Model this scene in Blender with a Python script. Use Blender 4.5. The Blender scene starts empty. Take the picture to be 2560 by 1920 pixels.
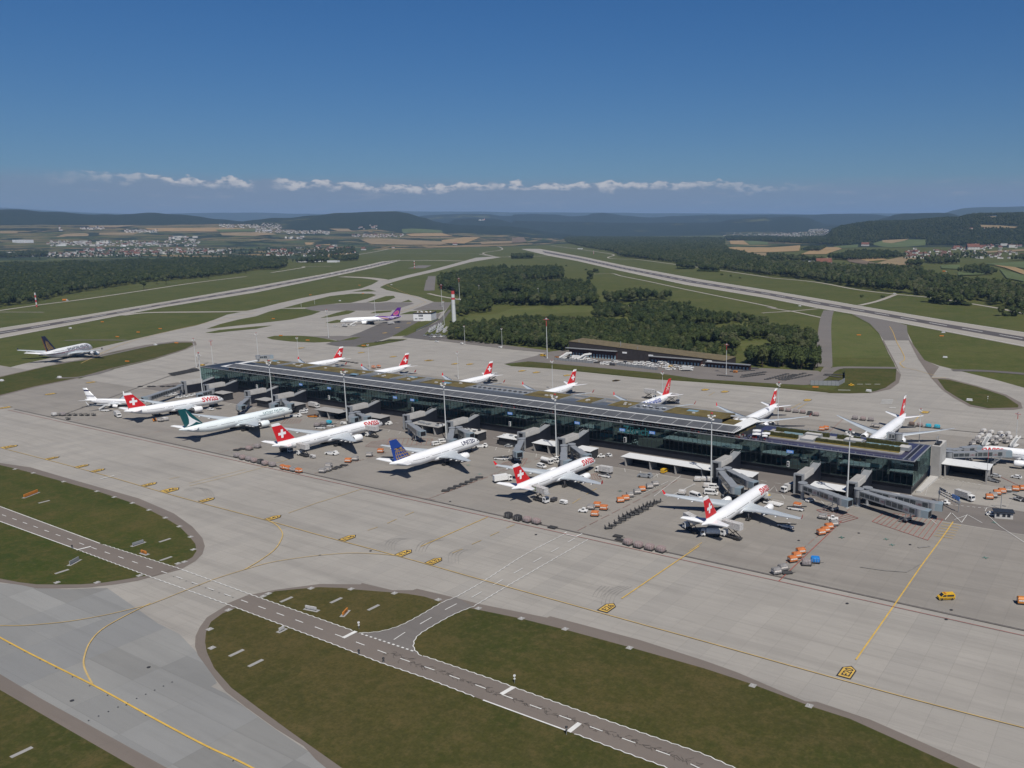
import bpy, bmesh, math, random
from mathutils import Vector, Matrix
random.seed(7)
C = bpy.context.scene
COL = C.collection

# ---------------------------------------------------------------- camera
FPX, CX, CY, PITCH, ROLL, YAW, HC = 2130., 1565., 987., .1968, -.0097, .5590, 116.5
PW, PH = 2560., 1920.
_fw = Vector((0, math.cos(PITCH), -math.sin(PITCH))); _up = Vector((0, math.sin(PITCH), math.cos(PITCH))); _rt = Vector((1, 0, 0))
_r = _rt*math.cos(ROLL) + _up*math.sin(ROLL); _u = -_rt*math.sin(ROLL) + _up*math.cos(ROLL)
_RZ = Matrix.Rotation(YAW, 3, 'Z')
CR, CU, CF = _RZ @ _r, _RZ @ _u, _RZ @ _fw
CAM = Vector((0, 0, HC))
cd = bpy.data.cameras.new('camera'); cam = bpy.data.objects.new('camera', cd); COL.objects.link(cam)
m = Matrix.Identity(4)
for i in range(3):
    m[i][0] = CR[i]; m[i][1] = CU[i]; m[i][2] = -CF[i]; m[i][3] = CAM[i]
cam.matrix_world = m
cd.sensor_fit = 'HORIZONTAL'; cd.sensor_width = 36.0; cd.lens = 36.0*FPX/PW
cd.shift_x = (PW/2 - CX)/PW; cd.shift_y = (CY - PH/2)/PW
cd.clip_start = 1.0; cd.clip_end = 200000.0
C.camera = cam
C.render.resolution_x = 1024; C.render.resolution_y = 768

# ---------------------------------------------------------------- sky, sun, exposure
SUN = Vector((.58, -.47, 1.0)).normalized()
elev = math.asin(SUN.z); az = math.atan2(SUN.x, SUN.y)
W = bpy.data.worlds.new('World'); C.world = W; W.use_nodes = True
nt = W.node_tree; nt.nodes.clear()
def wn(t, **k):
    n = nt.nodes.new(t)
    for a, v in k.items(): setattr(n, a, v)
    return n
def wl(a, b): nt.links.new(a, b)
out = wn('ShaderNodeOutputWorld'); bg = wn('ShaderNodeBackground')
sky = wn('ShaderNodeTexSky', sky_type='NISHITA', sun_disc=False)
sky.sun_elevation = elev; sky.sun_rotation = az; sky.altitude = 600; sky.air_density = 1.0; sky.dust_density = 0.4; sky.ozone_density = 3.0
bg.inputs['Strength'].default_value = 0.078
# clouds far off over the horizon, by direction
tc = wn('ShaderNodeTexCoord'); sep = wn('ShaderNodeSeparateXYZ'); wl(tc.outputs['Generated'], sep.inputs[0])
def mth(op, a, b=None, c=None, clamp=False):
    n = wn('ShaderNodeMath', operation=op, use_clamp=clamp)
    for i, v in enumerate((a, b, c)):
        if v is None: continue
        if isinstance(v, (int, float)): n.inputs[i].default_value = v
        else: wl(v, n.inputs[i])
    return n.outputs[0]
hl = mth('SQRT', mth('ADD', mth('MULTIPLY', sep.outputs[0], sep.outputs[0]), mth('MULTIPLY', sep.outputs[1], sep.outputs[1])))
azm = mth('ARCTAN2', sep.outputs[0], sep.outputs[1])
el0 = mth('DIVIDE', sep.outputs[2], hl)          # tan elevation
el = mth('ADD', el0, mth('MULTIPLY', mth('ADD', azm, .559), .0115))   # the cloud deck sinks towards the left, farther off
def cxyz(x, y, z=0.0):
    n = wn('ShaderNodeCombineXYZ')
    for i, v in enumerate((x, y, z)):
        if isinstance(v, (int, float)): n.inputs[i].default_value = v
        else: wl(v, n.inputs[i])
    return n.outputs[0]
def noise(vec, scale, detail, rough=.55, dist=0.0):
    n = wn('ShaderNodeTexNoise'); wl(vec, n.inputs['Vector']); n.inputs['Scale'].default_value = scale
    n.inputs['Detail'].default_value = detail; n.inputs['Roughness'].default_value = rough; n.inputs['Distortion'].default_value = dist
    return n.outputs['Fac']
def ramp(v, a, b):
    n = wn('ShaderNodeMapRange', interpolation_type='SMOOTHSTEP'); wl(v, n.inputs[0]) if not isinstance(v, float) else None
    n.inputs[1].default_value = a; n.inputs[2].default_value = b
    return n.outputs[0]
def mixc(f, a, b):
    n = wn('ShaderNodeMix', data_type='RGBA')
    wl(f, n.inputs[0]) if not isinstance(f, float) else setattr(n.inputs[0], 'default_value', f)
    for i, v in ((6, a), (7, b)):
        if isinstance(v, tuple): n.inputs[i].default_value = (*v, 1)
        else: wl(v, n.inputs[i])
    return n.outputs[2]
# cumulus tops: height of the bank varies with azimuth, billowy detail
big = noise(cxyz(azm, 0.0, 3.3), 7.0, 2.5)
bil = noise(cxyz(azm, mth('MULTIPLY', el, 1.7), 1.7), 38.0, 6.0, .55)
lum = noise(cxyz(azm, mth('MULTIPLY', el, 2.2), 7.7), 80.0, 4.0, .5)
side = mth('MULTIPLY', ramp(azm, -1.16, -1.02), mth('SUBTRACT', 1.0, ramp(azm, -.56, -.30)))
top = mth('ADD', 0.0455, mth('ADD', mth('MULTIPLY', mth('SUBTRACT', big, .45), .020), mth('MULTIPLY', mth('SUBTRACT', bil, .5), .025)))
d = mth('SUBTRACT', top, el)
edge = ramp(d, 0.0, 0.0024)
cum = mth('MULTIPLY', edge, side)
lit = mth('SUBTRACT', 1.0, ramp(d, 0.0036, 0.0105))
lit = mth('MULTIPLY', lit, ramp(lum, .34, .56))
base_b = mth('SUBTRACT', 1.0, ramp(el, 0.036, 0.056))
streak = noise(cxyz(azm, mth('MULTIPLY', el, 6.0), 2.2), 22.0, 5.0, .6)
puff = mth('MULTIPLY', mth('MULTIPLY', ramp(streak, .56, .72), base_b), ramp(el, .004, .016))
hsv = wn('ShaderNodeHueSaturation'); wl(sky.outputs[0], hsv.inputs['Color']); hsv.inputs['Saturation'].default_value = 1.08; hsv.inputs['Value'].default_value = 1.0; hsv.inputs['Hue'].default_value = .497
gain = wn('ShaderNodeMapRange', interpolation_type='SMOOTHSTEP'); wl(el0, gain.inputs[0]); gain.inputs[1].default_value = 0.0; gain.inputs[2].default_value = .30
skt0 = mixc(gain.outputs[0], (.34, .48, .66), (.25, .52, .80))                     # a deep, polarised blue
zen = wn('ShaderNodeMapRange', interpolation_type='SMOOTHSTEP'); wl(el0, zen.inputs[0]); zen.inputs[1].default_value = .45; zen.inputs[2].default_value = 1.3
skt = mixc(zen.outputs[0], skt0, (.11, .24, .42))
mul = wn('ShaderNodeMix', data_type='RGBA', blend_type='MULTIPLY'); mul.inputs[0].default_value = 1.0; wl(hsv.outputs[0], mul.inputs[6]); wl(skt, mul.inputs[7])
deck = mixc(mth('MULTIPLY', base_b, .80), mul.outputs[2], (2.45, 3.25, 4.5))
deck = mixc(mth('MULTIPLY', cum, .72), deck, (2.7, 3.4, 4.5))
deck = mixc(mth('MULTIPLY', puff, .38), deck, (4.4, 4.6, 5.2))
gapn = ramp(noise(cxyz(azm, 0.0, 9.1), 13.0, 2.0), .27, .43)
skyc = mixc(mth('MULTIPLY', mth('MULTIPLY', mth('MULTIPLY', cum, lit), gapn), .88), deck, (8.4, 8.1, 7.9))
wl(skyc, bg.inputs['Color']); wl(bg.outputs[0], out.inputs[0])
sd = bpy.data.lights.new('sun', 'SUN'); so = bpy.data.objects.new('sun', sd); COL.objects.link(so)
sd.energy = 4.9; sd.angle = math.radians(.53); sd.color = (1.0, .945, .865)
so.rotation_euler = SUN.to_track_quat('Z', 'Y').to_euler(); so.location = (0, 0, 400)
C.view_settings.view_transform = 'Standard'; C.view_settings.look = 'None'; C.view_settings.exposure = 0.0; C.view_settings.gamma = 1.0
C.cycles.use_denoising = True; C.cycles.max_bounces = 6; C.cycles.transparent_max_bounces = 8; C.cycles.diffuse_bounces = 2; C.cycles.glossy_bounces = 3; C.cycles.transmission_bounces = 3; C.cycles.volume_bounces = 0
C.cycles.caustics_reflective = False; C.cycles.caustics_refractive = False

# ---------------------------------------------------------------- pixel of the photograph -> point of the place
S_, S2 = 640/2212., 800/2212.
TILE = {'a': (0, 800, S_), 'b': (500, 820, S_), 'c': (1000, 820, S_), 'd': (1500, 900, S_), 'e': (1920, 900, S_), 'f': (0, 420, S_), 'h': (640, 420, S_),
        'i': (1280, 420, S_), 'j': (1920, 420, S_), 'k': (0, 1100, S2), 'l': (800, 1100, S2), 'm': (1760, 1200, S2), 'n': (0, 1320, S2), 'p': (0, 0, 1.0),
        'D': (0, 0, 2560/2212.), 'q': (1200, 1500, 560/2212.), 'w': (1380, 800, 760/2212.), 'v': (2000, 1140, 560/2212.), 'u': (60, 900, 560/2212.), 's': (1600, 1140, 480/2212.), 'z': (1040, 760, 140/2212.), 'y': (820, 740, 280/2212.), 'x': (2300, 1000, 260/2212.)}
def px(t, x, y):
    o = TILE[t]; return o[0] + x*o[2], o[1] + y*o[2]
def ray(t, x, y):
    X, Y = px(t, x, y); return CF + CR*((X - CX)/FPX) - CU*((Y - CY)/FPX)
def at(t, x, y, z=0.0):
    d = ray(t, x, y); return CAM + d*((z - HC)/d.z)
def ats(s, z=0.0):
    """'t x,y x,y | t x,y' -> list of ground points"""
    o = []
    for seg in s.split('|'):
        w = seg.split()
        for p in w[1:]:
            a, b = p.split(','); o.append(at(w[0], float(a), float(b), z))
    return o
def far(t, x, y, dist):
    """point on the sight line at a horizontal distance (for hills)"""
    d = ray(t, x, y); k = dist/math.hypot(d.x, d.y); return CAM + d*k

# ---------------------------------------------------------------- materials
MATS = {}
def mat(name, col, rough=.6, metal=0.0, var=.06, scale=.6, spec=.4, emit=None):
    if name in MATS: return MATS[name]
    M = bpy.data.materials.new(name); M.use_nodes = True; t = M.node_tree; b = t.nodes['Principled BSDF']
    b.inputs['Roughness'].default_value = rough; b.inputs['Metallic'].default_value = metal; b.inputs['Specular IOR Level'].default_value = spec
    if var > 0:
        tcn = t.nodes.new('ShaderNodeTexCoord'); n = t.nodes.new('ShaderNodeTexNoise'); n.inputs['Scale'].default_value = scale; n.inputs['Detail'].default_value = 4
        t.links.new(tcn.outputs['Object'], n.inputs['Vector'])
        mr = t.nodes.new('ShaderNodeMapRange'); mr.inputs[1].default_value = .3; mr.inputs[2].default_value = .7; mr.inputs[3].default_value = 1 - var; mr.inputs[4].default_value = 1 + var
        t.links.new(n.outputs['Fac'], mr.inputs[0])
        mx = t.nodes.new('ShaderNodeVectorMath'); mx.operation = 'SCALE'; mx.inputs[0].default_value = col; t.links.new(mr.outputs[0], mx.inputs['Scale'])
        t.links.new(mx.outputs[0], b.inputs['Base Color'])
    else: b.inputs['Base Color'].default_value = (*col, 1)
    if emit: b.inputs['Emission Color'].default_value = (*emit[0], 1); b.inputs['Emission Strength'].default_value = emit[1]
    MATS[name] = M; return M
class NB:
    """small node-tree builder for the ground materials"""
    def __init__(s, name, rough=.9):
        s.M = bpy.data.materials.new(name); s.M.use_nodes = True; s.t = s.M.node_tree; s.b = s.t.nodes['Principled BSDF']
        s.b.inputs['Roughness'].default_value = rough; s.b.inputs['Specular IOR Level'].default_value = .2; MATS[name] = s.M
        s.co = s.t.nodes.new('ShaderNodeTexCoord').outputs['Object']
    def n(s, k, **a):
        o = s.t.nodes.new(k)
        for x, y in a.items(): setattr(o, x, y)
        return o
    def l(s, a, b): s.t.links.new(a, b)
    def map(s, scale, rot=0.0):
        o = s.n('ShaderNodeMapping'); o.inputs['Scale'].default_value = scale; o.inputs['Rotation'].default_value = (0, 0, rot); s.l(s.co, o.inputs[0]); return o.outputs[0]
    def noise(s, vec, scale, detail=5, rough=.6):
        o = s.n('ShaderNodeTexNoise'); s.l(vec, o.inputs['Vector']); o.inputs['Scale'].default_value = scale; o.inputs['Detail'].default_value = detail; o.inputs['Roughness'].default_value = rough; return o.outputs['Fac']
    def rng(s, v, a, b, c=0.0, d=1.0):
        o = s.n('ShaderNodeMapRange'); s.l(v, o.inputs[0])
        for i, q in enumerate((a, b, c, d)): o.inputs[i+1].default_value = q
        return o.outputs[0]
    def mix(s, f, a, b, mode='MIX'):
        o = s.n('ShaderNodeMix', data_type='RGBA', blend_type=mode)
        if isinstance(f, float): o.inputs[0].default_value = f
        else: s.l(f, o.inputs[0])
        for i, v in ((6, a), (7, b)):
            if isinstance(v, tuple): o.inputs[i].default_value = (*v, 1)
            else: s.l(v, o.inputs[i])
        return o.outputs[2]
    def m(s, op, a, b, clamp=False):
        o = s.n('ShaderNodeMath', operation=op, use_clamp=clamp)
        for i, v in enumerate((a, b)):
            if isinstance(v, (int, float)): o.inputs[i].default_value = v
            else: s.l(v, o.inputs[i])
        return o.outputs[0]
    def grid(s, wx, wy, w, rot=0.0):
        """dark joint mask of a slab grid and a per-slab random value"""
        v = s.map((1/wx, 1/wy, 1), rot); se = s.n('ShaderNodeSeparateXYZ'); s.l(v, se.inputs[0])
        fx = s.m('FRACT', se.outputs[0], 0); fy = s.m('FRACT', se.outputs[1], 0)
        jx = s.m('LESS_THAN', fx, w/wx); jy = s.m('LESS_THAN', fy, w/wy)
        fl = s.n('ShaderNodeVectorMath', operation='FLOOR'); s.l(v, fl.inputs[0])
        wnn = s.n('ShaderNodeTexWhiteNoise', noise_dimensions='2D'); s.l(fl.outputs[0], wnn.inputs['Vector'])
        return s.m('MAXIMUM', jx, jy), wnn.outputs['Value']
    def done(s, col, bump=None):
        s.l(col, s.b.inputs['Base Color']); return s.M

def grass_mat(name, a, b, c, d, stripes=True, rot=0.0):
    g = NB(name, .95)
    n1 = g.noise(g.co, .012, 6, .6); n2 = g.noise(g.co, .09, 6, .7); n3 = g.noise(g.co, 1.3, 4, .7)
    st = g.noise(g.map((.006, .09, 1), rot), 1.0, 4, .6)
    col = g.mix(g.rng(n1, .40, .60), a, b); col = g.mix(g.rng(n2, .48, .68, 0, .85), col, c); n5 = g.noise(g.co, .035, 6, .7); col = g.mix(g.rng(n5, .52, .64, 0, .6), col, (a[0]*.72, a[1]*.80, a[2]*.7))
    col = g.mix(g.rng(st, .45, .75, 0, .55), col, d)
    n4 = g.noise(g.map((.05, .012, 1), rot+.5), 1.0, 5, .65)
    col = g.mix(g.rng(n4, .5, .75, 0, .5), col, c)
    col = g.mix(g.rng(n3, .35, .70, .0, .55), col, (a[0]*.5, a[1]*.52, a[2]*.5))
    n6 = g.noise(g.co, .42, 5, .75); col = g.mix(g.rng(n6, .50, .70, 0, .60), col, c); col = g.mix(g.rng(n6, .30, .46, .50, 0), col, (a[0]*.62, a[1]*.70, a[2]*.6))
    fl = g.noise(g.co, 5.5, 2, .5); col = g.mix(g.rng(fl, .74, .80, 0, .5), col, (.22, .22, .14))
    return g.done(col)
grass_mat('grass', (.040, .056, .008), (.066, .068, .014), (.098, .078, .026), (.094, .080, .026))
grass_mat('grass_dry', (.044, .052, .010), (.074, .062, .018), (.104, .080, .030), (.060, .052, .016))
grass_mat('meadow', (.075, .098, .022), (.105, .118, .034), (.130, .118, .044), (.105, .100, .040), rot=.75)
grass_mat('airfield_grass', (.060, .078, .014), (.084, .094, .022), (.118, .104, .036), (.056, .068, .014), rot=-.75)
def concrete_mat(name, base, tint, wx, wy, w, rot, stain, panel=.10, streakdir=True, blotch=.5):
    g = NB(name, .85)
    j, r = g.grid(wx, wy, w, rot); j2, r2 = g.grid(wx*2, wy*3, w, rot)
    j3, r3 = g.grid(wx*1.0, wy*9, w, rot)
    n1 = g.noise(g.co, .02, 6, .62); n2 = g.noise(g.co, .35, 6, .7)
    st = g.noise(g.map((.008, .12, 1) if streakdir else (.05, .05, 1), rot), 1.0, 5, .62)
    st2 = g.noise(g.map((.035, .7, 1), rot), 1.0, 4, .6)
    col = g.mix(g.rng(n1, .3, .7), base, tint)
    col = g.mix(g.rng(r, 0, 1, 0, panel), col, (base[0]*.62, base[1]*.62, base[2]*.62)); col = g.mix(g.rng(r3, .6, 1, 0, panel*1.5), col, (base[0]*.72, base[1]*.74, base[2]*.78))
    col = g.mix(g.rng(st, .48, .78, 0, stain), col, (base[0]*.45, base[1]*.45, base[2]*.46))
    col = g.mix(g.rng(st2, .5, .8, 0, stain*.7), col, (base[0]*.5, base[1]*.5, base[2]*.5))
    col = g.mix(g.rng(n2, .55, .85, 0, blotch*.5), col, (base[0]*.55, base[1]*.55, base[2]*.55))
    big = g.noise(g.co, .055, 5, .6); col = g.mix(g.rng(big, .56, .74, 0, blotch*.42), col, (base[0]*.62, base[1]*.61, base[2]*.60))
    col = g.mix(g.rng(big, .30, .42, blotch*.22, 0), col, (min(1, base[0]*1.35), min(1, base[1]*1.35), min(1, base[2]*1.33)))
    fine = g.noise(g.co, 3.0, 4, .7); col = g.mix(g.rng(fine, .3, .75, 0, .13), col, (base[0]*.5, base[1]*.5, base[2]*.5))
    col = g.mix(g.m('MULTIPLY', j, .26), col, (base[0]*.35, base[1]*.35, base[2]*.35))
    return g.done(col)
concrete_mat('apron_concrete', (.345, .326, .296), (.300, .284, .260), 7.5, 7.5, .14, 0, .46, .16)
concrete_mat('stand_concrete', (.278, .258, .232), (.245, .230, .208), 7.5, 7.5, .12, 0, .40, .14, True, .75)
concrete_mat('taxiway_concrete', (.280, .280, .270), (.250, .252, .245), 22.0, 7.5, .13, 0, .34, .75, True, .40)
concrete_mat('far_concrete', (.35, .325, .285), (.31, .290, .258), 9, 9, .01, -.9, .35, .06)
concrete_mat('asphalt', (.175, .160, .148), (.155, .144, .136), 40, 60, .12, .1, .30, .06, True, .5)
concrete_mat('asphalt_dark', (.135, .125, .118), (.115, .108, .104), 30, 30, .10, 0, .35, .10, True, .6)
concrete_mat('asphalt_old', (.182, .156, .136), (.160, .138, .122), 45, 80, .1, .72, .25, .06, True, .4)
concrete_mat('runway_rubber', (.085, .076, .078), (.110, .100, .098), 60, 60, .01, -.77, .45, .05)
concrete_mat('yard_asphalt', (.19, .172, .158), (.165, .15, .14), 25, 25, .1, 0, .3, .08, True, .6)

# ---------------------------------------------------------------- mesh builder
class MB:
    def __init__(s): s.v = []; s.f = []; s.mi = []; s.sm = []
    def add(s, vs, fs, mi=0, smooth=False):
        o = len(s.v); s.v += [tuple(p) for p in vs]
        for f in fs: s.f.append([i+o for i in f]); s.mi.append(mi); s.sm.append(smooth)
        return s
    def box(s, x0, x1, y0, y1, z0, z1, mi=0, rz=0.0, c=None):
        P = [(x0, y0, z0), (x1, y0, z0), (x1, y1, z0), (x0, y1, z0), (x0, y0, z1), (x1, y0, z1), (x1, y1, z1), (x0, y1, z1)]
        if rz:
            cx, cy = c if c else ((x0+x1)/2, (y0+y1)/2); k, q = math.cos(rz), math.sin(rz)
            P = [(cx+(x-cx)*k-(y-cy)*q, cy+(x-cx)*q+(y-cy)*k, z) for x, y, z in P]
        return s.add(P, [(0, 3, 2, 1), (4, 5, 6, 7), (0, 1, 5, 4), (1, 2, 6, 5), (2, 3, 7, 6), (3, 0, 4, 7)], mi)
    def hexa(s, P, mi=0):
        """eight corners: bottom four, top four"""
        return s.add(P, [(0, 3, 2, 1), (4, 5, 6, 7), (0, 1, 5, 4), (1, 2, 6, 5), (2, 3, 7, 6), (3, 0, 4, 7)], mi)
    def prism(s, poly, z0, z1, mi=0, axis='z'):
        n = len(poly)
        A = [(x, y, z0) for x, y in poly] + [(x, y, z1) for x, y in poly]
        if axis == 'y': A = [(x, z, y) for x, y, z in A]
        if axis == 'x': A = [(z, x, y) for x, y, z in A]
        F = [tuple(range(n-1, -1, -1)), tuple(range(n, 2*n))] + [(i, (i+1) % n, n+(i+1) % n, n+i) for i in range(n)]
        return s.add(A, F, mi)
    def tube(s, p0, p1, r0, r1=None, n=8, mi=0, caps=True, smooth=True):
        p0, p1 = Vector(p0), Vector(p1); r1 = r0 if r1 is None else r1
        d = (p1-p0).normalized(); a = d.orthogonal().normalized(); b = d.cross(a)
        A = []
        for p, r in ((p0, r0), (p1, r1)):
            for i in range(n):
                t = 2*math.pi*i/n; A.append(p + a*(r*math.cos(t)) + b*(r*math.sin(t)))
        s.add(A, [(i, (i+1) % n, n+(i+1) % n, n+i) for i in range(n)], mi, smooth)
        if caps: s.add(A[:n], [tuple(range(n-1, -1, -1))], mi); s.add(A[n:], [tuple(range(n))], mi)
        return s
    def bar(s, p0, p1, w, h=None, mi=0):
        p0, p1 = Vector(p0), Vector(p1); h = h or w; d = (p1-p0).normalized()
        a = d.cross(Vector((0, 0, 1)));  a = a.normalized() if a.length > 1e-4 else Vector((1, 0, 0)); b = a.cross(d).normalized()
        P = [p+a*x*w/2+b*y*h/2 for p in (p0, p1) for x, y in ((-1, -1), (1, -1), (1, 1), (-1, 1))]
        return s.hexa(P, mi)
    def loft(s, secs, mi=0, smooth=True, caps=True, closed=True):
        n = len(secs[0]); A = [p for q in secs for p in q]; F = []
        for k in range(len(secs)-1):
            for i in range(n if closed else n-1): F.append((k*n+i, k*n+(i+1) % n, (k+1)*n+(i+1) % n, (k+1)*n+i))
        s.add(A, F, mi, smooth)
        if caps: s.add(secs[0], [tuple(range(n-1, -1, -1))], mi); s.add(secs[-1], [tuple(range(n))], mi)
        return s
    def build(s, name, mats, parent=None, loc=None):
        me = bpy.data.meshes.new(name); me.from_pydata(s.v, [], s.f)
        for q in (mats if isinstance(mats, (list, tuple)) else [mats]): me.materials.append(MATS[q] if isinstance(q, str) else q)
        me.polygons.foreach_set('material_index', s.mi); me.polygons.foreach_set('use_smooth', s.sm)
        bm = bmesh.new(); bm.from_mesh(me); bmesh.ops.recalc_face_normals(bm, faces=bm.faces[:]); bm.to_mesh(me); bm.free()
        me.update(); o = bpy.data.objects.new(name, me); COL.objects.link(o)
        if parent is not None: o.parent = parent
        if loc is not None: o.location = loc
        return o
def tag(o, label=None, cat=None, group=None, kind=None):
    if label: o['label'] = label
    if cat: o['category'] = cat
    if group: o['group'] = group
    if kind: o['kind'] = kind
    return o
def thing(name, label, cat, loc=(0, 0, 0), rz=0.0, group=None):
    o = bpy.data.objects.new(name, None); COL.objects.link(o); o.empty_display_size = .5; o.location = loc; o.rotation_euler = (0, 0, rz); return tag(o, label, cat, group)
def kids(o): return KID.get(o, [])
def clone(o, loc, rz, label=None, group=None, sc=None):
    r = o.copy(); COL.objects.link(r); r.location = loc; r.rotation_euler = (0, 0, rz)
    if sc: r.scale = (sc, sc, sc) if isinstance(sc, float) else sc
    if label: r['label'] = label
    if group: r['group'] = group
    for ch in list(o.children):
        c = ch.copy(); COL.objects.link(c); c.parent = r
        for g in ch.children: d = g.copy(); COL.objects.link(d); d.parent = c
    return r
ORD = ['first', 'second', 'third', 'fourth', 'fifth', 'sixth', 'seventh', 'eighth', 'ninth', 'tenth', 'eleventh', 'twelfth', 'thirteenth', 'fourteenth', 'fifteenth', 'sixteenth', 'seventeenth', 'eighteenth', 'nineteenth', 'twentieth']
ORD += ['twenty-' + q for q in ORD[:9]] + ['thirtieth'] + ['thirty-' + q for q in ORD[:9]] + ['fortieth'] + ['forty-' + q for q in ORD[:9]] + ['fiftieth'] + ['fifty-' + q for q in ORD[:9]]
def text_mesh(txt, size, bold=0.0):
    cu = bpy.data.curves.new('txt', 'FONT'); cu.body = txt; cu.size = size; cu.offset = bold*size; cu.align_x = 'LEFT'; cu.resolution_u = 3
    o = bpy.data.objects.new('txt', cu); COL.objects.link(o); dg = bpy.context.evaluated_depsgraph_get(); dg.update()
    me = bpy.data.meshes.new_from_object(o.evaluated_get(dg)); bpy.data.objects.remove(o)
    bm = bmesh.new(); bm.from_mesh(me); bmesh.ops.triangulate(bm, faces=bm.faces[:])
    bmesh.ops.remove_doubles(bm, verts=bm.verts[:], dist=1e-4)
    V = [(v.co.x, v.co.y) for v in bm.verts]; F = [tuple(v.index for v in f.verts) for f in bm.faces]; bm.free()
    bpy.data.meshes.remove(me); bpy.data.curves.remove(cu)
    w = max((q[0] for q in V), default=0); return V, F, w
def flat(name, m_, pts, z, kind='structure', parent=None):
    """one flat sheet from an outline"""
    me = bpy.data.meshes.new(name); bm = bmesh.new()
    vs = [bm.verts.new((p[0], p[1], z)) for p in pts]; f = bm.faces.new(vs)
    f.normal_update()
    if f.normal.z < 0: f.normal_flip()
    bmesh.ops.triangulate(bm, faces=[f]); bm.to_mesh(me); bm.free(); me.materials.append(MATS[m_])
    o = bpy.data.objects.new(name, me); COL.objects.link(o)
    if parent: o.parent = parent
    return tag(o, kind=kind) if kind else o
def smooth_line(P, closed=False, n=6):
    """Catmull-Rom through points"""
    P = [Vector((p[0], p[1], 0)) for p in P]; N = len(P); R = []
    for i in range(N if closed else N-1):
        g = lambda k: P[k % N] if closed else P[max(0, min(N-1, k))]
        a, b, c, d = g(i-1), g(i), g(i+1), g(i+2)
        for k in range(n):
            t = k/n; R.append(.5*((2*b)+(c-a)*t+(2*a-5*b+4*c-d)*t*t+(3*b-a-3*c+d)*t**3))
    if not closed: R.append(P[-1])
    return R
LAY = [0]
def lay():
    LAY[0] = (LAY[0]+1) % 61; return LAY[0]*.0006          # every painted stroke lies on its own level
def strip_faces(mb, P, w, z, mi=0, off=0.0):
    """ribbon of width w along polyline P"""
    z += lay()
    P = [Vector((p[0], p[1], 0)) for p in P]; A = []
    for i, p in enumerate(P):
        d = (P[min(i+1, len(P)-1)]-P[max(i-1, 0)]); d.normalize(); nrm = Vector((-d.y, d.x, 0))
        A += [(p.x+nrm.x*(off+w/2), p.y+nrm.y*(off+w/2), z), (p.x+nrm.x*(off-w/2), p.y+nrm.y*(off-w/2), z)]
    mb.add(A, [(2*i, 2*i+1, 2*i+3, 2*i+2) for i in range(len(P)-1)], mi)
def ribbon(name, m_, P, w, z, sm=True):
    mb = MB(); strip_faces(mb, smooth_line(P) if sm else P, w, z); return tag(mb.build(name, m_), kind='structure')
def between(name, m_, A, B, z, n=1):
    """sheet between two polylines with the same number of points"""
    mb = MB(); k = len(A); mb.add([(p[0], p[1], z) for p in A]+[(p[0], p[1], z) for p in B], [(i, i+1, k+i+1, k+i) for i in range(k-1)]); return tag(mb.build(name, m_), kind='structure')
def walk(P, step):
    """points every step metres along polyline, with direction"""
    P = [Vector((p[0], p[1], 0)) for p in P]; out_ = []; rest = 0.0
    for a, b in zip(P, P[1:]):
        L = (b-a).length
        if L < 1e-6: continue
        d = (b-a)/L; t = rest
        while t < L: out_.append((a+d*t, d)); t += step
        rest = t-L
    return out_
# ================================================================ GROUND
mb = MB(); Rg = 45000.0
mb.add([(-Rg, -Rg, 0), (Rg, -Rg, 0), (Rg, Rg, 0), (-Rg, Rg, 0)], [(0, 1, 2, 3)]); tag(mb.build('ground', 'airfield_grass'), kind='structure')
ZC, ZA, ZG, ZR, ZM = .05, .10, .15, .20, .26
# ---- apron and taxiways as one concrete sheet
apron = ats('p -700,1110|a -1500,1000 0,672 300,590 640,520 960,430 1340,340 1600,258 1690,214 1660,190 1500,191 1250,222 1000,272 700,345 400,402 0,492 -900,650 -900,560 0,430 220,375 640,285 1100,180 1400,110|f 1700,1360 1850,1312 1960,1268 2212,1218|h 200,1168 400,1123 650,1076 900,1043 1000,1008 1060,975 1150,965 1300,928 1560,868 1780,808 1900,775 2060,764 2120,770 1850,814 1560,892 1300,952 1130,1002 1070,1030 1130,1055 1250,1080 1400,1110 1540,1158 1690,1160 1640,1235 1600,1300 1560,1345 1450,1440 1500,1490 1660,1492|c 350,112 700,155 1000,190 1290,215 900,312 960,330 1300,352 2212,445|d 900,195 1500,240 2000,285|e 400,285 700,290 870,285 1010,245 1100,190 1110,80 1085,20|j 1040,1600 960,1430 880,1345 760,1280 700,1250 900,1262 1100,1330 1200,1360 1205,1420 1270,1560 1340,1659|e 1480,50 1700,105 2000,180 2212,240 3200,480|m 3400,600 4200,2600 2000,2700 -2500,2700|n -900,2700 -1200,300')
flat('apron', 'apron_concrete', apron, ZC)
# bluish older taxiway at the lower left, asphalt aprons
flat('taxiway', 'taxiway_concrete', ats('n -900,200 -300,372 0,384 190,392 250,420 280,418 480,425 740,415 1090,660 1240,735 1370,870 1430,930 1500,1072 1460,1098 1560,1145 1900,1390 2212,1600 2800,2000 1500,2400 -900,1200'), ZC+.03)
sc = flat('stand_apron', 'stand_concrete', [(-1200, 256), (40, 256), (40, 338), (-1200, 338)], ZC+.02)
flat('service_road', 'yard_asphalt', [(-640, 339), (20, 339), (20, 367), (-640, 367)], ZA)
flat('rear_service_road', 'stand_concrete', [(-640, 398), (60, 398), (60, 486), (-640, 486)], ZC+.02)
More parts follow.
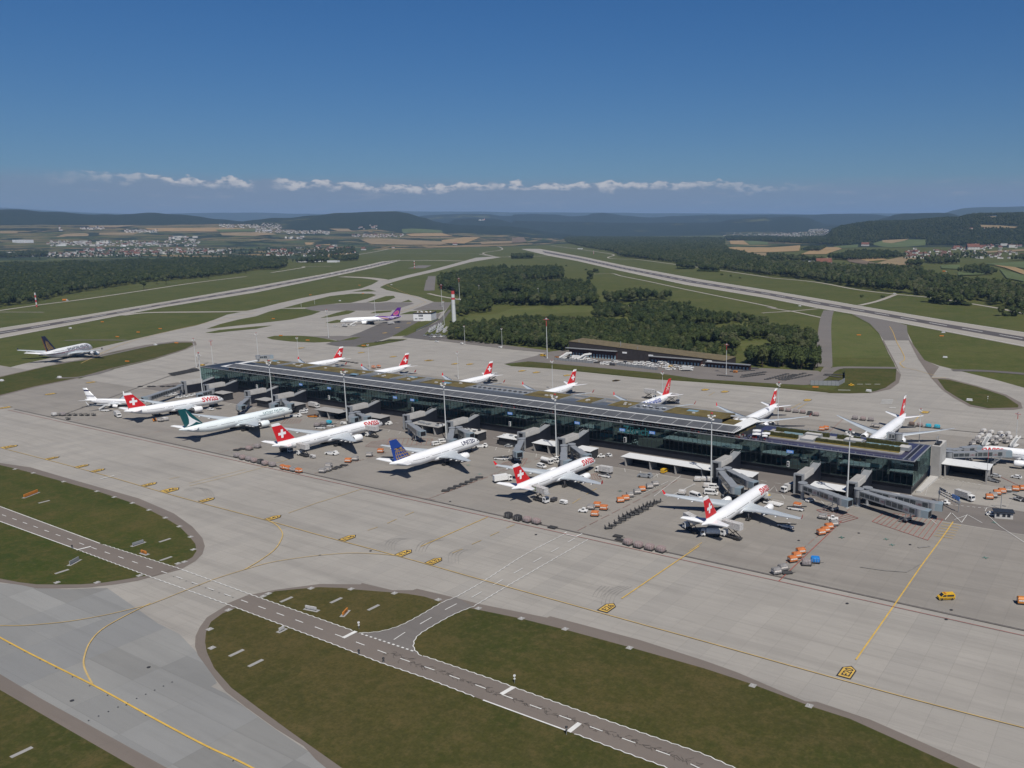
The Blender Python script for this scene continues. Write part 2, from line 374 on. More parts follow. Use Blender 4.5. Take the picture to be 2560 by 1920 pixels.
# ---- shoulders and grass islands
def island(outer, inner, nm='grass_island', m_='grass', z=ZG):
    if outer: flat('taxiway_shoulder', 'asphalt_old', ats(outer), z-.04)
    return flat(nm, m_, ats(inner), z)
island('k -900,-20 -400,90 0,160 210,190 480,270 960,405 1200,508 1330,600 1400,680 1416,735 1400,790 1350,840 1250,897 1060,945 950,975 800,1000 600,1022 400,1028 250,1027 150,1005 0,985 -400,920 -900,850',
       'k -900,0 -400,106 0,175 110,200 230,232 440,290 670,355 790,395 920,438 1030,485 1140,540 1240,600 1310,670 1350,720 1358,770 1330,812 1270,845 1215,868 1020,940 980,945 850,968 700,990 560,1000 400,1001 250,1000 130,985 0,960 -400,895 -900,830')
island('n 1700,470 1560,540 1430,620 1380,690 1352,750 1348,820 1368,880 1420,950 1500,1062 1560,1132 1700,1240 1900,1385 2100,1510|p 790,1900 900,1990 1300,2300 3300,2700|p 2900,2108 2450,1920|m 1150,1659 780,1535 700,1533 230,1332 0,1250|l 2212,1385 1800,1275 1590,1220 1570,1230 1100,1135 950,1095 800,1060 670,1030 640,1040 500,1040 290,990 280,1000 0,997|n 1900,430',
       'n 1790,480 1620,560 1540,592 1460,650 1425,720 1418,790 1430,860 1480,970 1600,1108 1800,1258 2000,1405 2212,1555|p 910,1960 1310,2260 3000,2640|p 2860,2120 2395,1920|m 1010,1655 730,1565 320,1410 0,1305|l 2140,1435 1700,1315 1380,1235 1040,1165 850,1125 720,1085 600,1065 480,1055 230,1035 150,1025 0,1020|n 2050,425 1900,440 1830,470', m_='grass_dry')
island('n -900,420 0,1012 290,1185 1150,1659 1800,2020 1800,2400 -900,2400', 'n -900,520 0,1122 470,1395 930,1659 1500,2000 1500,2400 -900,2400', m_='grass_dry')
island('a -900,820 0,660 300,582 640,512 960,424 1340,336 1600,258 1700,216 1690,186 1500,186 1250,218 1000,268 700,340 400,398 0,488 -900,640', 'a -900,810 0,650 300,574 640,506 960,418 1340,330 1600,250 1668,214 1655,195 1500,198 1250,228 1000,276 700,349 400,404 0,495 -900,650')
for s in ('f 1785,1390 1850,1386 1960,1372|h 0,1345 300,1310 480,1270 560,1240 480,1230 430,1217 220,1216 110,1242|f 2212,1282 2070,1308 1900,1350', 'h 230,1212 430,1205 540,1187 700,1171 820,1165 960,1131 1040,1098 1000,1086 830,1086 640,1107 420,1161', 'h 825,1071 970,1046 1042,1066',
          'h 960,1160 1060,1160 1130,1150 1205,1120 1190,1104 1120,1108', 'h 1255,1160 1318,1139 1352,1158', 'h 555,1296 640,1290 800,1262 862,1236 780,1232 700,1250', 'h 985,1256 1060,1255 1160,1245 1178,1231 1040,1237',
          'h 600,1338 650,1342 730,1335 760,1318 700,1312', 'h 1240,1266 1570,1256 1640,1229 1500,1228 1330,1240', 'h 1175,1456 1300,1450 1490,1365 1595,1304 1400,1330 1310,1380',
          'h 92,1466 140,1482 300,1500 500,1509 735,1500 590,1475 520,1462 380,1450 160,1451', 'h 725,1494 840,1485 908,1464 840,1462', 'h 860,1541 930,1553 1000,1541 1250,1495 1310,1478 1150,1479 1060,1504 940,1515', 'f 1775,1424 1850,1428 2000,1410|h 0,1390 140,1362|f 2212,1370 1900,1400'):
    ZG += .003; flat('grass_island', 'airfield_grass', ats(s), ZG)
# the large grass field beside the left runway keeps the ground's own grass; strips by the yard and the link taxiways
flat('grass_strip', 'grass', ats('c 965,322 1110,295 2212,400|d 850,170 1500,215 2010,262|e 600,238 600,180 500,160 545,98 640,82 1110,82 1102,180 1015,238 865,287 500,288|d 2000,282 1500,236 900,190|c 2212,440 1300,350'), ZG)
flat('taxiway_shoulder', 'asphalt_old', ats('e 1410,155 1560,160 1800,222 2060,302 2185,370 2200,420 2120,432 1900,430 1740,402 1600,325 1500,255'), ZG-.04)
flat('grass_island', 'grass', ats('e 1465,166 1560,172 1800,232 2045,312 2165,392 2160,412 1900,418 1752,388 1625,318 1530,258'), ZG)
flat('taxiway_shoulder', 'asphalt_old', ats('e 1108,80 1150,130 1130,200 1060,252 870,292 880,286 1015,241 1102,180'), ZG-.02)
# asphalt areas in the distance
for s, mm in (('h 420,1212 500,1186 760,1172 950,1164 960,1160 1000,1168 900,1215 780,1232 560,1236 480,1230', 'asphalt'), ('h 770,1232 880,1180 1150,1159 1340,1163 1366,1172 1200,1226 990,1232', 'asphalt'), ('h 1350,1228 1530,1160 1690,1160 1640,1228', 'asphalt'),
              ('h 600,1522 760,1470 900,1420 1100,1332 1240,1318 1430,1320 1290,1392 1170,1460 900,1545 700,1540', 'asphalt_dark'), ('h 1260,1462 1420,1400 1560,1330 1665,1225 1690,1225 1600,1345 1500,1392 1450,1440 1660,1450 1660,1492 1500,1488', 'asphalt_dark'),
              ('h 400,1450 500,1455 700,1452 860,1455 880,1462 720,1490 560,1470', 'asphalt'), ('h 1390,1300 1400,1280 1600,1255 1560,1320', 'asphalt'), ('c 350,96 700,120 1000,160 1280,195 1280,215 1000,190 700,155 350,112', 'asphalt'),
              ('h 1450,1060 1470,970 1530,935 1490,1055', 'asphalt'), ('h 1310,868 1400,842 1520,842 1460,865', 'asphalt')):
    ZA += .004; flat('asphalt_apron', mm, ats(s), ZA+.03)
flat('yard', 'yard_asphalt', ats('c 900,312 1180,240 1300,205 1460,185|i 860,1640|d 980,55 1180,62 1500,75 1880,95 1905,105|e 515,10 555,85 500,160 420,195 360,215|d 1760,218 1500,205 850,165|c 2212,390 1110,290'), ZA+.02)
# runway exit, darker concrete
flat('runway_exit', 'asphalt', ats('j 700,1250 760,1280 880,1345 960,1430 1000,1490 1225,1490 1205,1420 1200,1362 1100,1332 900,1264'), ZA+.02)
flat('runway_exit_shoulder', 'asphalt_old', ats('j 985,1490 1000,1490 1090,1659|e 1150,130 1110,60'), ZA+.01)
flat('runway_exit_shoulder', 'asphalt_old', ats('j 1215,1490 1228,1490 1350,1659|e 1480,60 1410,155 1300,-5'), ZA+.01)
# ---- runways
la = ats('f -900,1520 0,1384 700,1277 1400,1160 2212,1021|h 600,914 1000,830 1080,809 1240,795', 0); lb = ats('f -900,1610 0,1474 700,1342 1400,1206 2212,1076|h 600,952 1000,866 1120,836 1246,799', 0)
between('runway', 'far_concrete', la, lb, ZA+.04)
mid = [a.lerp(b, .5) for a, b in zip(la, lb)]; q1 = [a.lerp(b, .36) for a, b in zip(la, lb)]; q2 = [a.lerp(b, .64) for a, b in zip(la, lb)]
between('runway_surface', 'runway_rubber', q1, q2, ZR+.08)
ra = ats('i 80,699 240,699 620,769 1000,849 1600,958 2212,1056|j 500,1140 900,1210 1500,1310 2212,1420 3200,1570', 0); rb = ats('i 90,703 310,757 560,803 930,888 1500,1010 2180,1122|j 440,1215 830,1280 1430,1396 2150,1535 3100,1710', 0)
between('runway', 'far_concrete', ra, rb, ZA+.04)
rmid = [a.lerp(b, .5) for a, b in zip(ra, rb)]; r1 = [a.lerp(b, .35) for a, b in zip(ra, rb)][1:]; r2 = [a.lerp(b, .65) for a, b in zip(ra, rb)][1:]
between('runway_surface', 'runway_rubber', r1, r2, ZR+.08)
mat('paint_white', (.62, .62, .60), .7, var=.12, scale=.4); mat('paint_yellow', (.54, .35, .07), .7, var=.15, scale=.4); mat('paint_yellow_faint', (.46, .33, .13), .8, var=.15, scale=.4)
mat('paint_red', (.27, .075, .06), .8, var=.2, scale=.3); mat('paint_red_faint', (.255, .13, .105), .8, var=.2, scale=.3); mat('paint_black', (.03, .03, .035), .8, var=.1); mat('tyre_mark', (.225, .213, .20), .9, var=.2, scale=.3); mat('paint_orange', (.60, .28, .03), .6)
def dashes(mb, P, w, on, period, z, off=0.0, mi=0):
    z += lay()
    for p, d in walk(P, period):
        n = Vector((-d.y, d.x, 0)); a = p+n*off; b = a+d*on; mb.add([(a-n*w/2), (b-n*w/2), (b+n*w/2), (a+n*w/2)], [(0, 1, 2, 3)], mi)
        for i in range(4): mb.v[-4+i] = (mb.v[-4+i][0], mb.v[-4+i][1], z)
mb = MB()
dashes(mb, mid, 1.6, 34, 60, ZM+.1); dashes(mb, rmid, 1.6, 34, 60, ZM+.1)
for A, B in ((la, lb), (ra, rb)):
    for t in (.05, .95): strip_faces(mb, [a.lerp(b, t) for a, b in zip(A, B)], 1.2, ZM+.1)
for t in (.27, .73):                                                     # touchdown marks
    for k in (0, 1, 2): dashes(mb, ats('h 600,914|h 1000,830') if t < .5 else ats('h 620,950|h 1000,866'), 5, 24, 150, ZM+.1, (-14 if t < .5 else 14))
tag(mb.build('runway_markings', 'paint_white'), kind='structure')
# ---- far taxi strips and service roads
for nm, mm, s, w in (('taxiway', 'far_concrete', 'f 1050,1275 1300,1250 1900,1244 2212,1236', 14), ('taxiway', 'far_concrete', 'h 740,940 850,944 960,950 1060,962 1120,975', 26), ('taxiway', 'far_concrete', 'h 1240,800 1500,799 1780,803', 26),
                     ('perimeter_road', 'far_concrete', 'f -600,1320 0,1232 330,1185 700,1138 1200,1065 1700,990 2130,938', 8), ('perimeter_road', 'far_concrete', 'h 130,905 400,862 420,852 650,850', 9), ('perimeter_road', 'far_concrete', 'h 840,755 1050,720 1190,690', 9),
                     ('perimeter_road', 'far_concrete', 'h 840,740 1300,736 1900,742 1980,750', 5), ('perimeter_road', 'far_concrete', 'h 1930,745 2060,765|h 1960,735 2100,712 2130,700 2110,685 2085,678', 8), ('taxiway', 'far_concrete', 'h 2040,770 2200,768|i 0,765 180,763 330,760', 18),
                     ('perimeter_road', 'far_concrete', 'i 340,670 600,705 760,728 880,750 830,772 860,782 1000,790 1100,793 1460,840 1800,885 2212,945|j 0,948 400,985 760,1050 1090,1090 1400,1120 1700,1165 2000,1215 2212,1260 2700,1350', 7),
                     ('perimeter_road', 'far_concrete', 'j 790,1188 950,1150 1100,1095', 8), ('field_path', 'far_concrete', 'i 690,918 860,912 950,935 1200,985 1500,1050 2212,1195|j 0,1205 130,1228 210,1240 350,1270 490,1300', 5), ('field_path', 'far_concrete', 'i 2160,1255|j 0,1250 180,1240 430,1217', 5),
                     ('service_track', 'asphalt', 'j 525,1232 505,1290 490,1400 484,1659|e 480,60', 14), ('service_track', 'asphalt', 'e 1110,70 700,66 600,72 540,92 480,140 400,190', 9), ('service_track', 'asphalt', 'h 1500,1060 1520,935', 18), ('field_path', 'far_concrete', 'h 1490,1085 1600,1110 1800,1145', 7),
                     ('perimeter_road', 'asphalt_dark', 'e 1590,90 1900,98 2300,130 2700,180', 9), ('field_path', 'far_concrete', 'f -200,1245 380,1247', 4), ('field_path', 'asphalt', 'a 490,502 640,500 800,475 960,430', 5), ('field_path', 'asphalt', 'a 480,375 680,352 800,330 1340,215 1500,195', 6),
                     ('field_path', 'asphalt', 'a 560,178 800,174 1100,176', 5), ('field_path', 'far_concrete', 'i 900,1183 1000,1190 1250,1212 1500,1222', 5)):
    ribbon(nm, mm, ats(s), w, ZR+.02)
# ---- foreground service roads
main = smooth_line(ats('k -900,230 0,517 550,735 1100,905 1640,1095 2212,1275|l 0,1320 400,1470 640,1555|q 1000,1275 1600,1500|p 1700,1925 2100,2080 3000,2430'), n=4)
# the two painted edges of the service road
eu = ats('k -900,165 0,463 700,722 1220,886 1740,1075 2212,1242|l 270,1338 640,1472 1190,1659|q 330,868 1100,1145 1640,1335 2212,1532|p 2100,2040 3000,2390'); el_ = ats('k -900,265 0,566 490,745 1040,950 1570,1140 2212,1382|l 80,1412 420,1545 745,1656|q 0,985 870,1305 1500,1540 1830,1658|p 1980,2110 2900,2500')
road = MB(); k = len(eu)
_a = walk(eu, 6.0); 
def near_on(P, q):
    best = None
    for a, b in zip(P, P[1:]):
        a2, b2 = Vector((a[0], a[1], 0)), Vector((b[0], b[1], 0)); d = b2-a2; t = max(0, min(1, (q-a2).dot(d)/d.length_squared)); c = a2+d*t
        if best is None or (c-q).length < best[0]: best = ((c-q).length, c)
    return best[1]
A = [p for p, d in _a]; B = [near_on(el_, p) for p in A]
road.add([(p.x, p.y, ZR) for p in A]+[(p.x, p.y, ZR) for p in B], [(i, i+1, len(A)+i+1, len(A)+i) for i in range(len(A)-1)]); 
# where the road crosses the taxiway it is concrete: only the painted edges run on
def inseg(p, t0, t1): return True
cross0, cross1 = at('k', 1130, 905), at('k', 1640, 1095)
road = MB()
for i in range(len(A)-1):
    mid_ = (A[i]+B[i])/2; xa = mid_.x
    if cross0.x < xa < cross1.x: continue
    road.add([(A[i].x, A[i].y, ZR), (A[i+1].x, A[i+1].y, ZR), (B[i+1].x, B[i+1].y, ZR), (B[i].x, B[i].y, ZR)], [(0, 1, 2, 3)])
tag(road.build('service_road', 'asphalt_old'), kind='structure')
# branch road up to the apron
bl = ats('l 270,1338 350,1336 440,1323 560,1285 700,1212 840,1130 940,1090', 0); br = ats('l 700,1500 655,1455 648,1410 680,1355 780,1290 930,1208 1062,1155', 0)
between('service_road', 'asphalt', smooth_line(bl), smooth_line(br), ZR-.01)
def zig(mb, P, z, w=.25, amp=.15, step=1.4):
    pts = walk(P, step); Q = []
    for i, (p, d) in enumerate(pts):
        n = Vector((-d.y, d.x, 0)); Q.append(p+n*(amp if i % 2 else -amp))
    strip_faces(mb, Q, w, z)
wm = MB()
def cut(P, a, b):
    return [p for p, d in walk(P, 2.0) if a <= p.x <= b]
e0 = at('k', 560, 765).x
strip_faces(wm, cut(eu, -999, at('k', 700, 722).x), .35, ZM); strip_faces(wm, cut(el_, -999, e0), .35, ZM)
zig(wm, cut(eu, at('k', 700, 722).x, at('l', 270, 1338).x), ZM); zig(wm, cut(eu, at('l', 700, 1500).x, 900), ZM); zig(wm, cut(el_, e0, at('q', 0, 985).x), ZM)
strip_faces(wm, cut(el_, at('q', 0, 985).x, at('q', 880, 1310).x), .4, ZM); zig(wm, cut(el_, at('q', 880, 1310).x, 900), ZM)
cl = [(a+b)/2 for a, b in zip(A, B)]
dashes(wm, cl, .28, 3.6, 9.0, ZM)
zig(wm, smooth_line(bl)+smooth_line(ats('l 940,1090 1140,975 1411,800 1690,655', 0)), ZM); zig(wm, smooth_line(br)+smooth_line(ats('l 1062,1155 1285,1020 1550,865 1860,688', 0)), ZM)
dashes(wm, [(a+b)/2 for a, b in zip(smooth_line(bl), smooth_line(br))][8:]+ats('l 1000,1122 1260,972 1640,755 1780,672', 0), .28, 5.0, 11.0, ZM)
for s in ('l 160,1374 250,1328', 'q 210,940 335,868', 'q 875,1312 985,1225', 'k 530,765 630,740'): strip_faces(wm, ats(s), 1.3 if s[0] != 'k' else .9, ZM+.01)
dashes(wm, ats('l 285,1345 650,1467', 0), .5, .9, 1.8, ZM)
for s in ('l 1700,655 1770,672', 'l 1770,672 1812,652', 'l 1690,650 1705,640'): strip_faces(wm, ats(s), .5, ZM)
# stand road lines by the dock
for s in ('e 1580,1325 1530,1385', 'e 1590,1328 1668,1405', 'e 1722,1340 1672,1410', 'e 1610,1385 1720,1345', 'e 1730,1345 1850,1412', 'e 1880,1330 2000,1440 2212,1580', 'e 1875,1310 1890,1280 1960,1268', 'd 1460,1140 1510,1092 1530,1140', 'c 1895,1185 1940,1160', 's 160,470 470,232', 's 310,480 640,330', 's 0,455 320,300', 's 230,205 120,270', 'd 600,1190 820,1070'):
    strip_faces(wm, ats(s), .22, ZM)
dashes(wm, ats('e 1570,1255 1880,1285', 0), .35, 1.1, 2.2, ZM); dashes(wm, ats('e 1410,1000 1820,1080', 0), .3, 1.1, 2.4, ZM); dashes(wm, ats('e 1360,1170 1380,1100 1440,1050 1500,1030', 0), .2, 1, 2, ZM)
for k_ in range(6): strip_faces(wm, ats('e %f,%f %f,%f' % (985-3*k_, 345+7*k_, 1082-2*k_, 345+7*k_)), .9, ZM)
strip_faces(wm, ats('e 1050,414 1105,416'), 1.4, ZM); strip_faces(wm, ats('e 605,262 712,264'), 1.0, ZM+.02)
for x in (770, 840, 920): strip_faces(wm, ats('e %d,212 %d,212' % (x, x+50)), .8, ZM+.02)
strip_faces(wm, ats('k 695,272 790,250'), .8, ZM); dashes(wm, [(-610, 353), (-90, 353)], .2, 3, 7, ZM)
for X0 in range(-600, -60, 9):
    if X0 % 76 < 40: strip_faces(wm, [(X0, 338.5), (X0+3.5, 333.5)], .18, ZM)
tag(wm.build('road_markings', 'paint_white'), kind='structure')
# ---- yellow taxi lines
ym = MB(); yf = MB()
def yl(s, w, n=6, tgt=None): strip_faces(tgt or ym, smooth_line(ats(s), n=n), w, ZM)
yl('k -900,-180 0,55 620,218 1250,400 1850,560|l 0,662 560,812 1100,965 1640,1115 2212,1275|m 0,1120 980,1395 1960,1655 3200,1960', .36, tgt=yf)
yl('n -900,270 0,762 330,935 660,1100 1070,1325 1430,1515 1725,1655 2500,2080', .48)
yl('k 0,1288 160,1287 320,1275 500,1255 750,1210 960,1160 1040,1140 1280,1045 1500,960 1690,900 1850,855 2020,825 2212,800|l 0,800 200,786 380,790 520,802', .32, tgt=yf)
yl('n 640,1085 600,1010 580,950 585,890 620,800 700,710 850,620 1040,525', .42, tgt=yf); yl('k 1690,900 1800,835 1900,760 1945,690 1953,650 1930,610 1895,580 1855,562', .42, tgt=yf)
yl('m 1050,1247 1320,862 1500,600 1640,410 1722,292', .42); yl('p 1554,1498 1748,1366', .42); yl('l 695,740 1160,535', .35)
yl('l 0,432 300,338', .32, tgt=yf); yl('k 1995,508 2212,430', .3, tgt=yf); yl('k 1310,320 1700,225 2000,135', .3, tgt=yf); yl('k 1305,302 1700,205', .25, tgt=yf)
for s in ('l 915,785 985,757', 'l 1050,725 1115,697', 'l 1175,667 1240,637', 'l 1290,612 1345,587', 'l 465,580 530,550', 'l 330,628 400,605', 'l 590,525 650,500', 'k 1170,272 1240,258', 'd 770,1655 880,1582', 'c 1490,1520 1560,1475', 'c 1610,1440 1700,1390'): yl(s, .3, tgt=yf)
for k_ in range(6): yl('e %f,%f %f,%f' % (1510-15*k_, 1412+22*k_, 1665-13*k_, 1437+22*k_), .25)
yl('j 1050,1370 1080,1420 1110,1500 1180,1640|e 1140,30 1180,70', .5); yl('e 1150,60 1300,95 1450,140', .4, tgt=yf); yl('e 1410,158 1540,156', .6); yl('e 200,420 290,372', .4, tgt=yf); yl('e 1240,560 1320,470', .4)
yl('h 1100,1000 1250,1065 1450,1150 1430,1175 1200,1260 900,1320 600,1350', .6, tgt=yf); yl('f 700,1690 1100,1510 1640,1370 2212,1250', .6, tgt=yf)
yl('d 1700,430 1790,375', .4, tgt=yf); yl('d 940,310 990,280', .3, tgt=yf)
tag(ym.build('taxi_lines', 'paint_yellow'), kind='structure'); tag(yf.build('faded_taxi_lines', 'paint_yellow_faint'), kind='structure')
# ---- dark slot drain, red stand lines
dm = MB(); strip_faces(dm, [(-640, 254.7), (60, 254.7)], 1.0, ZM-.02); strip_faces(dm, ats('a 520,830 1000,655 1450,490 1800,370'), .9, ZM-.02)
strip_faces(dm, ats('x 0,580 1250,700 2212,830'), .9, ZM-.02)
mat('drain_metal', (.135, .122, .112), .7, var=.15); tag(dm.build('slot_drain', 'drain_metal'), kind='structure')
rm = MB(); rf_ = MB()
strip_faces(rm, [(-640, 251.0), (60, 251.0)], .28, ZM); strip_faces(rm, ats('m 518,702 950,290'), .35, ZM); strip_faces(rm, ats('e 2000,1010 2212,1110'), .3, ZM)
def hatch(tgt, quad, n, w=.2, border=True):
    q = ats(quad)
    if border:
        for a, b in zip(q, q[1:]+q[:1]): strip_faces(tgt, [a, b], w*1.4, ZM)
    for i in range(1, n): strip_faces(tgt, [q[0].lerp(q[1], i/n), q[3].lerp(q[2], i/n)], w, ZM)
hatch(rm, 'e 900,1400 1380,1562 1510,1380 1010,1320', 12); hatch(rm, 'e 420,1300 640,1410 780,1370 540,1280', 9)
hatch(rf_, 'b 1430,1025 1560,1040 1700,960 1490,985', 6, .2); hatch(rf_, 'b 1620,1010 1990,1015 2010,960 1640,955', 9, .2); hatch(rf_, 'c 830,1210 1060,1195 1100,1130 900,1165', 9, .2); hatch(rf_, 'c 1640,1310 1740,1310 1700,1260 1640,1270', 4, .2); hatch(rf_, 'b 700,830 850,825 880,790 740,790', 6, .2)
for X in (-102, -183, -262, -338, -415, -491, -565):
    dashes(rf_, [(X, 256), (X+1.5, 330)], .22, 6.0, 8.0, ZM)
dashes(rf_, ats('c 0,1445 240,1480 700,1310 1000,1180', 0), .2, 5, 7, ZM); dashes(rf_, ats('e 490,660 640,520|e 1600,640 1680,560', 0)[:2], .3, 9, 9.5, ZM)
tag(rm.build('stand_lines', 'paint_red'), kind='structure'); tag(rf_.build('faded_stand_lines', 'paint_red_faint'), kind='structure')
# tyre marks, manholes, crack sealing
tm = MB()
def arc_marks(s, n, gap):
    P = smooth_line(ats(s))
    for k_ in range(n): strip_faces(tm, [(p.x+k_*gap, p.y+k_*gap*.35) for p in P], .13, ZM-.01)
for s in ('l 450,760 455,720 490,690 560,680', 'l 660,770 680,730 720,700 790,690', 'l 890,850 890,800 920,770 980,755', 'l 1945,1140 1960,1080 2010,1040 2080,1010', 'l 1885,1085 1905,1050 1950,1010', 'k 1270,350 1330,330 1400,345 1430,390'): arc_marks(s, 4, 1.2)
strip_faces(tm, ats('m 1500,580 1400,640 1250,630 1080,605'), .5, ZM-.012); strip_faces(tm, ats('m 1560,460 1480,470'), 1.2, ZM-.012)
random.seed(5); ck = MB()
def cracks(P, spread):
    for p, d in walk(P, 1.6):
        n = Vector((-d.y, d.x, 0))
        for k_ in range(3):
            a = p+n*random.gauss(0, spread)+d*random.uniform(-1, 1); b = a+d*random.uniform(.4, 1.2)+n*random.gauss(0, .45); c = b+d*random.uniform(.2, .9)+n*random.gauss(0, .45); strip_faces(ck, [a, b, c], .10, ZM-.015)
cracks(ats('l 440,1468 700,1565 950,1650|q 60,890 400,1010 900,1190 1050,1240 1500,1400 1750,1490 2150,1640'), .42)
tag(tm.build('tyre_marks', 'tyre_mark'), kind='structure'); mat('crack_seal', (.05, .045, .042), .9, var=.1); tag(ck.build('crack_sealing', 'crack_seal'), kind='structure')
km = MB()
for s in ('n 1028,967', 'n 498,1198', 'm 990,857', 'm 1710,902', 'm 1675,967', 'l 1493,657', 'm 655,421', 'l 900,428', 'm 1425,450', 'm 1070,370', 'l 350,770'):
    p = ats(s)[0]; km.add([(p.x+.5*math.cos(t*.524), p.y+.5*math.sin(t*.524), ZM) for t in range(12)], [tuple(range(12))])
for s in ('n 70,808 1612,1615', 'n 613,1337 1190,1070', 'n 1200,340 1610,485'):
    A2 = ats(s)
    for k_ in range(10 if s != 'n 70,808 1612,1615' else 13):
        p = A2[0].lerp(A2[1], k_/(12 if '70,808' in s else 9)); km.add([(p.x+.2*math.cos(t*1.05), p.y+.2*math.sin(t*1.05), ZM) for t in range(6)], [tuple(range(6))])
tag(km.build('ground_lights', 'paint_black'), kind='structure')
gm = MB(); mat('paint_green', (.10, .20, .17), .8, var=.3, scale=2)
for s in ('m 950,401', 'm 1258,412', 'm 1300,452', 'm 1945,541', 'c 1900,1412', 'd 175,1136', 'd 2090,1537', 'c 690,1265', 'c 590,1188', 'e 1955,1408'):
    p = ats(s)[0]
    for a in (0, 1.57): gm.box(p.x-1.1, p.x+1.1, p.y-.16, p.y+.16, ZM-.005+a*.004, ZM+a*.004, 0, a+.5)
tag(gm.build('hydrant_markings', 'paint_green'), kind='structure')
# ---- stand numbers painted on the apron
def sign_at(X, Y, txt, L=6.9, Wd=3.9, rz=0.0, nm='stand_number_marking'):
    """pentagon: flat end at the taxi line, tip towards the dock; the number reads along it"""
    k_, y_, x_ = MB(), MB(), MB(); c, s_ = math.cos(rz), math.sin(rz)
    def tr(x, y, z): return (X+x*c-y*s_, Y+x*s_+y*c, z)
    for mbq, g_, z in ((k_, 0.0, ZM+.004), (y_, .36, ZM+.012)):
        P = [(-Wd/2+g_, -L/2+g_), (Wd/2-g_, -L/2+g_), (Wd/2-g_, L*.22), (0, L/2-g_*1.4), (-Wd/2+g_, L*.22)]; mbq.add([tr(x, y, z) for x, y in P], [(0, 1, 2, 3, 4)])
    ms = [(k_, 'paint_black'), (y_, 'paint_yellow')]
    if txt:
        V, F, w = text_mesh(txt, 1.0, .02); x_.add([tr(Wd*.29-vy*Wd*.80, -L*.38+L*.66*vx/w, ZM+.02) for vx, vy in V], F); ms.append((x_, 'paint_black'))
    else:
        for k3 in range(3): x_.add([tr(x, y-L*.22+k3*L*.2, ZM+.02) for x, y in ((-Wd*.28, -.25), (Wd*.28, -.25), (Wd*.28, .25), (-Wd*.28, .25))], [(0, 1, 2, 3)])
        ms.append((x_, 'paint_black'))
    for m_, q_ in ms: tag(m_.build(nm, q_), kind='structure')
for X, t_, k9 in ((-60.4, 'E20', 1), (-135.9, 'E26', 1), (-209.2, 'E32', 1), (-224.2, 'E34', 1), (-254.3, 'E36', 1), (-299.3, 'E42', 1), (-345.2, 'E44', 1), (-373.4, 'E46', 1.5), (-390.5, 'E47', 1), (-436.3, 'E52', 1), (-451.5, 'E54', 1), (-481.4, 'E56', 1), (-528.4, 'E58', 1.4)):
    sign_at(X, 205.6, t_, 6.9*(1.0 if k9 == 1 else 1.15), 3.9*k9)
for s in ('b 1390,215', 'b 1665,250', 'b 1965,282', 'c 255,283', 'c 470,312', 'c 600,315', 'c 1050,373', 'c 1175,386', 'c 1440,412', 'c 1862,457', 'd 135,180', 'd 905,260', 'd 1075,277', 'd 1790,350', 'e 1355,455', 'a 780,542', 'a 430,642', 'a 40,760', 'b 870,175', 'h 1220,1382', 'h 1110,1427', 'y 1590,538'):
    p = ats(s)[0]; sign_at(p.x, p.y, '', 7.4, 4.6, math.pi)
# ================================================================ THE DOCK
mat('metal_grey', (.30, .315, .33), .5, .3, .06); mat('metal_dark', (.035, .038, .045), .45, .3, .15, .3); mat('cladding_dark', (.018, .021, .030), .35, .2, .2, .2); mat('roof_white', (.62, .63, .63), .6, var=.05)
mat('concrete_pale', (.45, .44, .42), .8, var=.08, scale=.4); mat('concrete_grey', (.30, .295, .285), .85, var=.10, scale=.4); mat('fascia_grey', (.105, .118, .140), .5, .2, .05, .1); mat('deck_purple', (.036, .032, .070), .35, .0, .12, .3, .5)
mat('solar', (.105, .108, .113), .5, .1, .18, .25, .35); mat('canopy_white', (.40, .41, .42), .55, var=.05); mat('roof_sedum', (.110, .085, .028), .95, var=.40, scale=.16); mat('hedge', (.040, .042, .008), .95, var=.4, scale=1.2); mat('dry_grass', (.16, .125, .035), .95, var=.3, scale=.6)
mat('skylight', (.22, .34, .40), .12, .0, .1, 1.0, .8); mat('interior_floor', (.12, .17, .165), .7, var=.2, scale=.1); mat('interior_wall', (.12, .165, .155), .8, var=.5, scale=.12); mat('interior_teal', (.03, .30, .34), .25, .0, .5, .15, .7); mat('interior_dark', (.018, .030, .034), .8, var=.2)
mat('sign_blue', (.10, .25, .60), .5, var=0, emit=((.10, .25, .60), .15)); mat('black_plastic', (.02, .02, .022), .5, var=0); mat('rubber', (.022, .022, .022), .9, var=0)
def glass_mat(name, tint, refl):
    M = bpy.data.materials.new(name); M.use_nodes = True; t = M.node_tree; t.nodes.clear(); o = t.nodes.new('ShaderNodeOutputMaterial')
    tr = t.nodes.new('ShaderNodeBsdfTransparent'); tr.inputs[0].default_value = (*tint, 1); gl = t.nodes.new('ShaderNodeBsdfGlossy'); gl.inputs['Roughness'].default_value = .03; gl.inputs[0].default_value = (.55, .82, .82, 1)
    fr = t.nodes.new('ShaderNodeFresnel'); fr.inputs[0].default_value = 1.5; ad = t.nodes.new('ShaderNodeMath'); ad.operation = 'ADD'; ad.use_clamp = True; ad.inputs[1].default_value = refl; t.links.new(fr.outputs[0], ad.inputs[0])
    mx = t.nodes.new('ShaderNodeMixShader'); t.links.new(ad.outputs[0], mx.inputs[0]); t.links.new(tr.outputs[0], mx.inputs[1]); t.links.new(gl.outputs[0], mx.inputs[2]); t.links.new(mx.outputs[0], o.inputs[0]); MATS[name] = M
glass_mat('facade_glass', (.55, .74, .74), .17); glass_mat('cab_glass', (.30, .38, .42), .06)
X0, X1, Y0, Y1, ZT = -607., -83., 366.5, 398.5, 15.0
dock = thing('terminal_dock', 'long dark glass terminal dock with solar roof and planted terraces behind the parked airliners', 'terminal', ((X0+X1)/2, (Y0+Y1)/2, 0))
dock_off = dock.location.copy()
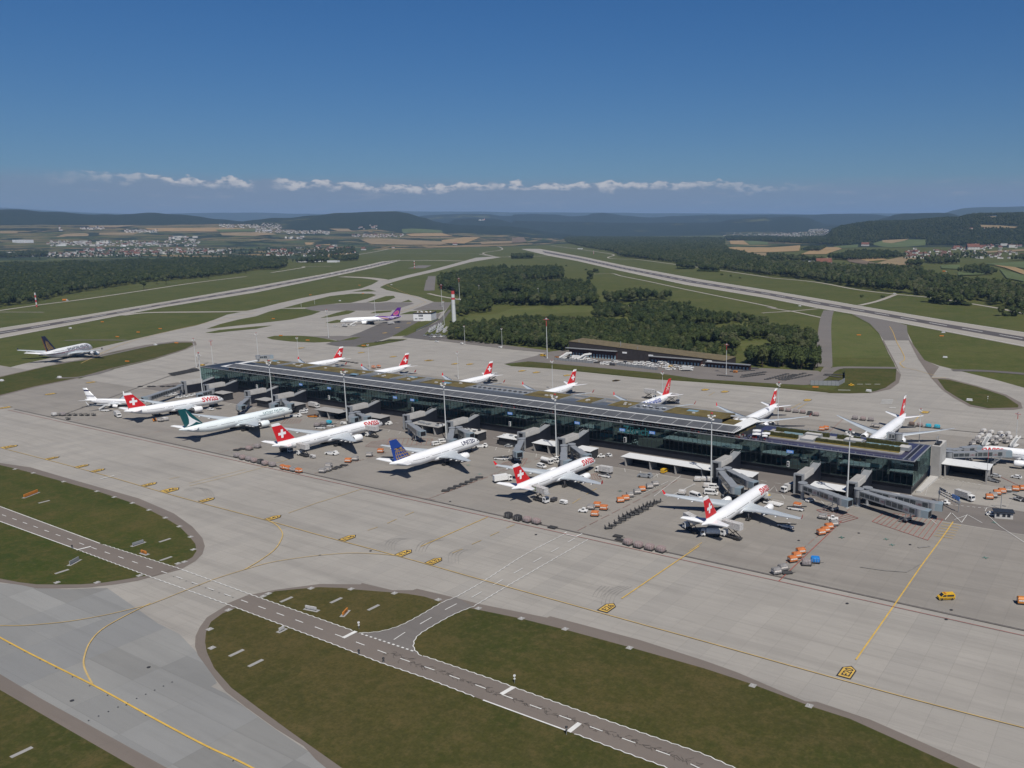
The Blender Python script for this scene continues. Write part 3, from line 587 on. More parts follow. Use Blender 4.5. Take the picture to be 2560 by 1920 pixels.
def dk(mb, nm, mats, parent=None):
    o = mb.build(nm, mats, parent or dock)
    if parent is None: o.location = -dock_off
    return o
mb = MB(); mb.box(X0+.6, X1-.6, Y0+.6, Y1-.6, 0, 3.6, 0); mb.box(X0+.3, X1-.3, Y0+.3, Y1-.3, 3.6, 4.0, 1); dk(mb, 'base_wall', ['cladding_dark', 'metal_dark'])
mb = MB()
for a, b in (((X0, Y0), (X1, Y0)), ((X1, Y0), (X1, Y1)), ((X1, Y1), (X0, Y1)), ((X0, Y1), (X0, Y0))): mb.add([(a[0], a[1], 4.0), (b[0], b[1], 4.0), (b[0], b[1], 14.7), (a[0], a[1], 14.7)], [(0, 1, 2, 3)])
gl = dk(mb, 'glass_facade', 'facade_glass')
mb = MB(); x = X0
while x <= X1+.1:
    for y in (Y0-.06, Y1+.06): mb.box(x-.05, x+.05, y-.07, y+.07, 3.9, 14.72)
    x += 2.62*1.0
for y in [Y0+i*2.66 for i in range(1, 12)]:
    for x in (X0-.06, X1+.06): mb.box(x-.07, x+.07, y-.05, y+.05, 3.9, 14.72)
for z in (4.0, 9.3):
    mb.box(X0-.1, X1+.1, Y0-.12, Y0-.02, z-.07, z+.07); mb.box(X0-.1, X1+.1, Y1+.02, Y1+.12, z-.07, z+.07)
mb.build('mullion_grid', 'metal_dark', gl)
mb = MB()
mb.box(X0+.4, X1-.4, Y0+.4, Y1-.4, 4.05, 4.3, 0); mb.box(X0+.4, X1-.4, Y0+3.5, Y1-3.5, 9.0, 9.5, 0); mb.box(X0+.4, X1-.4, Y0+.4, Y1-.4, 14.3, 14.6, 1)
dk(mb, 'floor_slabs', ['interior_floor', 'interior_dark'])
random.seed(11); x = X0+4
while x < X1-12:
    w = random.uniform(6, 22); g = random.uniform(3, 12); mb = MB(); mb.box(x, min(x+w, X1-4), Y0+9+random.uniform(0, 4), Y1-9, 4.3, 9.0, random.choice((0, 0, 1))); mb.box(x+g*.4, min(x+w*.8, X1-4), Y0+8+random.uniform(0, 5), Y1-8, 9.5, 14.3, random.choice((0, 1, 1))); dk(mb, 'interior_core', ['interior_wall', 'interior_dark']); x += w+g
x = X0+10
while x < X1-5: mb = MB(); mb.tube((x, Y0+4.2, 4.3), (x, Y0+4.2, 14.3), .45, n=8, mi=0); dk(mb, 'column', 'interior_wall'); x += 10.5
mb = MB(); x = X0+6
while x < X1-18:
    w = random.uniform(14, 30); mb.box(x, min(x+w, X1-2), Y0+3.3, Y0+3.45, 9.3, 10.7); 
    if random.random() < .6: mb.box(x+3, x+w*.7, Y0+5.5, Y0+5.7, 4.4, 6.6)
    x += w+random.uniform(2, 9)
dk(mb, 'glass_balustrade', 'interior_teal')
mb = MB(); mb.box(X0-.2, X1+.2, Y0-.25, Y1+.25, 14.72, 15.0, 0); mb.box(X0-.25, X1+.25, Y0-.3, Y0+.25, 15.0, 15.25, 1); mb.box(X0-.25, X1+.25, Y1-.25, Y1+.3, 15.0, 15.25, 1); mb.box(X1-.3, X1+.25, Y0+.25, Y1-.25, 15.0, 15.25, 1); mb.box(X0-.25, X0+.3, Y0+.25, Y1-.25, 15.0, 15.25, 1)
dk(mb, 'roof_deck', ['metal_dark', 'metal_grey'])
mb = MB(); mb.box(-164, X1-.6, Y0+.8, Y1-.8, 15.0, 15.14, 0)
for x in range(-160, -84, 8): mb.box(x, x+.25, Y0+1, Y0+1.25, 15.14, 15.8, 1); mb.box(x+3, x+3.3, Y0+1, Y0+1.4, 15.14, 15.6, 1)
for x in range(-163, -84, 3): mb.box(x, x+.08, Y0+.35, Y0+.43, 15.0, 16.1, 1); mb.box(x, x+.08, Y1-.43, Y1-.35, 15.0, 16.1, 1)
mb.box(-164, X1-.5, Y0+.36, Y0+.42, 16.06, 16.12, 1); mb.box(-164, X1-.5, Y1-.42, Y1-.36, 16.06, 16.12, 1)
for y in [Y0+2.0+i*2.35 for i in range(12)]: mb.box(-87.4, -86.2, y, y+1.9, 15.14, 15.2, 2)
mb.box(-85.9, -85.6, Y0+1.5, Y1-1.5, 15.14, 15.3, 1); mb.box(-88.1, -87.8, Y0+1.5, Y1-1.5, 15.14, 15.3, 1)
dk(mb, 'roof_terrace', ['deck_purple', 'metal_grey', 'black_plastic'])
mb = MB(); mb.box(-158, -91, 374.2, 375.2, 15.14, 15.7, 1); mb.box(-158, -91, 390.6, 391.2, 15.14, 15.6, 1); mb.box(-158, -90.5, 375.2, 390.6, 15.14, 15.5, 1)
bed = dk(mb, 'planter_bed', ['dry_grass', 'concrete_grey'])
mb = MB(); 
for xa, xb in ((-157.5, -140), (-131, -92)): mb.box(xa, xb, 375.3, 377.4, 15.45, 15.75)
mb.build('dry_grass_strip', 'dry_grass', bed)
def hedge_mb(xa, xb, y, h, w=1.5):
    q = MB(); x = xa; random.seed(int(xa*7))
    while x < xb:
        d = random.uniform(.7, 1.6); q.box(x, min(x+d, xb), y-w/2+random.uniform(-.1, .1), y+w/2+random.uniform(-.1, .1), 15.5, 15.5+h*random.uniform(.9, 1.06)); x += d
    return q
for xa, xb, y, h in ((-157.5, -140, 378.4, 1.9), (-131, -112, 378.4, 1.5), (-112, -92, 378.2, 2.2), (-155, -128, 388.4, 1.9), (-124, -113, 388.4, 2.0), (-110, -91, 388.2, 1.9)):
    hedge_mb(xa, xb, y, h).build('hedge', 'hedge', bed)
mb = MB(); mb.box(-150, -140.5, 385.6, 386.8, 15.5, 16.2); mb.build('roof_glazing', 'skylight', bed)
mb = MB(); mb.box(-109, -94, 382.2, 385.6, 15.5, 16.3)
for x in range(-109, -94): mb.box(x, x+.12, 382.1, 385.7, 16.28, 16.4)
mb.build('roof_glazing', 'skylight', bed)
for xa, xb, ya, yb, z in ((-138, -131.5, 375.5, 384, 16.6), (-139, -131, 384.5, 388, 17.0), (-119, -110.5, 381.5, 386.5, 17.2), (-110.5, -106.5, 381, 383.5, 16.4), (-93.5, -88.8, 381, 386.5, 17.0)): mb = MB(); mb.box(xa, xb, ya, yb, 15.5, z, 0); mb.box(xa+.3, xb-.3, ya+.3, yb-.3, z-.02, z+.08, 1); mb.build('ventilation_unit', ['metal_grey', 'concrete_pale'], bed)
# people terrace with furniture and parasols at the end of the canopy
mb = MB(); random.seed(3)
for i in range(900):
    x = random.uniform(-574, -152); y = random.uniform(Y0+.9, Y0+7.0); h = random.uniform(.5, 1.6); w = random.uniform(.15, .55); mb.box(x-w, x+w, y-w*.5, y+w*.5, 15.0, 15.0+h, random.choice((0, 0, 0, 0, 1, 2, 3)))
mat('furniture_brown', (.10, .05, .035), .8); mat('cloth_red', (.22, .02, .02), .8); mat('cloth_pale', (.32, .31, .30), .8)
dk(mb, 'terrace_furniture', ['metal_dark', 'furniture_brown', 'cloth_red', 'cloth_pale'])
mb = MB(); mb.box(X0, -150, Y0+.34, Y0+.40, 16.05, 16.12)
for i in range(150): x = X0+i*3.05; mb.box(x, x+.07, Y0+.33, Y0+.41, 15.0, 16.1)
dk(mb, 'terrace_railing', 'metal_grey')
for x, y in ((-158.5, 371.8), (-155, 375), (-161, 378), (-153.5, 370)):
    p = thing('parasol', {-158.5: 'large square cream parasol nearest the roof edge by the canopy corner', -155: 'square cream parasol standing against the planted terrace bed', -161: 'square cream parasol half under the canopy end on the terrace', -153.5: 'small pale parasol on the terrace beside the hedge'}[x], 'parasol', (x, y, 15.0), .35)
    q = MB(); q.tube((0, 0, 0), (0, 0, 2.3), .05, n=6); q.build('pole', 'metal_grey', p)
    q = MB(); w = 2.0 if x != -153.5 else 1.3; q.add([(-w, -w, 2.1), (w, -w, 2.1), (w, w, 2.1), (-w, w, 2.1), (0, 0, 2.75)], [(0, 1, 4), (1, 2, 4), (2, 3, 4), (3, 0, 4), (3, 2, 1, 0)]); q.build('canopy', 'roof_white', p)
# solar canopy
XA, XB = -575., -168.
mb = MB(); zl, zr = 17.6, 18.9
def slope(x0, x1, y0, y1, t=.18, mi=0): mb.hexa([(x0, y0, zl-t), (x1, y0, zl-t), (x1, y1, zr-t), (x0, y1, zr-t), (x0, y0, zl), (x1, y0, zl), (x1, y1, zr), (x0, y1, zr)], mi)
slope(XA, XB, 366.9, 374.6); mb.box(XA, XB, 374.6, 375.6, 18.6, 19.05, 1); mb.box(XA, XB, 366.6, 366.9, 17.35, 17.66, 1)
mb.hexa([(XB-4.5, 375.6, 18.7), (XB, 366.6, 17.4), (XB+.6, 398.8, 17.4), (XB-4.5, 396, 18.7), (XB-4.5, 375.6, 18.95), (XB, 366.6, 17.62), (XB+.6, 398.8, 17.62), (XB-4.5, 396, 18.95)], 1)
mb.hexa([(XA-6, 366.9, 17.3), (XA, 366.9, 17.3), (XA+3, 392, 18.7), (XA, 392, 18.7), (XA-6, 366.9, 17.5), (XA, 366.9, 17.58), (XA+3, 392, 18.95), (XA, 392, 18.95)], 1)
mb.box(-185, XB-4.4, 394.4, 396.2, 18.5, 18.9, 0); mb.hexa([(-185, 396.2, 18.7), (XB+.4, 396.2, 18.7), (XB+.6, 401, 17.6), (-185, 401, 17.6), (-185, 396.2, 18.9), (XB+.4, 396.2, 18.9), (XB+.6, 401, 17.8), (-185, 401, 17.8)], 0)
can = dk(mb, 'solar_canopy', ['canopy_white', 'roof_white'])
mb = MB(); x = XA+.4; n = 0
while x < XB-1:
    w = min(8.1, XB-.4-x)
    for k2 in range(4):
        a = k2/4+.012; b = (k2+1)/4-.012; ya, yb = 367.1+a*7.3, 367.1+b*7.3; za, zb = zl+.02+(ya-366.9)*(zr-zl)/7.7, zl+.02+(yb-366.9)*(zr-zl)/7.7
        mb.hexa([(x, ya, za), (x+w, ya, za), (x+w, yb, zb), (x, yb, zb), (x, ya, za+.06), (x+w, ya, za+.06), (x+w, yb, zb+.06), (x, yb, zb+.06)], 0)
    x += 8.45
for x in (-184.6, -180, -175.4, -170.9):
    mb.hexa([(x, 396.5, 18.85), (x+4.2, 396.5, 18.85), (x+4.2, 400.7, 17.9), (x, 400.7, 17.9), (x, 396.5, 18.9), (x+4.2, 396.5, 18.9), (x+4.2, 400.7, 17.95), (x, 400.7, 17.95)], 0)
mb.build('solar_panels', 'solar', can)
x = XA+2
while x < XB: mb = MB(); mb.bar((x, 374.0, 15.0), (x, 374.0, 18.6), .22); mb.bar((x, 374.0, 17.2), (x, 367.2, 17.35), .14); dk(mb, 'canopy_strut', 'metal_dark'); x += 8.45
# upper storey with sedum roof and sunken plant wells
BA, BB = -565., -183.
mb = MB(); mb.hexa([(BA, 383.0, 15), (BB, 383.0, 15), (BB, 397.8, 15), (BA, 397.8, 15), (BA, 384.6, 18.9), (BB, 384.6, 18.9), (BB, 397.8, 17.4), (BA, 397.8, 17.4)], 0)
mb.box(BA, BB, 400.0, 401.0, 17.9, 19.0, 1); mb.box(BA-8, BB+14, 375.7, 383.0, 15.0, 17.2, 2); mb.box(BB+.05, BB+14.5, 383.0, 394.2, 15.0, 17.2, 2)
up = dk(mb, 'upper_storey', ['fascia_grey', 'metal_grey', 'roof_sedum'])
wells = []
for t, xa, ya, xb, yb in (('b', 770, 300, 850, 300), ('b', 960, 330, 1040, 330), ('b', 1440, 395, 1580, 395), ('b', 1690, 425, 1780, 425), ('b', 1890, 445, 2000, 445), ('c', 620, 500, 1130, 560), ('c', 1460, 590, 1590, 610), ('c', 1740, 620, 1870, 640), ('d', 300, 390, 590, 430)):
    p, q = at(t, xa, ya, 19), at(t, xb, yb, 19); wells.append((p.x, q.x))
mb = MB(); segs = []; x = BA
for a, b in wells: segs.append((x, a)); x = b
segs.append((x, BB))
for a, b in segs: mb = MB(); mb.hexa([(a, 385.3, 17.0), (b, 385.3, 17.0), (b, 400.0, 17.0), (a, 400.0, 17.0), (a, 384.7, 19.0), (b, 384.7, 19.0), (b, 400.0, 18.9), (a, 400.0, 18.9)], 0); mb.build('sedum_roof', 'roof_sedum', up)
for a, b in wells:
    mb = MB(); mb.box(a, b, 385.35, 400.0, 16.5, 16.8, 1); mb.box(a-.01, a+.35, 385.3, 400.1, 16.6, 19.12, 0); mb.box(b-.35, b+.01, 385.3, 400.1, 16.6, 19.12, 0); mb.box(a+.35, b-.35, 386.0, 386.6, 16.8, 18.0, 2)
    if b-a > 14:
        for i in range(int((b-a)/4)): mb.box(a+1+i*4, a+3.8+i*4, 388, 396, 16.8, 18.6, 0); mb.tube((a+2.4+i*4, 392, 18.6), (a+2.4+i*4, 392, 18.9), 1.1, n=10, mi=3)
    mb.build('plant_well', ['metal_grey', 'concrete_pale', 'skylight', 'black_plastic'], up)
random.seed(8)
for i in range(26):
    mb = MB(); x = random.choice([s for s in segs if s[1]-s[0] > 6]); xx = random.uniform(x[0]+2, x[1]-3); yy = random.uniform(388, 394.5); mb.box(xx, xx+random.uniform(.8, 2.2), yy, yy+1.2, 18.8, 19.5); mb.build('roof_vent', 'concrete_pale', up)
for t, x, y in (('c', 400, 475), ('b', 1330, 400), ('b', 640, 285), ('d', 800, 440), ('c', 110, 425)): p = at(t, x, y, 19.0); mb = MB(); mb.box(p.x-3.0, p.x+3.0, p.y-1.2, p.y+2.0, 18.9, 19.15); mb.build('roof_light', 'skylight', up)
# writing behind the glass, blue gate boards and cameras on the wall
V, F, w = text_mesh('Zürich', 5.4, .012); mb = MB(); xa, xb = at('c', 1885, 905, 11).x, at('c', 2110, 935, 11).x; k_ = (xb-xa)/w
mb.add([(xa+vx*k_, Y0-.16, 10.1+vy*k_*.95) for vx, vy in V], F); mat('letter_teal', (.02, .12, .13), .5, var=.1); dk(mb, 'facade_lettering', 'letter_teal')
for t, x, y, txt in (('e', 190, 792, 'E26'), ('c', 1530, 820, 'E35'), ('c', 1920, 880, 'E34'), ('c', 950, 738, 'E43'), ('c', 105, 622, 'E45'), ('d', 450, 628, 'E32'), ('b', 1685, 600, 'E47'), ('b', 1115, 520, 'E52'), ('b', 870, 488, 'E54')):
    p = at(t, x, y, 12.6); k_ = (Y0-.2)/p.y; mb = MB(); z = HC+(12.6-HC)*k_; xx = p.x*k_; mb.box(xx-1.7, xx+1.7, Y0-.22, Y0-.14, z-.7, z+.7)
    sg = dk(mb, 'gate_board', 'sign_blue'); V, F, w = text_mesh(txt, 1.0, .02); q = MB(); q.add([(xx-1.25+vx*2.5/w, Y0-.24, z-.42+vy*1.15) for vx, vy in V], F); q.build('gate_number', 'roof_white', sg)
for t, x, y, txt in (('e', 175, 898, 0), ('d', 215, 690, 0), ('c', 1948, 965, 0), ('c', 950, 828, 0), ('c', 108, 703, 0), ('b', 1838, 703, 0), ('b', 1465, 715, 0), ('b', 1115, 600, 0), ('b', 492, 505, 0)):
    p = at(t, x, y, 5.6); k_ = (Y0-.2)/p.y; xx = p.x*k_; z = HC+(5.6-HC)*k_; mb = MB(); mb.box(xx-.55, xx+.55, Y0-.6, Y0-.13, z-1.3, z+1.3, 0); mb.box(xx-.38, xx+.38, Y0-.64, Y0-.6, z+.2, z+1.1, 1); mb.box(xx-.38, xx+.38, Y0-.64, Y0-.6, z-1.0, z-.1, 1); dk(mb, 'docking_display', ['roof_white', 'black_plastic'])
# concrete stair head and hall at the right end
mb = MB(); mb.box(-82.4, -78.6, 397.5, 411, 0, 15.2, 0); mb.box(-82.2, -78.8, 397.7, 410.8, 15.2, 15.3, 1); st = thing('stair_tower', 'tall pale concrete stair tower beside the right end of the glass dock', 'tower', (0, 0, 0)); mb.build('wall', ['concrete_grey', 'concrete_pale'], st)
mb = MB(); mb.hexa([(-82.4, 371, 0), (-80.4, 371, 0), (-78.7, 398, 0), (-82.4, 398, 0), (-82.4, 371, .9), (-80.4, 371, .9), (-78.7, 398, 1.0), (-82.4, 398, 1.0)]); mb.build('plinth', 'concrete_pale', st)
mb = MB(); mb.box(-81.6, -79.4, 399, 405, 15.3, 16.2, 1)
for y in (399.5, 404): mb.bar((-81, y, 15.3), (-81, y, 18.6), .2, mi=0)
mb.bar((-81, 399.5, 18.6), (-81, 404, 18.6), .25, mi=0); mb.build('roof_frame', ['metal_grey', 'black_plastic'], st)
# ================================================================ FIXED BRIDGES, CANOPIES
FB = [(-102.5, 'over the twin jet bridges nearest the right end'), (-126.0, 'at the second stand from the right end'), (-166.0, 'by the nose of the red-lettered airliner nearest the camera'), (-254.5, 'right of the middle mast, by the second red-lettered airliner'), (-280.5, 'left of the middle white canopy'), (-332.0, 'by the nose of the blue-finned airliner'),
      (-366.0, 'by the folded jet bridge left of the blue-finned airliner'), (-415.0, 'at the nose of the airliner with the catering truck'), (-486.8, 'by the nose of the teal-finned airliner'), (-516.2, 'left of the teal-finned airliner'), (-563.0, 'by the farthest red-finned airliner'), (-590.5, 'at the far left end of the dock')]
for X, where in FB:
    t = thing('boarding_stairwell', 'concrete and dark metal boarding stairwell %s' % where, 'walkway', (X, 0, 0))
    mb = MB(); mb.box(-2.0, 2.0, 344.0, 356.4, 6.2, 9.0, 0); mb.box(-1.85, 1.85, 344.1, 356.3, 9.0, 9.08, 1); mb.box(2.0, 2.06, 344.6, 355.6, 6.5, 8.8, 2); mb.build('upper_gallery', ['concrete_pale', 'concrete_grey', 'concrete_pale'], t)
    mb = MB(); mb.box(-2.2, -1.5, 342.4, 344.0, 0, 9.3, 0); mb.box(1.5, 2.2, 342.4, 344.0, 0, 9.3, 0); mb.box(-1.5, 1.5, 342.6, 343.9, 8.6, 9.25, 0); mb.box(-1.45, 1.45, 343.2, 343.5, 0, 8.6, 1); mb.build('portal_frame', ['metal_grey', 'cladding_dark'], t)
    mb = MB(); mb.box(-1.9, 1.9, 344.0, 358.5, 0, 6.2, 0); mb.hexa([(-1.9, 358.5, 0), (1.9, 358.5, 0), (1.9, 366.3, 0), (-1.9, 366.3, 0), (-1.9, 358.5, 6.6), (1.9, 358.5, 6.6), (1.9, 366.3, 8.3), (-1.9, 366.3, 8.3)], 0); mb.build('dark_wall', 'cladding_dark', t)
    mb = MB(); mb.hexa([(-1.9, 356.4, 6.25), (1.9, 356.4, 6.25), (1.9, 366.2, 8.35), (-1.9, 366.2, 8.35), (-1.9, 356.4, 6.5), (1.9, 356.4, 6.5), (1.9, 366.2, 8.6), (-1.9, 366.2, 8.6)], 0)
    for sx in (-1.9, 1.82): mb.bar((sx, 362.5, 8.7), (sx, 366.2, 9.4), .06, mi=1); mb.bar((sx, 362.5, 7.8), (sx, 362.5, 8.7), .06, mi=1)
    mb.build('ramp_roof', ['metal_grey', 'roof_white'], t)
def canopy(nm, label, x0, x1, y0, y1, z, roofm, pillars, wall=False, units=0, back=True, cat='canopy'):
    t = thing(nm, label, cat, ((x0+x1)/2, (y0+y1)/2, 0)); cx, cy = (x0+x1)/2, (y0+y1)/2
    mb = MB(); mb.hexa([(x0-cx, y0-cy, z-.45), (x1-cx, y0-cy, z-.45), (x1-cx, y1-cy, z-.15), (x0-cx, y1-cy, z-.15), (x0-cx-.3, y0-cy-.4, z-.1), (x1-cx+.3, y0-cy-.4, z-.1), (x1-cx, y1-cy, z+.05), (x0-cx, y1-cy, z+.05)]); mb.build('roof', roofm, t)
    for px_ in pillars:
        mb = MB(); mb.hexa([(px_-cx-.25, y0-cy+.6, 0), (px_-cx+.25, y0-cy+.6, 0), (px_-cx+.25, y1-cy-1, 0), (px_-cx-.25, y1-cy-1, 0), (px_-cx-.25, y0-cy-.1, z-.4), (px_-cx+.25, y0-cy-.1, z-.4), (px_-cx+.25, y1-cy-.2, z-.4), (px_-cx-.25, y1-cy-.2, z-.4)]); mb.build('pillar', 'concrete_grey', t)
    if wall: mb = MB(); mb.box(x0-cx+.4, x1-cx-.4, y0-cy+.8, y1-cy-.3, 0, z-.5, 0); mb.build('wall', 'metal_dark', t)
    elif back: mb = MB(); mb.box(x0-cx+.2, x1-cx-.2, y1-cy-.4, y1-cy-.1, 0, z-.5); mb.build('rear_wall', 'cladding_dark', t)
    if units:
        random.seed(int(-x0))
        for i in range(units): mb = MB(); a, b = random.uniform(x0-cx+1, x1-cx-2.5), random.uniform(y0-cy+1, y1-cy-2); mb.box(a, a+random.uniform(.8, 2.2), b, b+1.2, z, z+random.uniform(.4, .9)); mb.build('roof_unit', random.choice(('metal_grey', 'roof_white', 'metal_dark')), t)
canopy('service_canopy', 'longest white flat canopy on splayed pillars over the service road', -217, -168.5, 342, 349.8, 5.0, 'roof_white', (-215, -201, -187.2, -173))
canopy('service_canopy', 'white flat canopy crossed by the middle mast shadow', -272, -257, 341.6, 349.5, 5.0, 'roof_white', (-271.4, -262)); canopy('service_canopy', 'small white square canopy behind the jet bridge of the second red-lettered airliner', -246, -235.5, 342.2, 350, 4.9, 'roof_white', (-241, -236.2), True)
canopy('service_canopy', 'white roofed hut with rooftop boxes left of the middle canopy', -297, -283.5, 342.8, 350.8, 4.8, 'roof_white', (), True, 7, cat='service building'); canopy('service_canopy', 'white canopy behind the jet bridge second from the right end', -121, -105, 342.2, 350, 4.9, 'roof_white', (-120.5, -112)); canopy('service_canopy', 'narrow white canopy behind the twin jet bridges', -97.5, -79.2, 344.5, 350.4, 4.9, 'roof_white', (-90, -80))
canopy('service_canopy', 'white canopy beside the nose of the nearest red-lettered airliner', -160.5, -147.5, 342.2, 350, 4.9, 'roof_white', (-152,), True)
canopy('service_hall', 'open dark vehicle hall under a pale sloping roof right of the dock', -80, -57.8, 402, 412.8, 6.2, 'roof_white', (-77, -59), cat='vehicle hall')
canopy('service_building', 'grey flat roofed building beside the far catering truck', -443.5, -420, 339.5, 347.6, 5.0, 'concrete_grey', (-440, -431), False, cat='service building'); canopy('service_building', 'grey flat roofed block before the nose of the teal-finned airliner', -477, -463, 341, 349, 5.0, 'concrete_grey', (), True, cat='service building'); canopy('service_building', 'grey flat roofed block behind the jet bridge left of the teal-finned airliner', -505, -492.5, 341, 348.5, 5.0, 'concrete_grey', (), True, cat='service building')
canopy('service_building', 'grey flat roofed block by the nose of the catered red-lettered airliner', -404, -386.5, 342, 350, 5.0, 'concrete_grey', (), True, cat='service building'); canopy('service_building', 'grey slab roof with lifted walkway and ducts left of the second mast', -361, -339, 341.5, 349.5, 5.2, 'concrete_grey', (-352, -343), False, 12, cat='service building'); canopy('service_building', 'cluttered flat roof with orange pipes at the nose of the blue-finned airliner', -327, -310, 341.5, 349.5, 5.0, 'concrete_pale', (), True, 12, cat='service building')
canopy('service_building', 'grey flat roofed block before the farthest red-finned airliner', -553, -540, 341, 348.5, 5.0, 'concrete_grey', (), True, cat='service building')
# ================================================================ LIGHT MASTS
mat('mast_white', (.54, .56, .56), .5, .1, .04); mat('mast_red', (.42, .05, .05), .5, var=.05); mat('lamp_face', (.50, .50, .49), .3, var=0)
def make_mast(h, red):
    t = thing('light_mast', '-', 'light mast', (0, 0, 0))
    mb = MB(); mb.tube((0, 0, 0), (0, 0, .5), .75, .75, 10); mb.tube((0, 0, .5), (0, 0, h-3.2 if not red else h-1.6), .34, .19, 10); mb.build('pole', 'mast_white', t)
    mb = MB(); 
    if red:
        mb.tube((0, 0, h-7), (0, 0, h-1.6), .30, .26, 8, 1); mb.box(-2.6, 2.6, -.5, .5, h-1.6, h-1.35, 1); mb.box(-.5, .5, -2.6, 2.6, h-1.34, h-1.15, 1); mb.tube((0, 0, h-1.2), (0, 0, h-.2), 1.1, .8, 8, 0); mb.tube((0, 0, h-.2), (0, 0, h+.3), .35, .3, 8, 1); mb.build('lamp_head', ['metal_grey', 'mast_red'], t)
    else:
        mb.tube((0, 0, h-3.4), (0, 0, h-.5), .26, .22, 8, 0); mb.tube((0, 0, h-.5), (0, 0, h), .55, .55, 8, 1); mb.box(-1.5, 1.5, -.12, .12, h-1.4, h-1.2, 0); mb.box(-.12, .12, -1.5, 1.5, h-2.4, h-2.2, 0); mb.build('lamp_head', ['metal_grey', 'mast_red'], t)
        for i, (a, b, z) in enumerate(((-1.4, -.4, h-1.5), (1.4, -.4, h-1.5), (0, -1.5, h-2.5), (.9, -1.1, h-3.1), (-.9, -1.0, h-2.2), (0, 1.4, h-2.4))): q = MB(); q.hexa([(a-.45, b-.35, z-.1), (a+.45, b-.35, z-.1), (a+.45, b+.35, z+.2), (a-.45, b+.35, z+.2), (a-.45, b-.35, z+.1), (a+.45, b-.35, z+.1), (a+.45, b+.35, z+.42), (a-.45, b+.35, z+.42)]); q.build('floodlight', 'lamp_face', t)
    return t
proto = {}
def place_mast(x, y, h, red, label):
    key = (red,); 
    if key not in proto: proto[key] = make_mast(33.8, red); r = proto[key]; r.location = (x, y, 0); r['label'] = label; r['group'] = 'apron light masts'
    else: r = clone(proto[key], (x, y, 0), random.uniform(0, .4), label)
    r['group'] = 'apron light masts'; k_ = h/33.8; r.scale = (max(k_, .55), max(k_, .55), k_)
def hpx(base, t, x, y):
    lo, hi = 0., 80.
    for _ in range(40):
        m_ = (lo+hi)/2; v = Vector((base.x, base.y, m_))-CAM; zz = v.dot(CF); yy = CY-FPX*v.dot(CU)/zz
        if yy > px(t, x, y)[1]: lo = m_
        else: hi = m_
    return lo
FM = [('a', 1712, 275, 'far left of the dock front, by the farthest red-finned airliner'), ('b', 592, 272, 'by the nose of the teal-finned airliner'), ('b', 1237, 352, 'beside the red-lettered nose with the catering truck'), ('c', 374, 452, 'beside the nose of the blue-finned airliner'), ('c', 1337, 562, 'through the middle white canopy by the second red-lettered airliner'), ('d', 966, 447, 'at the right end of the longest canopy'), ('e', 711, 587, 'between the jet bridges near the right end of the dock')]
for t, x, y, w in FM: p = at(t, x, y, 34.2); place_mast(p.x, p.y, 33.8, False, 'white floodlight mast standing %s' % w)
for t, x, y, bx, by, red, w in (('e', 97, 190, 85, 565, False, 'grey floodlight mast in front of the red fin behind the dock terrace'), ('e', 1318, 418, 1305, 710, False, 'floodlight mast by the engine of the airliner behind the right end of the dock'), ('e', 2160, 455, 2140, 720, True, 'red headed mast among the parked carts at the right edge'), ('a', 1675, 158, 1697, 410, False, 'tall floodlight mast beyond the far left end of the dock'), ('a', 1817, 172, 1843, 400, True, 'red headed mast behind the far left end of the dock'),
    ('b', 487, 40, 507, 285, False, 'floodlight mast rising behind the left end of the dock roof'), ('b', 848, 75, 855, 290, False, 'floodlight mast between dock roof and first red fin'), ('b', 1457, 135, 1465, 350, False, 'floodlight mast left of the second red fin behind the dock'), ('c', 497, 205, 505, 440, False, 'floodlight mast left of the third red fin behind the dock'), ('c', 1308, 275, 1320, 545, False, 'floodlight mast left of the fourth red fin behind the dock'), ('d', 540, 100, 540, 365, False, 'floodlight mast before the flower patterned fin'),
    ('i', 298, 1295, 305, 1645, True, 'red headed mast left of the low dark building'), ('w', 1272, 172, 1268, 395, True, 'red headed mast at the right end of the low dark building'), ('h', 613, 1220, 628, 1465, False, 'grey mast by the nose of the purple-tailed airliner'), ('h', 1020, 1108, 1032, 1285, False, 'grey mast behind the purple-tailed airliner'), ('h', 1617, 1145, 1627, 1355, False, 'grey mast above the parked air stairs'), ('h', 1598, 1005, 1608, 1200, True, 'red headed mast left of the striped chimney'), ('h', 1750, 950, 1760, 1130, True, 'red headed mast right of the striped chimney'),
    ('h', 1797, 1360, 1805, 1525, False, 'short green lamp mast left of the woodland front'), ('h', 2118, 1382, 2127, 1545, False, 'short green lamp mast before the woodland front'), ('h', 1925, 1010, 1930, 1118, False, 'thin mast standing among the woodland trees'), ('i', 225, 1035, 228, 1145, False, 'thin mast deep in the woodland'), ('h', 388, 1145, 392, 1205, False, 'thin pole on the grass by the taxiway fork'), ('h', 505, 1120, 508, 1178, False, 'thin pole right of another by the taxiway fork')):
    b = at(t, bx, by, 0); place_mast(b.x, b.y, hpx(b, t, x, y), red, w)
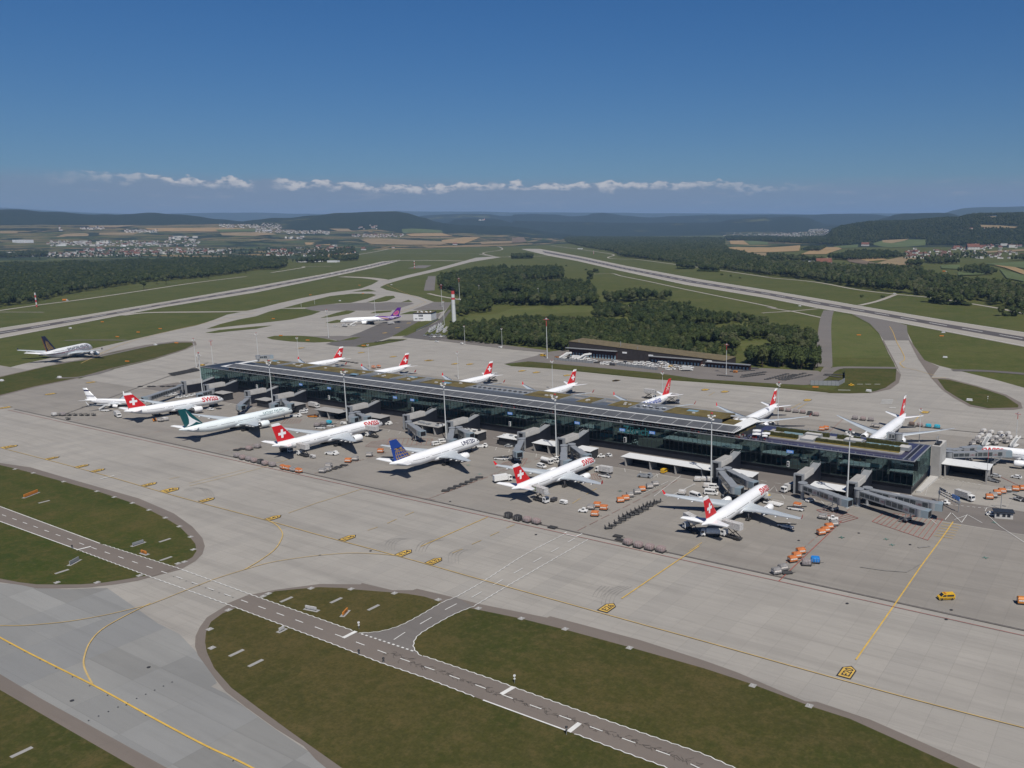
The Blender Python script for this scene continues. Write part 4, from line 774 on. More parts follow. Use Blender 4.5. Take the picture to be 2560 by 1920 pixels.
# ================================================================ OTHER BUILDINGS
mat('timber_dark', (.030, .025, .025), .8, var=.3, scale=.5); mat('timber_red', (.055, .022, .018), .8, var=.3, scale=.5); mat('gravel_roof', (.125, .100, .055), .95, var=.25, scale=.3); mat('panel_white', (.66, .67, .68), .6, var=.04); mat('wall_white', (.52, .51, .48), .8, var=.08, scale=.15); mat('tile_red', (.135, .058, .040), .9, var=.25, scale=.2); mat('tile_brown', (.11, .065, .045), .9, var=.25, scale=.2); mat('window_dark', (.02, .026, .035), .2, var=0, spec=.6)
a, b, c_ = at('i', 497, 1612), at('w', 1170*0+1262, 352), None
a = at('w', 125, 262); b = at('w', 1255, 352); ux = (b-a); Lb = ux.length; ang = math.atan2(ux.y, ux.x)
fs = thing('low_service_building', 'long low dark timber building with a sloping gravel roof before the woodland', 'service building', (a.x, a.y, 0), ang)
mb = MB(); D_ = 24; mb.hexa([(0, 0, 0), (Lb, 0, 0), (Lb, D_, 0), (0, D_, 0), (0, 0, 13.4), (Lb, 0, 6.2), (Lb, D_, 6.2), (0, D_, 13.4)]); mb.build('wall', 'timber_dark', fs)
mb = MB(); mb.hexa([(-.3, -.3, 13.4), (Lb+.3, -.3, 6.2), (Lb+.3, D_, 6.2), (-.3, D_, 13.4), (-.3, -.3, 13.7), (Lb+.3, -.3, 6.5), (Lb+.3, D_, 6.5), (-.3, D_, 13.7)]); mb.build('roof', 'gravel_roof', fs)
for xa, xb, z in ((-2, 51, 8.0), (84, 133, 6.1), (137, 176, 5.0)):
    mb = MB(); mb.box(xa, xb, -3.2, .0, z-.5, z, 0); cn = mb.build('entrance_canopy', 'metal_grey', fs); q = MB(); q.box(max(xa, .3), xb, -.06, -.02, .2, z-.5, 0)
    for i in range(int((xb-xa)/3.2)): q.box(max(xa, 0)+1+i*3.1, max(xa, 0)+2.6+i*3.1, -.12, -.07, .2, z*.45, 1)
    q.build('doors', ['timber_red', 'skylight'], cn)
mb = MB()
for x, z in ((56, 6.2), (82, 5.4), (137, 4.4)): mb.box(x, x+4.5, -.25, -.05, z, z+1.4)
mb.build('name_board', 'panel_white', fs)
mb = MB(); mb.box(Lb*.33, Lb*.33+.5, 6, 6.5, 8, 15.5); mb.box(10, 10.4, 1, 1.4, 13, 15.4); mb.box(Lb*.46, Lb*.46+.4, 1, 1.4, 9, 12.5); mb.build('flue', 'metal_grey', fs)
# striped chimney
b = at('h', 1713, 1345); hh = hpx(b, 'h', 1700, 1062); t = thing('chimney', 'tall pale chimney with red bands and antennas at the woodland edge', 'chimney', (b.x, b.y, 0))
mb = MB(); mb.tube((0, 0, 0), (0, 0, hh*.60), 2.7, 2.25, 16, 0, False); mb.build('shaft', 'mast_white', t)
for i, (z0, z1, m_) in enumerate(((.60, .735, 'mast_white'), (.735, .80, 'mast_red'), (.80, .90, 'mast_white'), (.90, 1.0, 'mast_red'))): mb = MB(); mb.tube((0, 0, hh*z0), (0, 0, hh*z1), 2.35-.08*i, 2.3-.08*i, 16, 0, i == 3); mb.build('band', m_, t)
mb = MB(); mb.box(-1.6, 1.6, -.2, .2, hh, hh+1.5); mb.box(-.2, .2, -1.6, 1.6, hh, hh+2.5); mb.box(-2, 1, -.5, .5, hh+2.5, hh+3.2); mb.build('antenna', 'metal_dark', t)
# small white building by the purple airliner
a = at('y', 1690, 493); b = at('y', 2040, 493); ux = b-a; t = thing('white_station', 'small white flat roofed building beside the purple tail', 'building', (a.x, a.y, 0), math.atan2(ux.y, ux.x)); L = ux.length
mb = MB(); mb.box(0, L, 0, 22, 0, 9.0, 0); mb.box(-.3, L+.3, -.3, 22.3, 9.0, 10.2, 1); mb.build('wall', ['panel_white', 'metal_dark'], t); mb = MB(); mb.box(.2, L-.2, .2, 21.8, 10.2, 10.35); rf = mb.build('roof', 'gravel_roof', t)
for i in range(6): mb = MB(); mb.tube((4+i*(L-8)/5, 6+5*(i % 2), 10.35), (4+i*(L-8)/5, 6+5*(i % 2), 11.3), 1.1, .9, 8); mb.build('roof_vent', 'panel_white', rf)
for i in range(4): mb = MB(); mb.box(L*.30+i*L*.065, L*.30+i*L*.065+1.1, -.08, 0, 5.4, 8.0); mb.box(L*.30+i*L*.065, L*.30+i*L*.065+1.1, -.08, 0, 2.2, 3.4); mb.build('window', 'window_dark', t)
mb = MB(); mb.box(2, 5.2, -.08, 0, 2.2, 3.2); mb.build('window', 'window_dark', t)
# gate house and sign gantry at the right
p = at('e', 2030, 1362); t = thing('gate_hut', 'small grey guard hut on the dark asphalt at the right edge', 'hut', (p.x, p.y, 0), .3)
mb = MB(); mb.box(-3.4, 3.4, -1.8, 1.8, 0, 2.7); mb.build('wall', 'concrete_pale', t); mb = MB(); mb.box(-3.9, 3.9, -2.4, 2.4, 2.7, 3.0); mb.build('roof', 'metal_dark', t)
for x in (-2.2, 0, 1.8): mb = MB(); mb.box(x-.6, x+.6, -1.86, -1.8, .9, 2.2); mb.build('window', 'window_dark', t)
p0, p1 = at('e', 1475, 1228), at('e', 1645, 1318); t = thing('height_gantry', 'striped height limit gantry carrying the blue E30 board', 'gantry', (p0.x, p0.y, 0)); d = p1-p0
for q in (Vector((0, 0, 0)), d): mb = MB(); mb.tube(q, q+Vector((0, 0, 5.4)), .16, n=8); mb.box(q.x-.5, q.x+.5, q.y-.3, q.y+.3, 3.8, 5.0); mb.build('post', 'metal_grey', t)
for z in (3.7, 4.8, 6.0):
    mb = MB()
    for i in range(14): mb.bar(d*(i/14)+Vector((0, 0, z)), d*((i+1)/14)+Vector((0, 0, z)), .28, mi=i % 2)
    mb.build('striped_bar', ['roof_white', 'paint_black'], t)
mb = MB(); mb.bar(d*.66+Vector((0, -.3, 5.9)), d*1.02+Vector((0, -.3, 5.9)), .1, 1.5); sg = mb.build('sign_board', 'sign_blue', t); V, F, w = text_mesh('E30', 1.4, .02); u = d.normalized(); q = MB(); q.add([(d*.70+u*(vx*.95)+Vector((u.y*.12+0, -u.x*.12-.3, 5.45+vy)))[:] for vx, vy in V], F); q.build('sign_letters', 'roof_white', sg)
mb = MB(); mb.bar(Vector((0, 0, 6.1)), d*.34+Vector((0, 0, 6.1)), .1, 1.2); mb.build('grey_panel', 'metal_grey', t)
p = at('e', 2010, 1290); t = thing('lamp_post', 'angled grey lamp post behind the guard hut', 'lamp post', (p.x, p.y, 0)); mb = MB(); mb.tube((0, 0, 0), (0, 0, 7), .14, n=8); mb.build('post', 'metal_grey', t); mb = MB(); mb.bar((0, 0, 7), (4.6, 1.5, 7.6), .14); mb.box(4.2, 5.6, 1.1, 1.9, 7.5, 7.7); mb.build('arm', 'metal_grey', t)
p = at('e', 1885, 1075); t = thing('lamp_post', 'thin red topped pole beside the vehicle hall', 'pole', (p.x, p.y, 0)); mb = MB(); mb.tube((0, 0, 0), (0, 0, 12), .1, n=6, mi=0); mb.tube((0, 0, 12), (0, 0, 18), .13, .06, n=6, mi=1); mb.build('pole', ['metal_grey', 'mast_red'], t)
# ================================================================ AIRLINERS
mat('air_white', (.76, .77, .78), .28, var=.03, scale=.15, spec=.5); mat('air_white_blue', (.70, .76, .77), .28, var=.03, scale=.15, spec=.5); mat('air_grey', (.46, .50, .53), .4, .1, .06, .2, .5); mat('livery_red', (.55, .012, .018), .35, var=.03); mat('livery_teal', (.004, .070, .078), .35, var=.03); mat('livery_blue', (.012, .05, .26), .35, var=.03); mat('livery_navy', (.010, .014, .055), .35, var=.03)
mat('livery_gold', (.42, .27, .08), .4, var=.03); mat('livery_purple', (.09, .018, .20), .35, var=.04); mat('livery_magenta', (.38, .05, .22), .4, var=.03); mat('livery_text', (.45, .015, .02), .5, var=0); mat('text_teal', (.02, .11, .12), .5, var=0); mat('text_navy', (.015, .02, .07), .5, var=0); mat('text_blue', (.02, .05, .25), .5, var=0)
mat('engine_dark', (.015, .015, .018), .5, .2, 0); mat('engine_metal', (.35, .35, .36), .3, .8, 0); mat('cabin_window', (.03, .035, .045), .25, var=0); mat('gear_metal', (.16, .16, .17), .5, .4, .1)
def ring(x, yc, zc, ry, rz, n=20): return [(x, yc+ry*math.cos(2*math.pi*i/n), zc+rz*math.sin(2*math.pi*i/n)) for i in range(n)]
def fuselage_profile(L, R, RZ, zc, tail):
    """(x, centre height, half width, half height); nose at x = 0, tail at x = -L"""
    S = []
    for t, k, dz in ((0.0, .03, -.42), (.12, .20, -.40), (.35, .37, -.33), (.75, .55, -.24), (1.3, .72, -.15), (2.0, .86, -.07), (2.9, .96, -.02), (3.8, 1.0, 0.0)): S.append((-t*R*.95, zc+dz*RZ, R*k, RZ*k))
    S.append((-L*tail, zc, R, RZ)); n = 9
    for i in range(1, n+1):
        t = i/n; k = 1-t**1.55*.90; S.append((-L*tail-(L*(1-tail))*t, zc+RZ*(1-k)*.72, R*(k if t < 1 else .07), RZ*(k if t < 1 else .10)))
    return S
def prof_at(S, x):
    for a, b in zip(S, S[1:]):
        if b[0] <= x <= a[0]:
            t = (a[0]-x)/(a[0]-b[0]+1e-9); return [a[i]+(b[i]-a[i])*t for i in range(4)]
    return S[-1]
def wrap(S, u, ang, side, off=.03):
    x, zc, ry, rz = prof_at(S, u); return (u, side*(ry+off)*math.cos(ang), zc+(rz+off)*math.sin(ang))
def foil(xl, c, y, z, th):
    P = []
    for t, k in ((0, 0), (.03, .42), (.12, .78), (.32, 1.0), (.6, .72), (1.0, .04)): P.append((xl-c*t, y, z+th*c*k*.55))
    for t, k in ((.6, .5), (.32, .8), (.12, .7), (.03, .36)): P.append((xl-c*t, y, z-th*c*k*.45))
    return P
def vfoil(xl, c, y, z, hw):
    """section of the fin: plan outline at one height"""
    return [(xl, y, z), (xl-c*.10, y+hw, z), (xl-c*.75, y+hw, z), (xl-c, y, z), (xl-c*.75, y-hw, z), (xl-c*.10, y-hw, z)]
def airliner(A, label, loc, heading, group=None):
    """A: dict of measures and livery; local +x is the nose"""
    L, R, RZ, zc = A['L'], A['R'], A.get('RZ', A['R']), A['zc']; S = fuselage_profile(L, R, RZ, zc, A.get('tail', .70))
    t = thing('airliner', label, 'airliner', (loc[0], loc[1], 0), math.radians(heading), group)
    body = A.get('body', 'air_white')
    mb = MB(); mb.loft([ring(x, 0, z, a, b, 24) for x, z, a, b in S])
    if 'band' in A: 
        pass
    w0 = A['wing']; xr, cr, yk, ck, yt, xt, ct = w0['xr'], w0['cr'], w0['yk'], w0['ck'], w0['yt'], w0['xt'], w0['ct']; zw = w0.get('z', zc-.52*RZ); dih = w0['dih']
    # wing root fairing belongs to the fuselage
    mb.loft([ring(xr+3.5, 0, zc-.62*RZ, R*.55, RZ*.42, 16), ring(xr, 0, zc-.62*RZ, R*1.02, RZ*.52, 16), ring(xr-cr*.5, 0, zc-.66*RZ, R*1.10, RZ*.56, 16), ring(xr-cr*1.0, 0, zc-.62*RZ, R*1.02, RZ*.5, 16), ring(xr-cr*1.35, 0, zc-.5*RZ, R*.5, RZ*.36, 16)])
    fu = mb.build('fuselage', body, t)
    # cockpit and cabin windows
    q = MB()
    xw = -R*.62
    for sd_ in (1, -1):
        for a0, a1, u0, u1 in ((.62, .86, xw-.15, xw-1.1), (.50, .74, xw-.55, xw-1.6), (.42, .64, xw-1.15, xw-2.1)): q.add([wrap(S, u0, a0, sd_), wrap(S, u1-.0, a0-.03, sd_), wrap(S, u1, a1-.05, sd_), wrap(S, u0-.25, a1, sd_)], [(0, 1, 2, 3)])
    q.build('cockpit_window', 'cabin_window', fu)
    q = MB(); va = A.get('wa', .16)
    gaps = A.get('gaps', (.22, .40, .62))
    for dk_ in (A.get('decks') or (va,)):
        for sd_ in (1, -1):
            u = -R*2.6
            while u > -L*.80:
                f = -u/L
                if min(abs(f-g) for g in gaps) > .014 and random.random() > .05: q.add([wrap(S, u, dk_-.042, sd_), wrap(S, u-.34, dk_-.042, sd_), wrap(S, u-.34, dk_+.055, sd_), wrap(S, u, dk_+.055, sd_)], [(0, 1, 2, 3)])
                u -= .62
    q.build('cabin_windows', 'cabin_window', fu)
    q = MB(); 
    for f in (A.get('doors') or (.105, .255, .60, .835)):
        for sd_ in (1, -1):
            u = -f*L; a0, a1 = va-.33, va+.26
            for (ua, ub, aa, ab) in ((u, u-.07, a0, a1), (u-1.15, u-1.22, a0, a1), (u, u-1.2, a1-.02, a1), (u, u-1.2, a0, a0+.02)): q.add([wrap(S, ua, aa, sd_, .02), wrap(S, ub, aa, sd_, .02), wrap(S, ub, ab, sd_, .02), wrap(S, ua, ab, sd_, .02)], [(0, 1, 2, 3)])
    q.build('cabin_door', 'air_grey', fu)
    for (txt, size, u0, a0, m_, bold, sides, ws) in A.get('text', ()):
        V, F, w = text_mesh(txt, size, bold)
        for sd_ in sides:
            q = MB(); W = w*ws
            vs = []
            bm = bmesh.new(); bv = [bm.verts.new((x, y, 0)) for x, y in V]
            for f in F:
                try: bm.faces.new([bv[i] for i in f])
                except ValueError: pass
            bmesh.ops.subdivide_edges(bm, edges=[e for e in bm.edges if e.calc_length() > size*.3], cuts=2, use_grid_fill=False); bmesh.ops.triangulate(bm, faces=bm.faces[:]); bm.verts.index_update()
            for v in bm.verts:
                x = v.co.x*ws; u = u0-W+x if sd_ < 0 else u0-x; vs.append(wrap(S, u, a0+v.co.y/R, sd_, .045))
            q.add(vs, [tuple(v.index for v in f.verts) for f in bm.faces]); bm.free(); q.build('airline_name', m_, fu)
    for (m_, pts) in A.get('stripes', ()):                     # bands that wrap the fuselage: list of (u, a_low, a_high)
        q = MB()
        for sd_ in (1, -1):
            us = []
            for (u0, l0, h0), (u1, l1, h1) in zip(pts, pts[1:]):
                for k in range(4): f = k/4; us.append((u0+(u1-u0)*f, l0+(l1-l0)*f, h0+(h1-h0)*f))
            us.append(pts[-1]); g = []
            for u, l, h in us:
                for k in range(7): g.append(wrap(S, u, l+(h-l)*k/6, sd_, .035))
            q.add(g, [(7*i+k, 7*i+k+1, 7*i+k+8, 7*i+k+7) for i in range(len(us)-1) for k in range(6)], 0, True)
        q.build('livery_band', m_, fu)
    # wings
    for sd_ in (1, -1):
        mb = MB(); secs = []
        yr = R*.75; xk = xr-(yk-yr)*(xr-xt)/(yt-yr)
        for y, x, c, th in ((yr*.6, xr+1.0, cr+1.6, .13), (yr, xr, cr, .125), (yk, xk, ck, .105), ((yk+yt)/2, (xk+xt)/2, (ck+ct)/2*.98, .10), (yt*.97, xt+(xk-xt)*.03, ct*1.05, .095), (yt, xt-.1, ct*.82, .07)):
            z = zw+(y-yr)*math.tan(math.radians(dih))+((y-yr)/(yt-yr))**2*w0.get('curl', .5); secs.append(foil(x, c, sd_*y, z, th))
        mb.loft(secs, 0); wg = mb.build('wing', A.get('wingm', 'air_grey'), t); tip = secs[-1]
        q = MB()
        for k in range(A.get('fairings', 4)):
            y = yk*.75+(yt*.80-yk*.75)*k/3; z = zw+(y-yr)*math.tan(math.radians(dih))+((y-yr)/(yt-yr))**2*w0.get('curl', .5); xx = (xr-cr if y < yk else 0); 
            xl = xr-(y-yr)*(xr-xt)/(yt-yr); c = ck+(ct-ck)*max(0, (y-yk)/(yt-yk)); q.loft([ring(xl-c*.55, sd_*y, z-.28, .08, .08, 8), ring(xl-c*.8, sd_*y, z-.42, .27, .36, 8), ring(xl-c*1.02, sd_*y, z-.34, .24, .30, 8), ring(xl-c*1.2, sd_*y, z-.2, .05, .05, 8)])
        if A.get('fairings', 4): q.build('flap_fairing', 'air_white', wg)
        wl_ = A.get('winglet')
        if wl_:
            q = MB(); xl, yl_, zl_ = tip[0][0], tip[0][1], tip[0][2]; h, out_, back, c0, c1, m_ = wl_
            q.loft([[(xl-.1, yl_, zl_), (xl-c0*.5, yl_+.08, zl_+.02), (xl-c0, yl_, zl_), (xl-c0*.5, yl_-.08, zl_-.02)], [(xl-back, yl_+sd_*out_, zl_+h), (xl-back-c1*.5, yl_+sd_*out_+.06, zl_+h), (xl-back-c1, yl_+sd_*out_, zl_+h), (xl-back-c1*.5, yl_+sd_*out_-.06, zl_+h)]], 0, False); q.build('winglet', m_, wg)
        for (ye, xe, ze, Le, re) in A['eng']:
            mb = MB(); o = [(0, .90), (-.12, .99), (-.5, 1.06), (-Le*.35, 1.07), (-Le*.66, .95), (-Le*.80, .80)]
            mb.loft([ring(xe+x, sd_*ye, ze, re*k, re*k, 20) for x, k in o], 0, True, False); mb.loft([ring(xe, sd_*ye, ze, re*.90, re*.90, 20), ring(xe-.25, sd_*ye, ze, re*.84, re*.84, 20), ring(xe-1.0, sd_*ye, ze, re*.86, re*.86, 20)], 1, True, False)
            mb.add(ring(xe-1.0, sd_*ye, ze, re*.86, re*.86, 20), [tuple(range(20))], 1); mb.loft([ring(xe-Le*.80, sd_*ye, ze, re*.80, re*.80, 20), ring(xe-Le*.78, sd_*ye, ze, re*.55, re*.55, 20), ring(xe-Le, sd_*ye, ze, re*.34, re*.34, 20), ring(xe-Le*1.12, sd_*ye, ze, re*.06, re*.06, 20)], 2, True, True)
            en = mb.build('engine', [A.get('engm', body), 'engine_dark', 'engine_metal'], t)
            q = MB(); z1 = zw+(ye-yr)*math.tan(math.radians(dih)); xl = xr-(ye-yr)*(xr-xt)/(yt-yr)
            q.hexa([(xe-Le*.25, sd_*ye-.22, ze+re*.9), (xe-Le*.25, sd_*ye+.22, ze+re*.9), (xl-3.5, sd_*ye+.22, z1-.5), (xl-3.5, sd_*ye-.22, z1-.5), (xe-Le*.3, sd_*ye-.2, ze+re*1.22), (xe-Le*.3, sd_*ye+.2, ze+re*1.22), (xl-1.0, sd_*ye+.2, z1+.35), (xl-1.0, sd_*ye-.2, z1+.35)]); q.build('pylon', 'air_white', en)
        tp = A['tp']; zt = zc+RZ*tp.get('zk', .42); mb = MB(); mb.loft([foil(tp['xr'], tp['cr'], sd_*R*.25, zt, .09), foil(tp['xt'], tp['ct'], sd_*tp['yt'], zt+tp['yt']*math.tan(math.radians(7)), .08)]); mb.build('tailplane', A.get('tpm', 'air_white'), t)
    # fin
    f = A['fin']; z0 = zc+RZ*f.get('zk', .72); zb, ztop = z0, f['ztop']; hw = .30
    def finx(z): k = (z-zb)/(ztop-zb); return f['xr']+(f['xt']-f['xr'])*k, f['cr']+(f['ct']-f['cr'])*k
    fin = None
    for (ka, kb, m_) in f['bands']:
        za, zb2 = zb+(ztop-zb)*ka, zb+(ztop-zb)*kb; mb = MB(); (xa, ca), (xb, cb) = finx(za), finx(zb2)
        hb = hw if kb < 1 else hw*.6; mb.loft([vfoil(xa, ca, 0, za, hw), vfoil(xb, cb, 0, zb2, hb)], 0, False); o = mb.build('tail_fin' if fin is None else 'fin_band', m_, t if fin is None else fin); fin = fin or o
    mb = MB(); xa, ca = finx(zb); mb.loft([vfoil(xa+4.2, ca+4.2, 0, zb-1.1, .25), vfoil(xa+.2, ca+.2, 0, zb+.02, hw)], 0, False); mb.build('fin_root', f.get('rootm', body), t)
    for (m_, polys) in f.get('emblem', ()):                       # polygons in (fraction of chord, fraction of height) or metres from centre
        for sd_ in (1, -1):
            q = MB()
            for P in polys:
                vs = []
                for a, b in P:
                    z = zb+(ztop-zb)*b; xx, cc = finx(z); vs.append((xx-cc*a, sd_*(hw+.03), z))
                q.add(vs, [tuple(range(len(vs)))])
            q.build('fin_emblem', m_, fin)
    if 'cross' in f:
        kx, kz, s = f['cross']; z = zb+(ztop-zb)*kz; xx, cc = finx(z); cx = xx-cc*kx; a, b = s, s*.30; tl = .0
        for sd_ in (1, -1):
            q = MB(); P = [(-b, -a), (b, -a), (b, -b), (a, -b), (a, b), (b, b), (b, a), (-b, a), (-b, b), (-a, b), (-a, -b), (-b, -b)]; sl = (f['xt']-f['xr'])/(ztop-zb)*.35
            q.add([(cx+u+v*sl*.0, sd_*(hw+.03), z+v) for u, v in P], [(0, 1, 2, 11), (2, 3, 4, 5, 8, 9, 10, 11), (5, 6, 7, 8)]); q.build('fin_emblem', 'air_white', fin)
    # landing gear
    g = A['gear']
    for (x, y, rw, n) in g:
        mb = MB(); top = zc-RZ*.7; mb.tube((x, y, rw), (x, y, top), .20, n=8, mi=0); mb.bar((x-.9, y, top), (x, y, rw*1.6), .14, mi=0); ge = mb.build('landing_gear', 'gear_metal', t)
        q = MB(); xs = [0] if n == 1 else ([.75, -.75] if n == 2 else [1.4, 0, -1.4])
        for dx in xs:
            for dy in (-.55, .55): q.tube((x+dx, y+dy-.2, rw), (x+dx, y+dy+.2, rw), rw, n=12, mi=0)
        q.build('wheels', 'rubber', ge)
        if n > 1: q = MB(); q.box(x-1.6, x+1.6, y-.12, y+.12, rw-.1, rw+.15); q.build('bogie', 'gear_metal', ge)
    for (m_, P, r) in A.get('extra', ()): 
        q = MB(); q.loft([ring(x, y, z, r, r, 10) for x, y, z in P]); q.build('beacon', m_, fu)
    return t
def cross_fin(xr, cr, xt, ct, ztop, top='air_white', zk=.72, cross=(.50, .47, 2.1), red=(.10, .88)):
    return dict(xr=xr, cr=cr, xt=xt, ct=ct, ztop=ztop, zk=zk, bands=((0, red[0], 'air_white'), (red[0], red[1], 'livery_red'), (red[1], 1, top)), cross=cross)
A330 = dict(L=63.0, R=2.82, zc=5.0, tail=.69, wing=dict(xr=-21.5, cr=11.2, yk=9.6, ck=7.2, yt=29.6, xt=-37.2, ct=2.5, dih=5.0, curl=1.1), winglet=(1.9, .75, 1.5, 1.9, .7, 'livery_red'), eng=[(9.4, -19.4, 2.75, 5.6, 1.45)], tp=dict(xr=-53.2, cr=6.6, xt=-59.4, ct=2.6, yt=9.7), fin=cross_fin(-49.6, 9.6, -58.4, 3.8, 17.0, cross=(.52, .47, 2.0)), gear=[(-6.6, 0, .55, 1), (-32.2, 5.3, .68, 2), (-32.2, -5.3, .68, 2)], text=[('SWISS', 3.8, -3.9, .02, 'livery_text', .035, (1, -1), 1.0)], engm='air_white')
A330R = dict(A330); A330R['text'] = []
B777 = dict(L=73.2, R=3.10, zc=5.6, tail=.72, wing=dict(xr=-25.6, cr=13.5, yk=10.2, ck=8.3, yt=32.2, xt=-46.2, ct=1.7, dih=5.5, curl=1.4), eng=[(9.9, -24.6, 2.85, 6.6, 1.78)], tp=dict(xr=-62.0, cr=7.3, xt=-69.3, ct=2.8, yt=10.7), fin=cross_fin(-58.4, 11.2, -68.2, 4.6, 18.7, cross=(.50, .46, 2.25)), gear=[(-6.0, 0, .55, 1), (-37.2, 5.4, .70, 3), (-37.2, -5.4, .70, 3)], text=[('SWISS', 4.1, -4.6, .04, 'livery_text', .035, (1, -1), 1.0)], gaps=(.2, .36, .55, .70), doors=(.10, .24, .42, .62, .84))
B777R = dict(B777); B777R['text'] = []
CX_ = dict(B777); CX_['body'] = 'air_white_blue'; CX_['wingm'] = 'air_grey'; CX_['text'] = [('CATHAY PACIFIC', 2.0, -8.2, .42, 'text_teal', .014, (1, -1), .92)]
CX_['fin'] = dict(xr=-58.4, cr=11.2, xt=-68.2, ct=4.6, ztop=18.7, zk=.72, bands=((0, 1, 'livery_teal'),), rootm='air_white_blue', emblem=[('air_white', [[(.93, .06), (.70, .20), (.55, .42), (.40, .66), (.30, .88), (.36, .60), (.30, .44), (.14, .20), (.08, .10), (.26, .22), (.50, .14), (.70, .09)]])])
CX_['stripes'] = [('text_teal', [(-7.5, .30, .34), (-26, .30, .34)])]
B772 = dict(L=62.4, R=3.10, zc=5.6, tail=.70, body='air_white', wing=dict(xr=-20.6, cr=13.0, yk=10.0, ck=8.0, yt=30.0, xt=-39.2, ct=2.2, dih=5.5, curl=1.2), eng=[(9.6, -19.8, 2.85, 6.4, 1.72)], tp=dict(xr=-52.0, cr=7.0, xt=-58.6, ct=2.8, yt=10.6), fin=dict(xr=-48.4, cr=11.0, xt=-57.4, ct=4.4, ztop=18.5, zk=.72, bands=((0, 1, 'livery_blue'),), emblem=[]), gear=[(-6.0, 0, .55, 1), (-31.2, 5.4, .70, 3), (-31.2, -5.4, .70, 3)], text=[('UNITED', 2.9, -5.8, .26, 'text_navy', .03, (1, -1), 1.0)])
def globe():
    P = []; c, h = .44, .16
    def arc(rx, ry, a0, a1, w=.035, n=14, cx=c, cz=h):
        for i in range(n):
            a, b = a0+(a1-a0)*i/n, a0+(a1-a0)*(i+1)/n; P.append([(cx-rx*math.cos(a), cz+ry*math.sin(a)), (cx-rx*math.cos(b), cz+ry*math.sin(b)), (cx-(rx-w)*math.cos(b), cz+(ry-w*1.1)*math.sin(b)), (cx-(rx-w)*math.cos(a), cz+(ry-w*1.1)*math.sin(a))])
    for k in (.46, .30, .13): arc(k*.92, .44, -.5, math.pi+.5, .032)
    for z in (-.05, .10, .25, .40): P.append([(c-.38*math.cos(z), h+z), (c+.38*math.cos(z), h+z), (c+.38*math.cos(z), h+z+.03), (c-.38*math.cos(z), h+z+.03)])
    return P
B772['fin']['emblem'] = [('livery_gold', globe())]
TG = dict(B777R); TG['fin'] = dict(xr=-58.4, cr=11.2, xt=-68.2, ct=4.6, ztop=18.7, zk=.72, rootm='livery_purple', bands=((0, 1, 'livery_purple'),), emblem=[('livery_magenta', [[(.50+.30*math.cos(a), .40+.22*math.sin(a)) for a in [i*math.pi/8 for i in range(16)]]]), ])
TG['fin']['emblem'] += [('livery_gold', [[(.50+.36*math.cos(a), .40+.27*math.sin(a)), (.50+.36*math.cos(a+.4), .40+.27*math.sin(a+.4)), (.50+.30*math.cos(a+.4), .40+.22*math.sin(a+.4)), (.50+.30*math.cos(a), .40+.22*math.sin(a))] for a in [i*math.pi/8 for i in range(16)]])]
TG['stripes'] = [('livery_purple', [(-41, 1.25, 1.45), (-47, .35, 1.5), (-54, -.55, 1.55), (-58, -.9, 1.55), (-64, -1.3, 1.55), (-72.6, -1.4, 1.55)]), ('livery_gold', [(-43, 1.20, 1.32), (-50, .25, .62), (-57, -.35, .0)])]
B737 = dict(L=39.0, R=1.90, zc=3.6, tail=.66, wing=dict(xr=-13.2, cr=7.2, yk=5.8, ck=4.6, yt=17.2, xt=-22.4, ct=1.4, dih=6, curl=.3), winglet=(2.5, .7, 1.4, 1.3, .6, 'air_white'), eng=[(4.9, -11.8, 1.55, 4.4, 1.02)], tp=dict(xr=-33.0, cr=4.2, xt=-37.2, ct=1.6, yt=7.1), fin=dict(xr=-29.6, cr=7.6, xt=-36.8, ct=2.8, ztop=12.6, zk=.7, bands=((0, .26, 'air_white'), (.26, .34, 'text_navy'), (.34, .72, 'air_white'), (.72, .86, 'text_navy'), (.86, 1, 'air_white'))), gear=[(-5, 0, .4, 1), (-18.6, 2.9, .55, 1), (-18.6, -2.9, .55, 1)], stripes=[('text_navy', [(-9, .30, .36), (-20, .42, .50), (-30, .62, .74)])], gaps=(.15, .85), doors=(.10, .80), fairings=2)
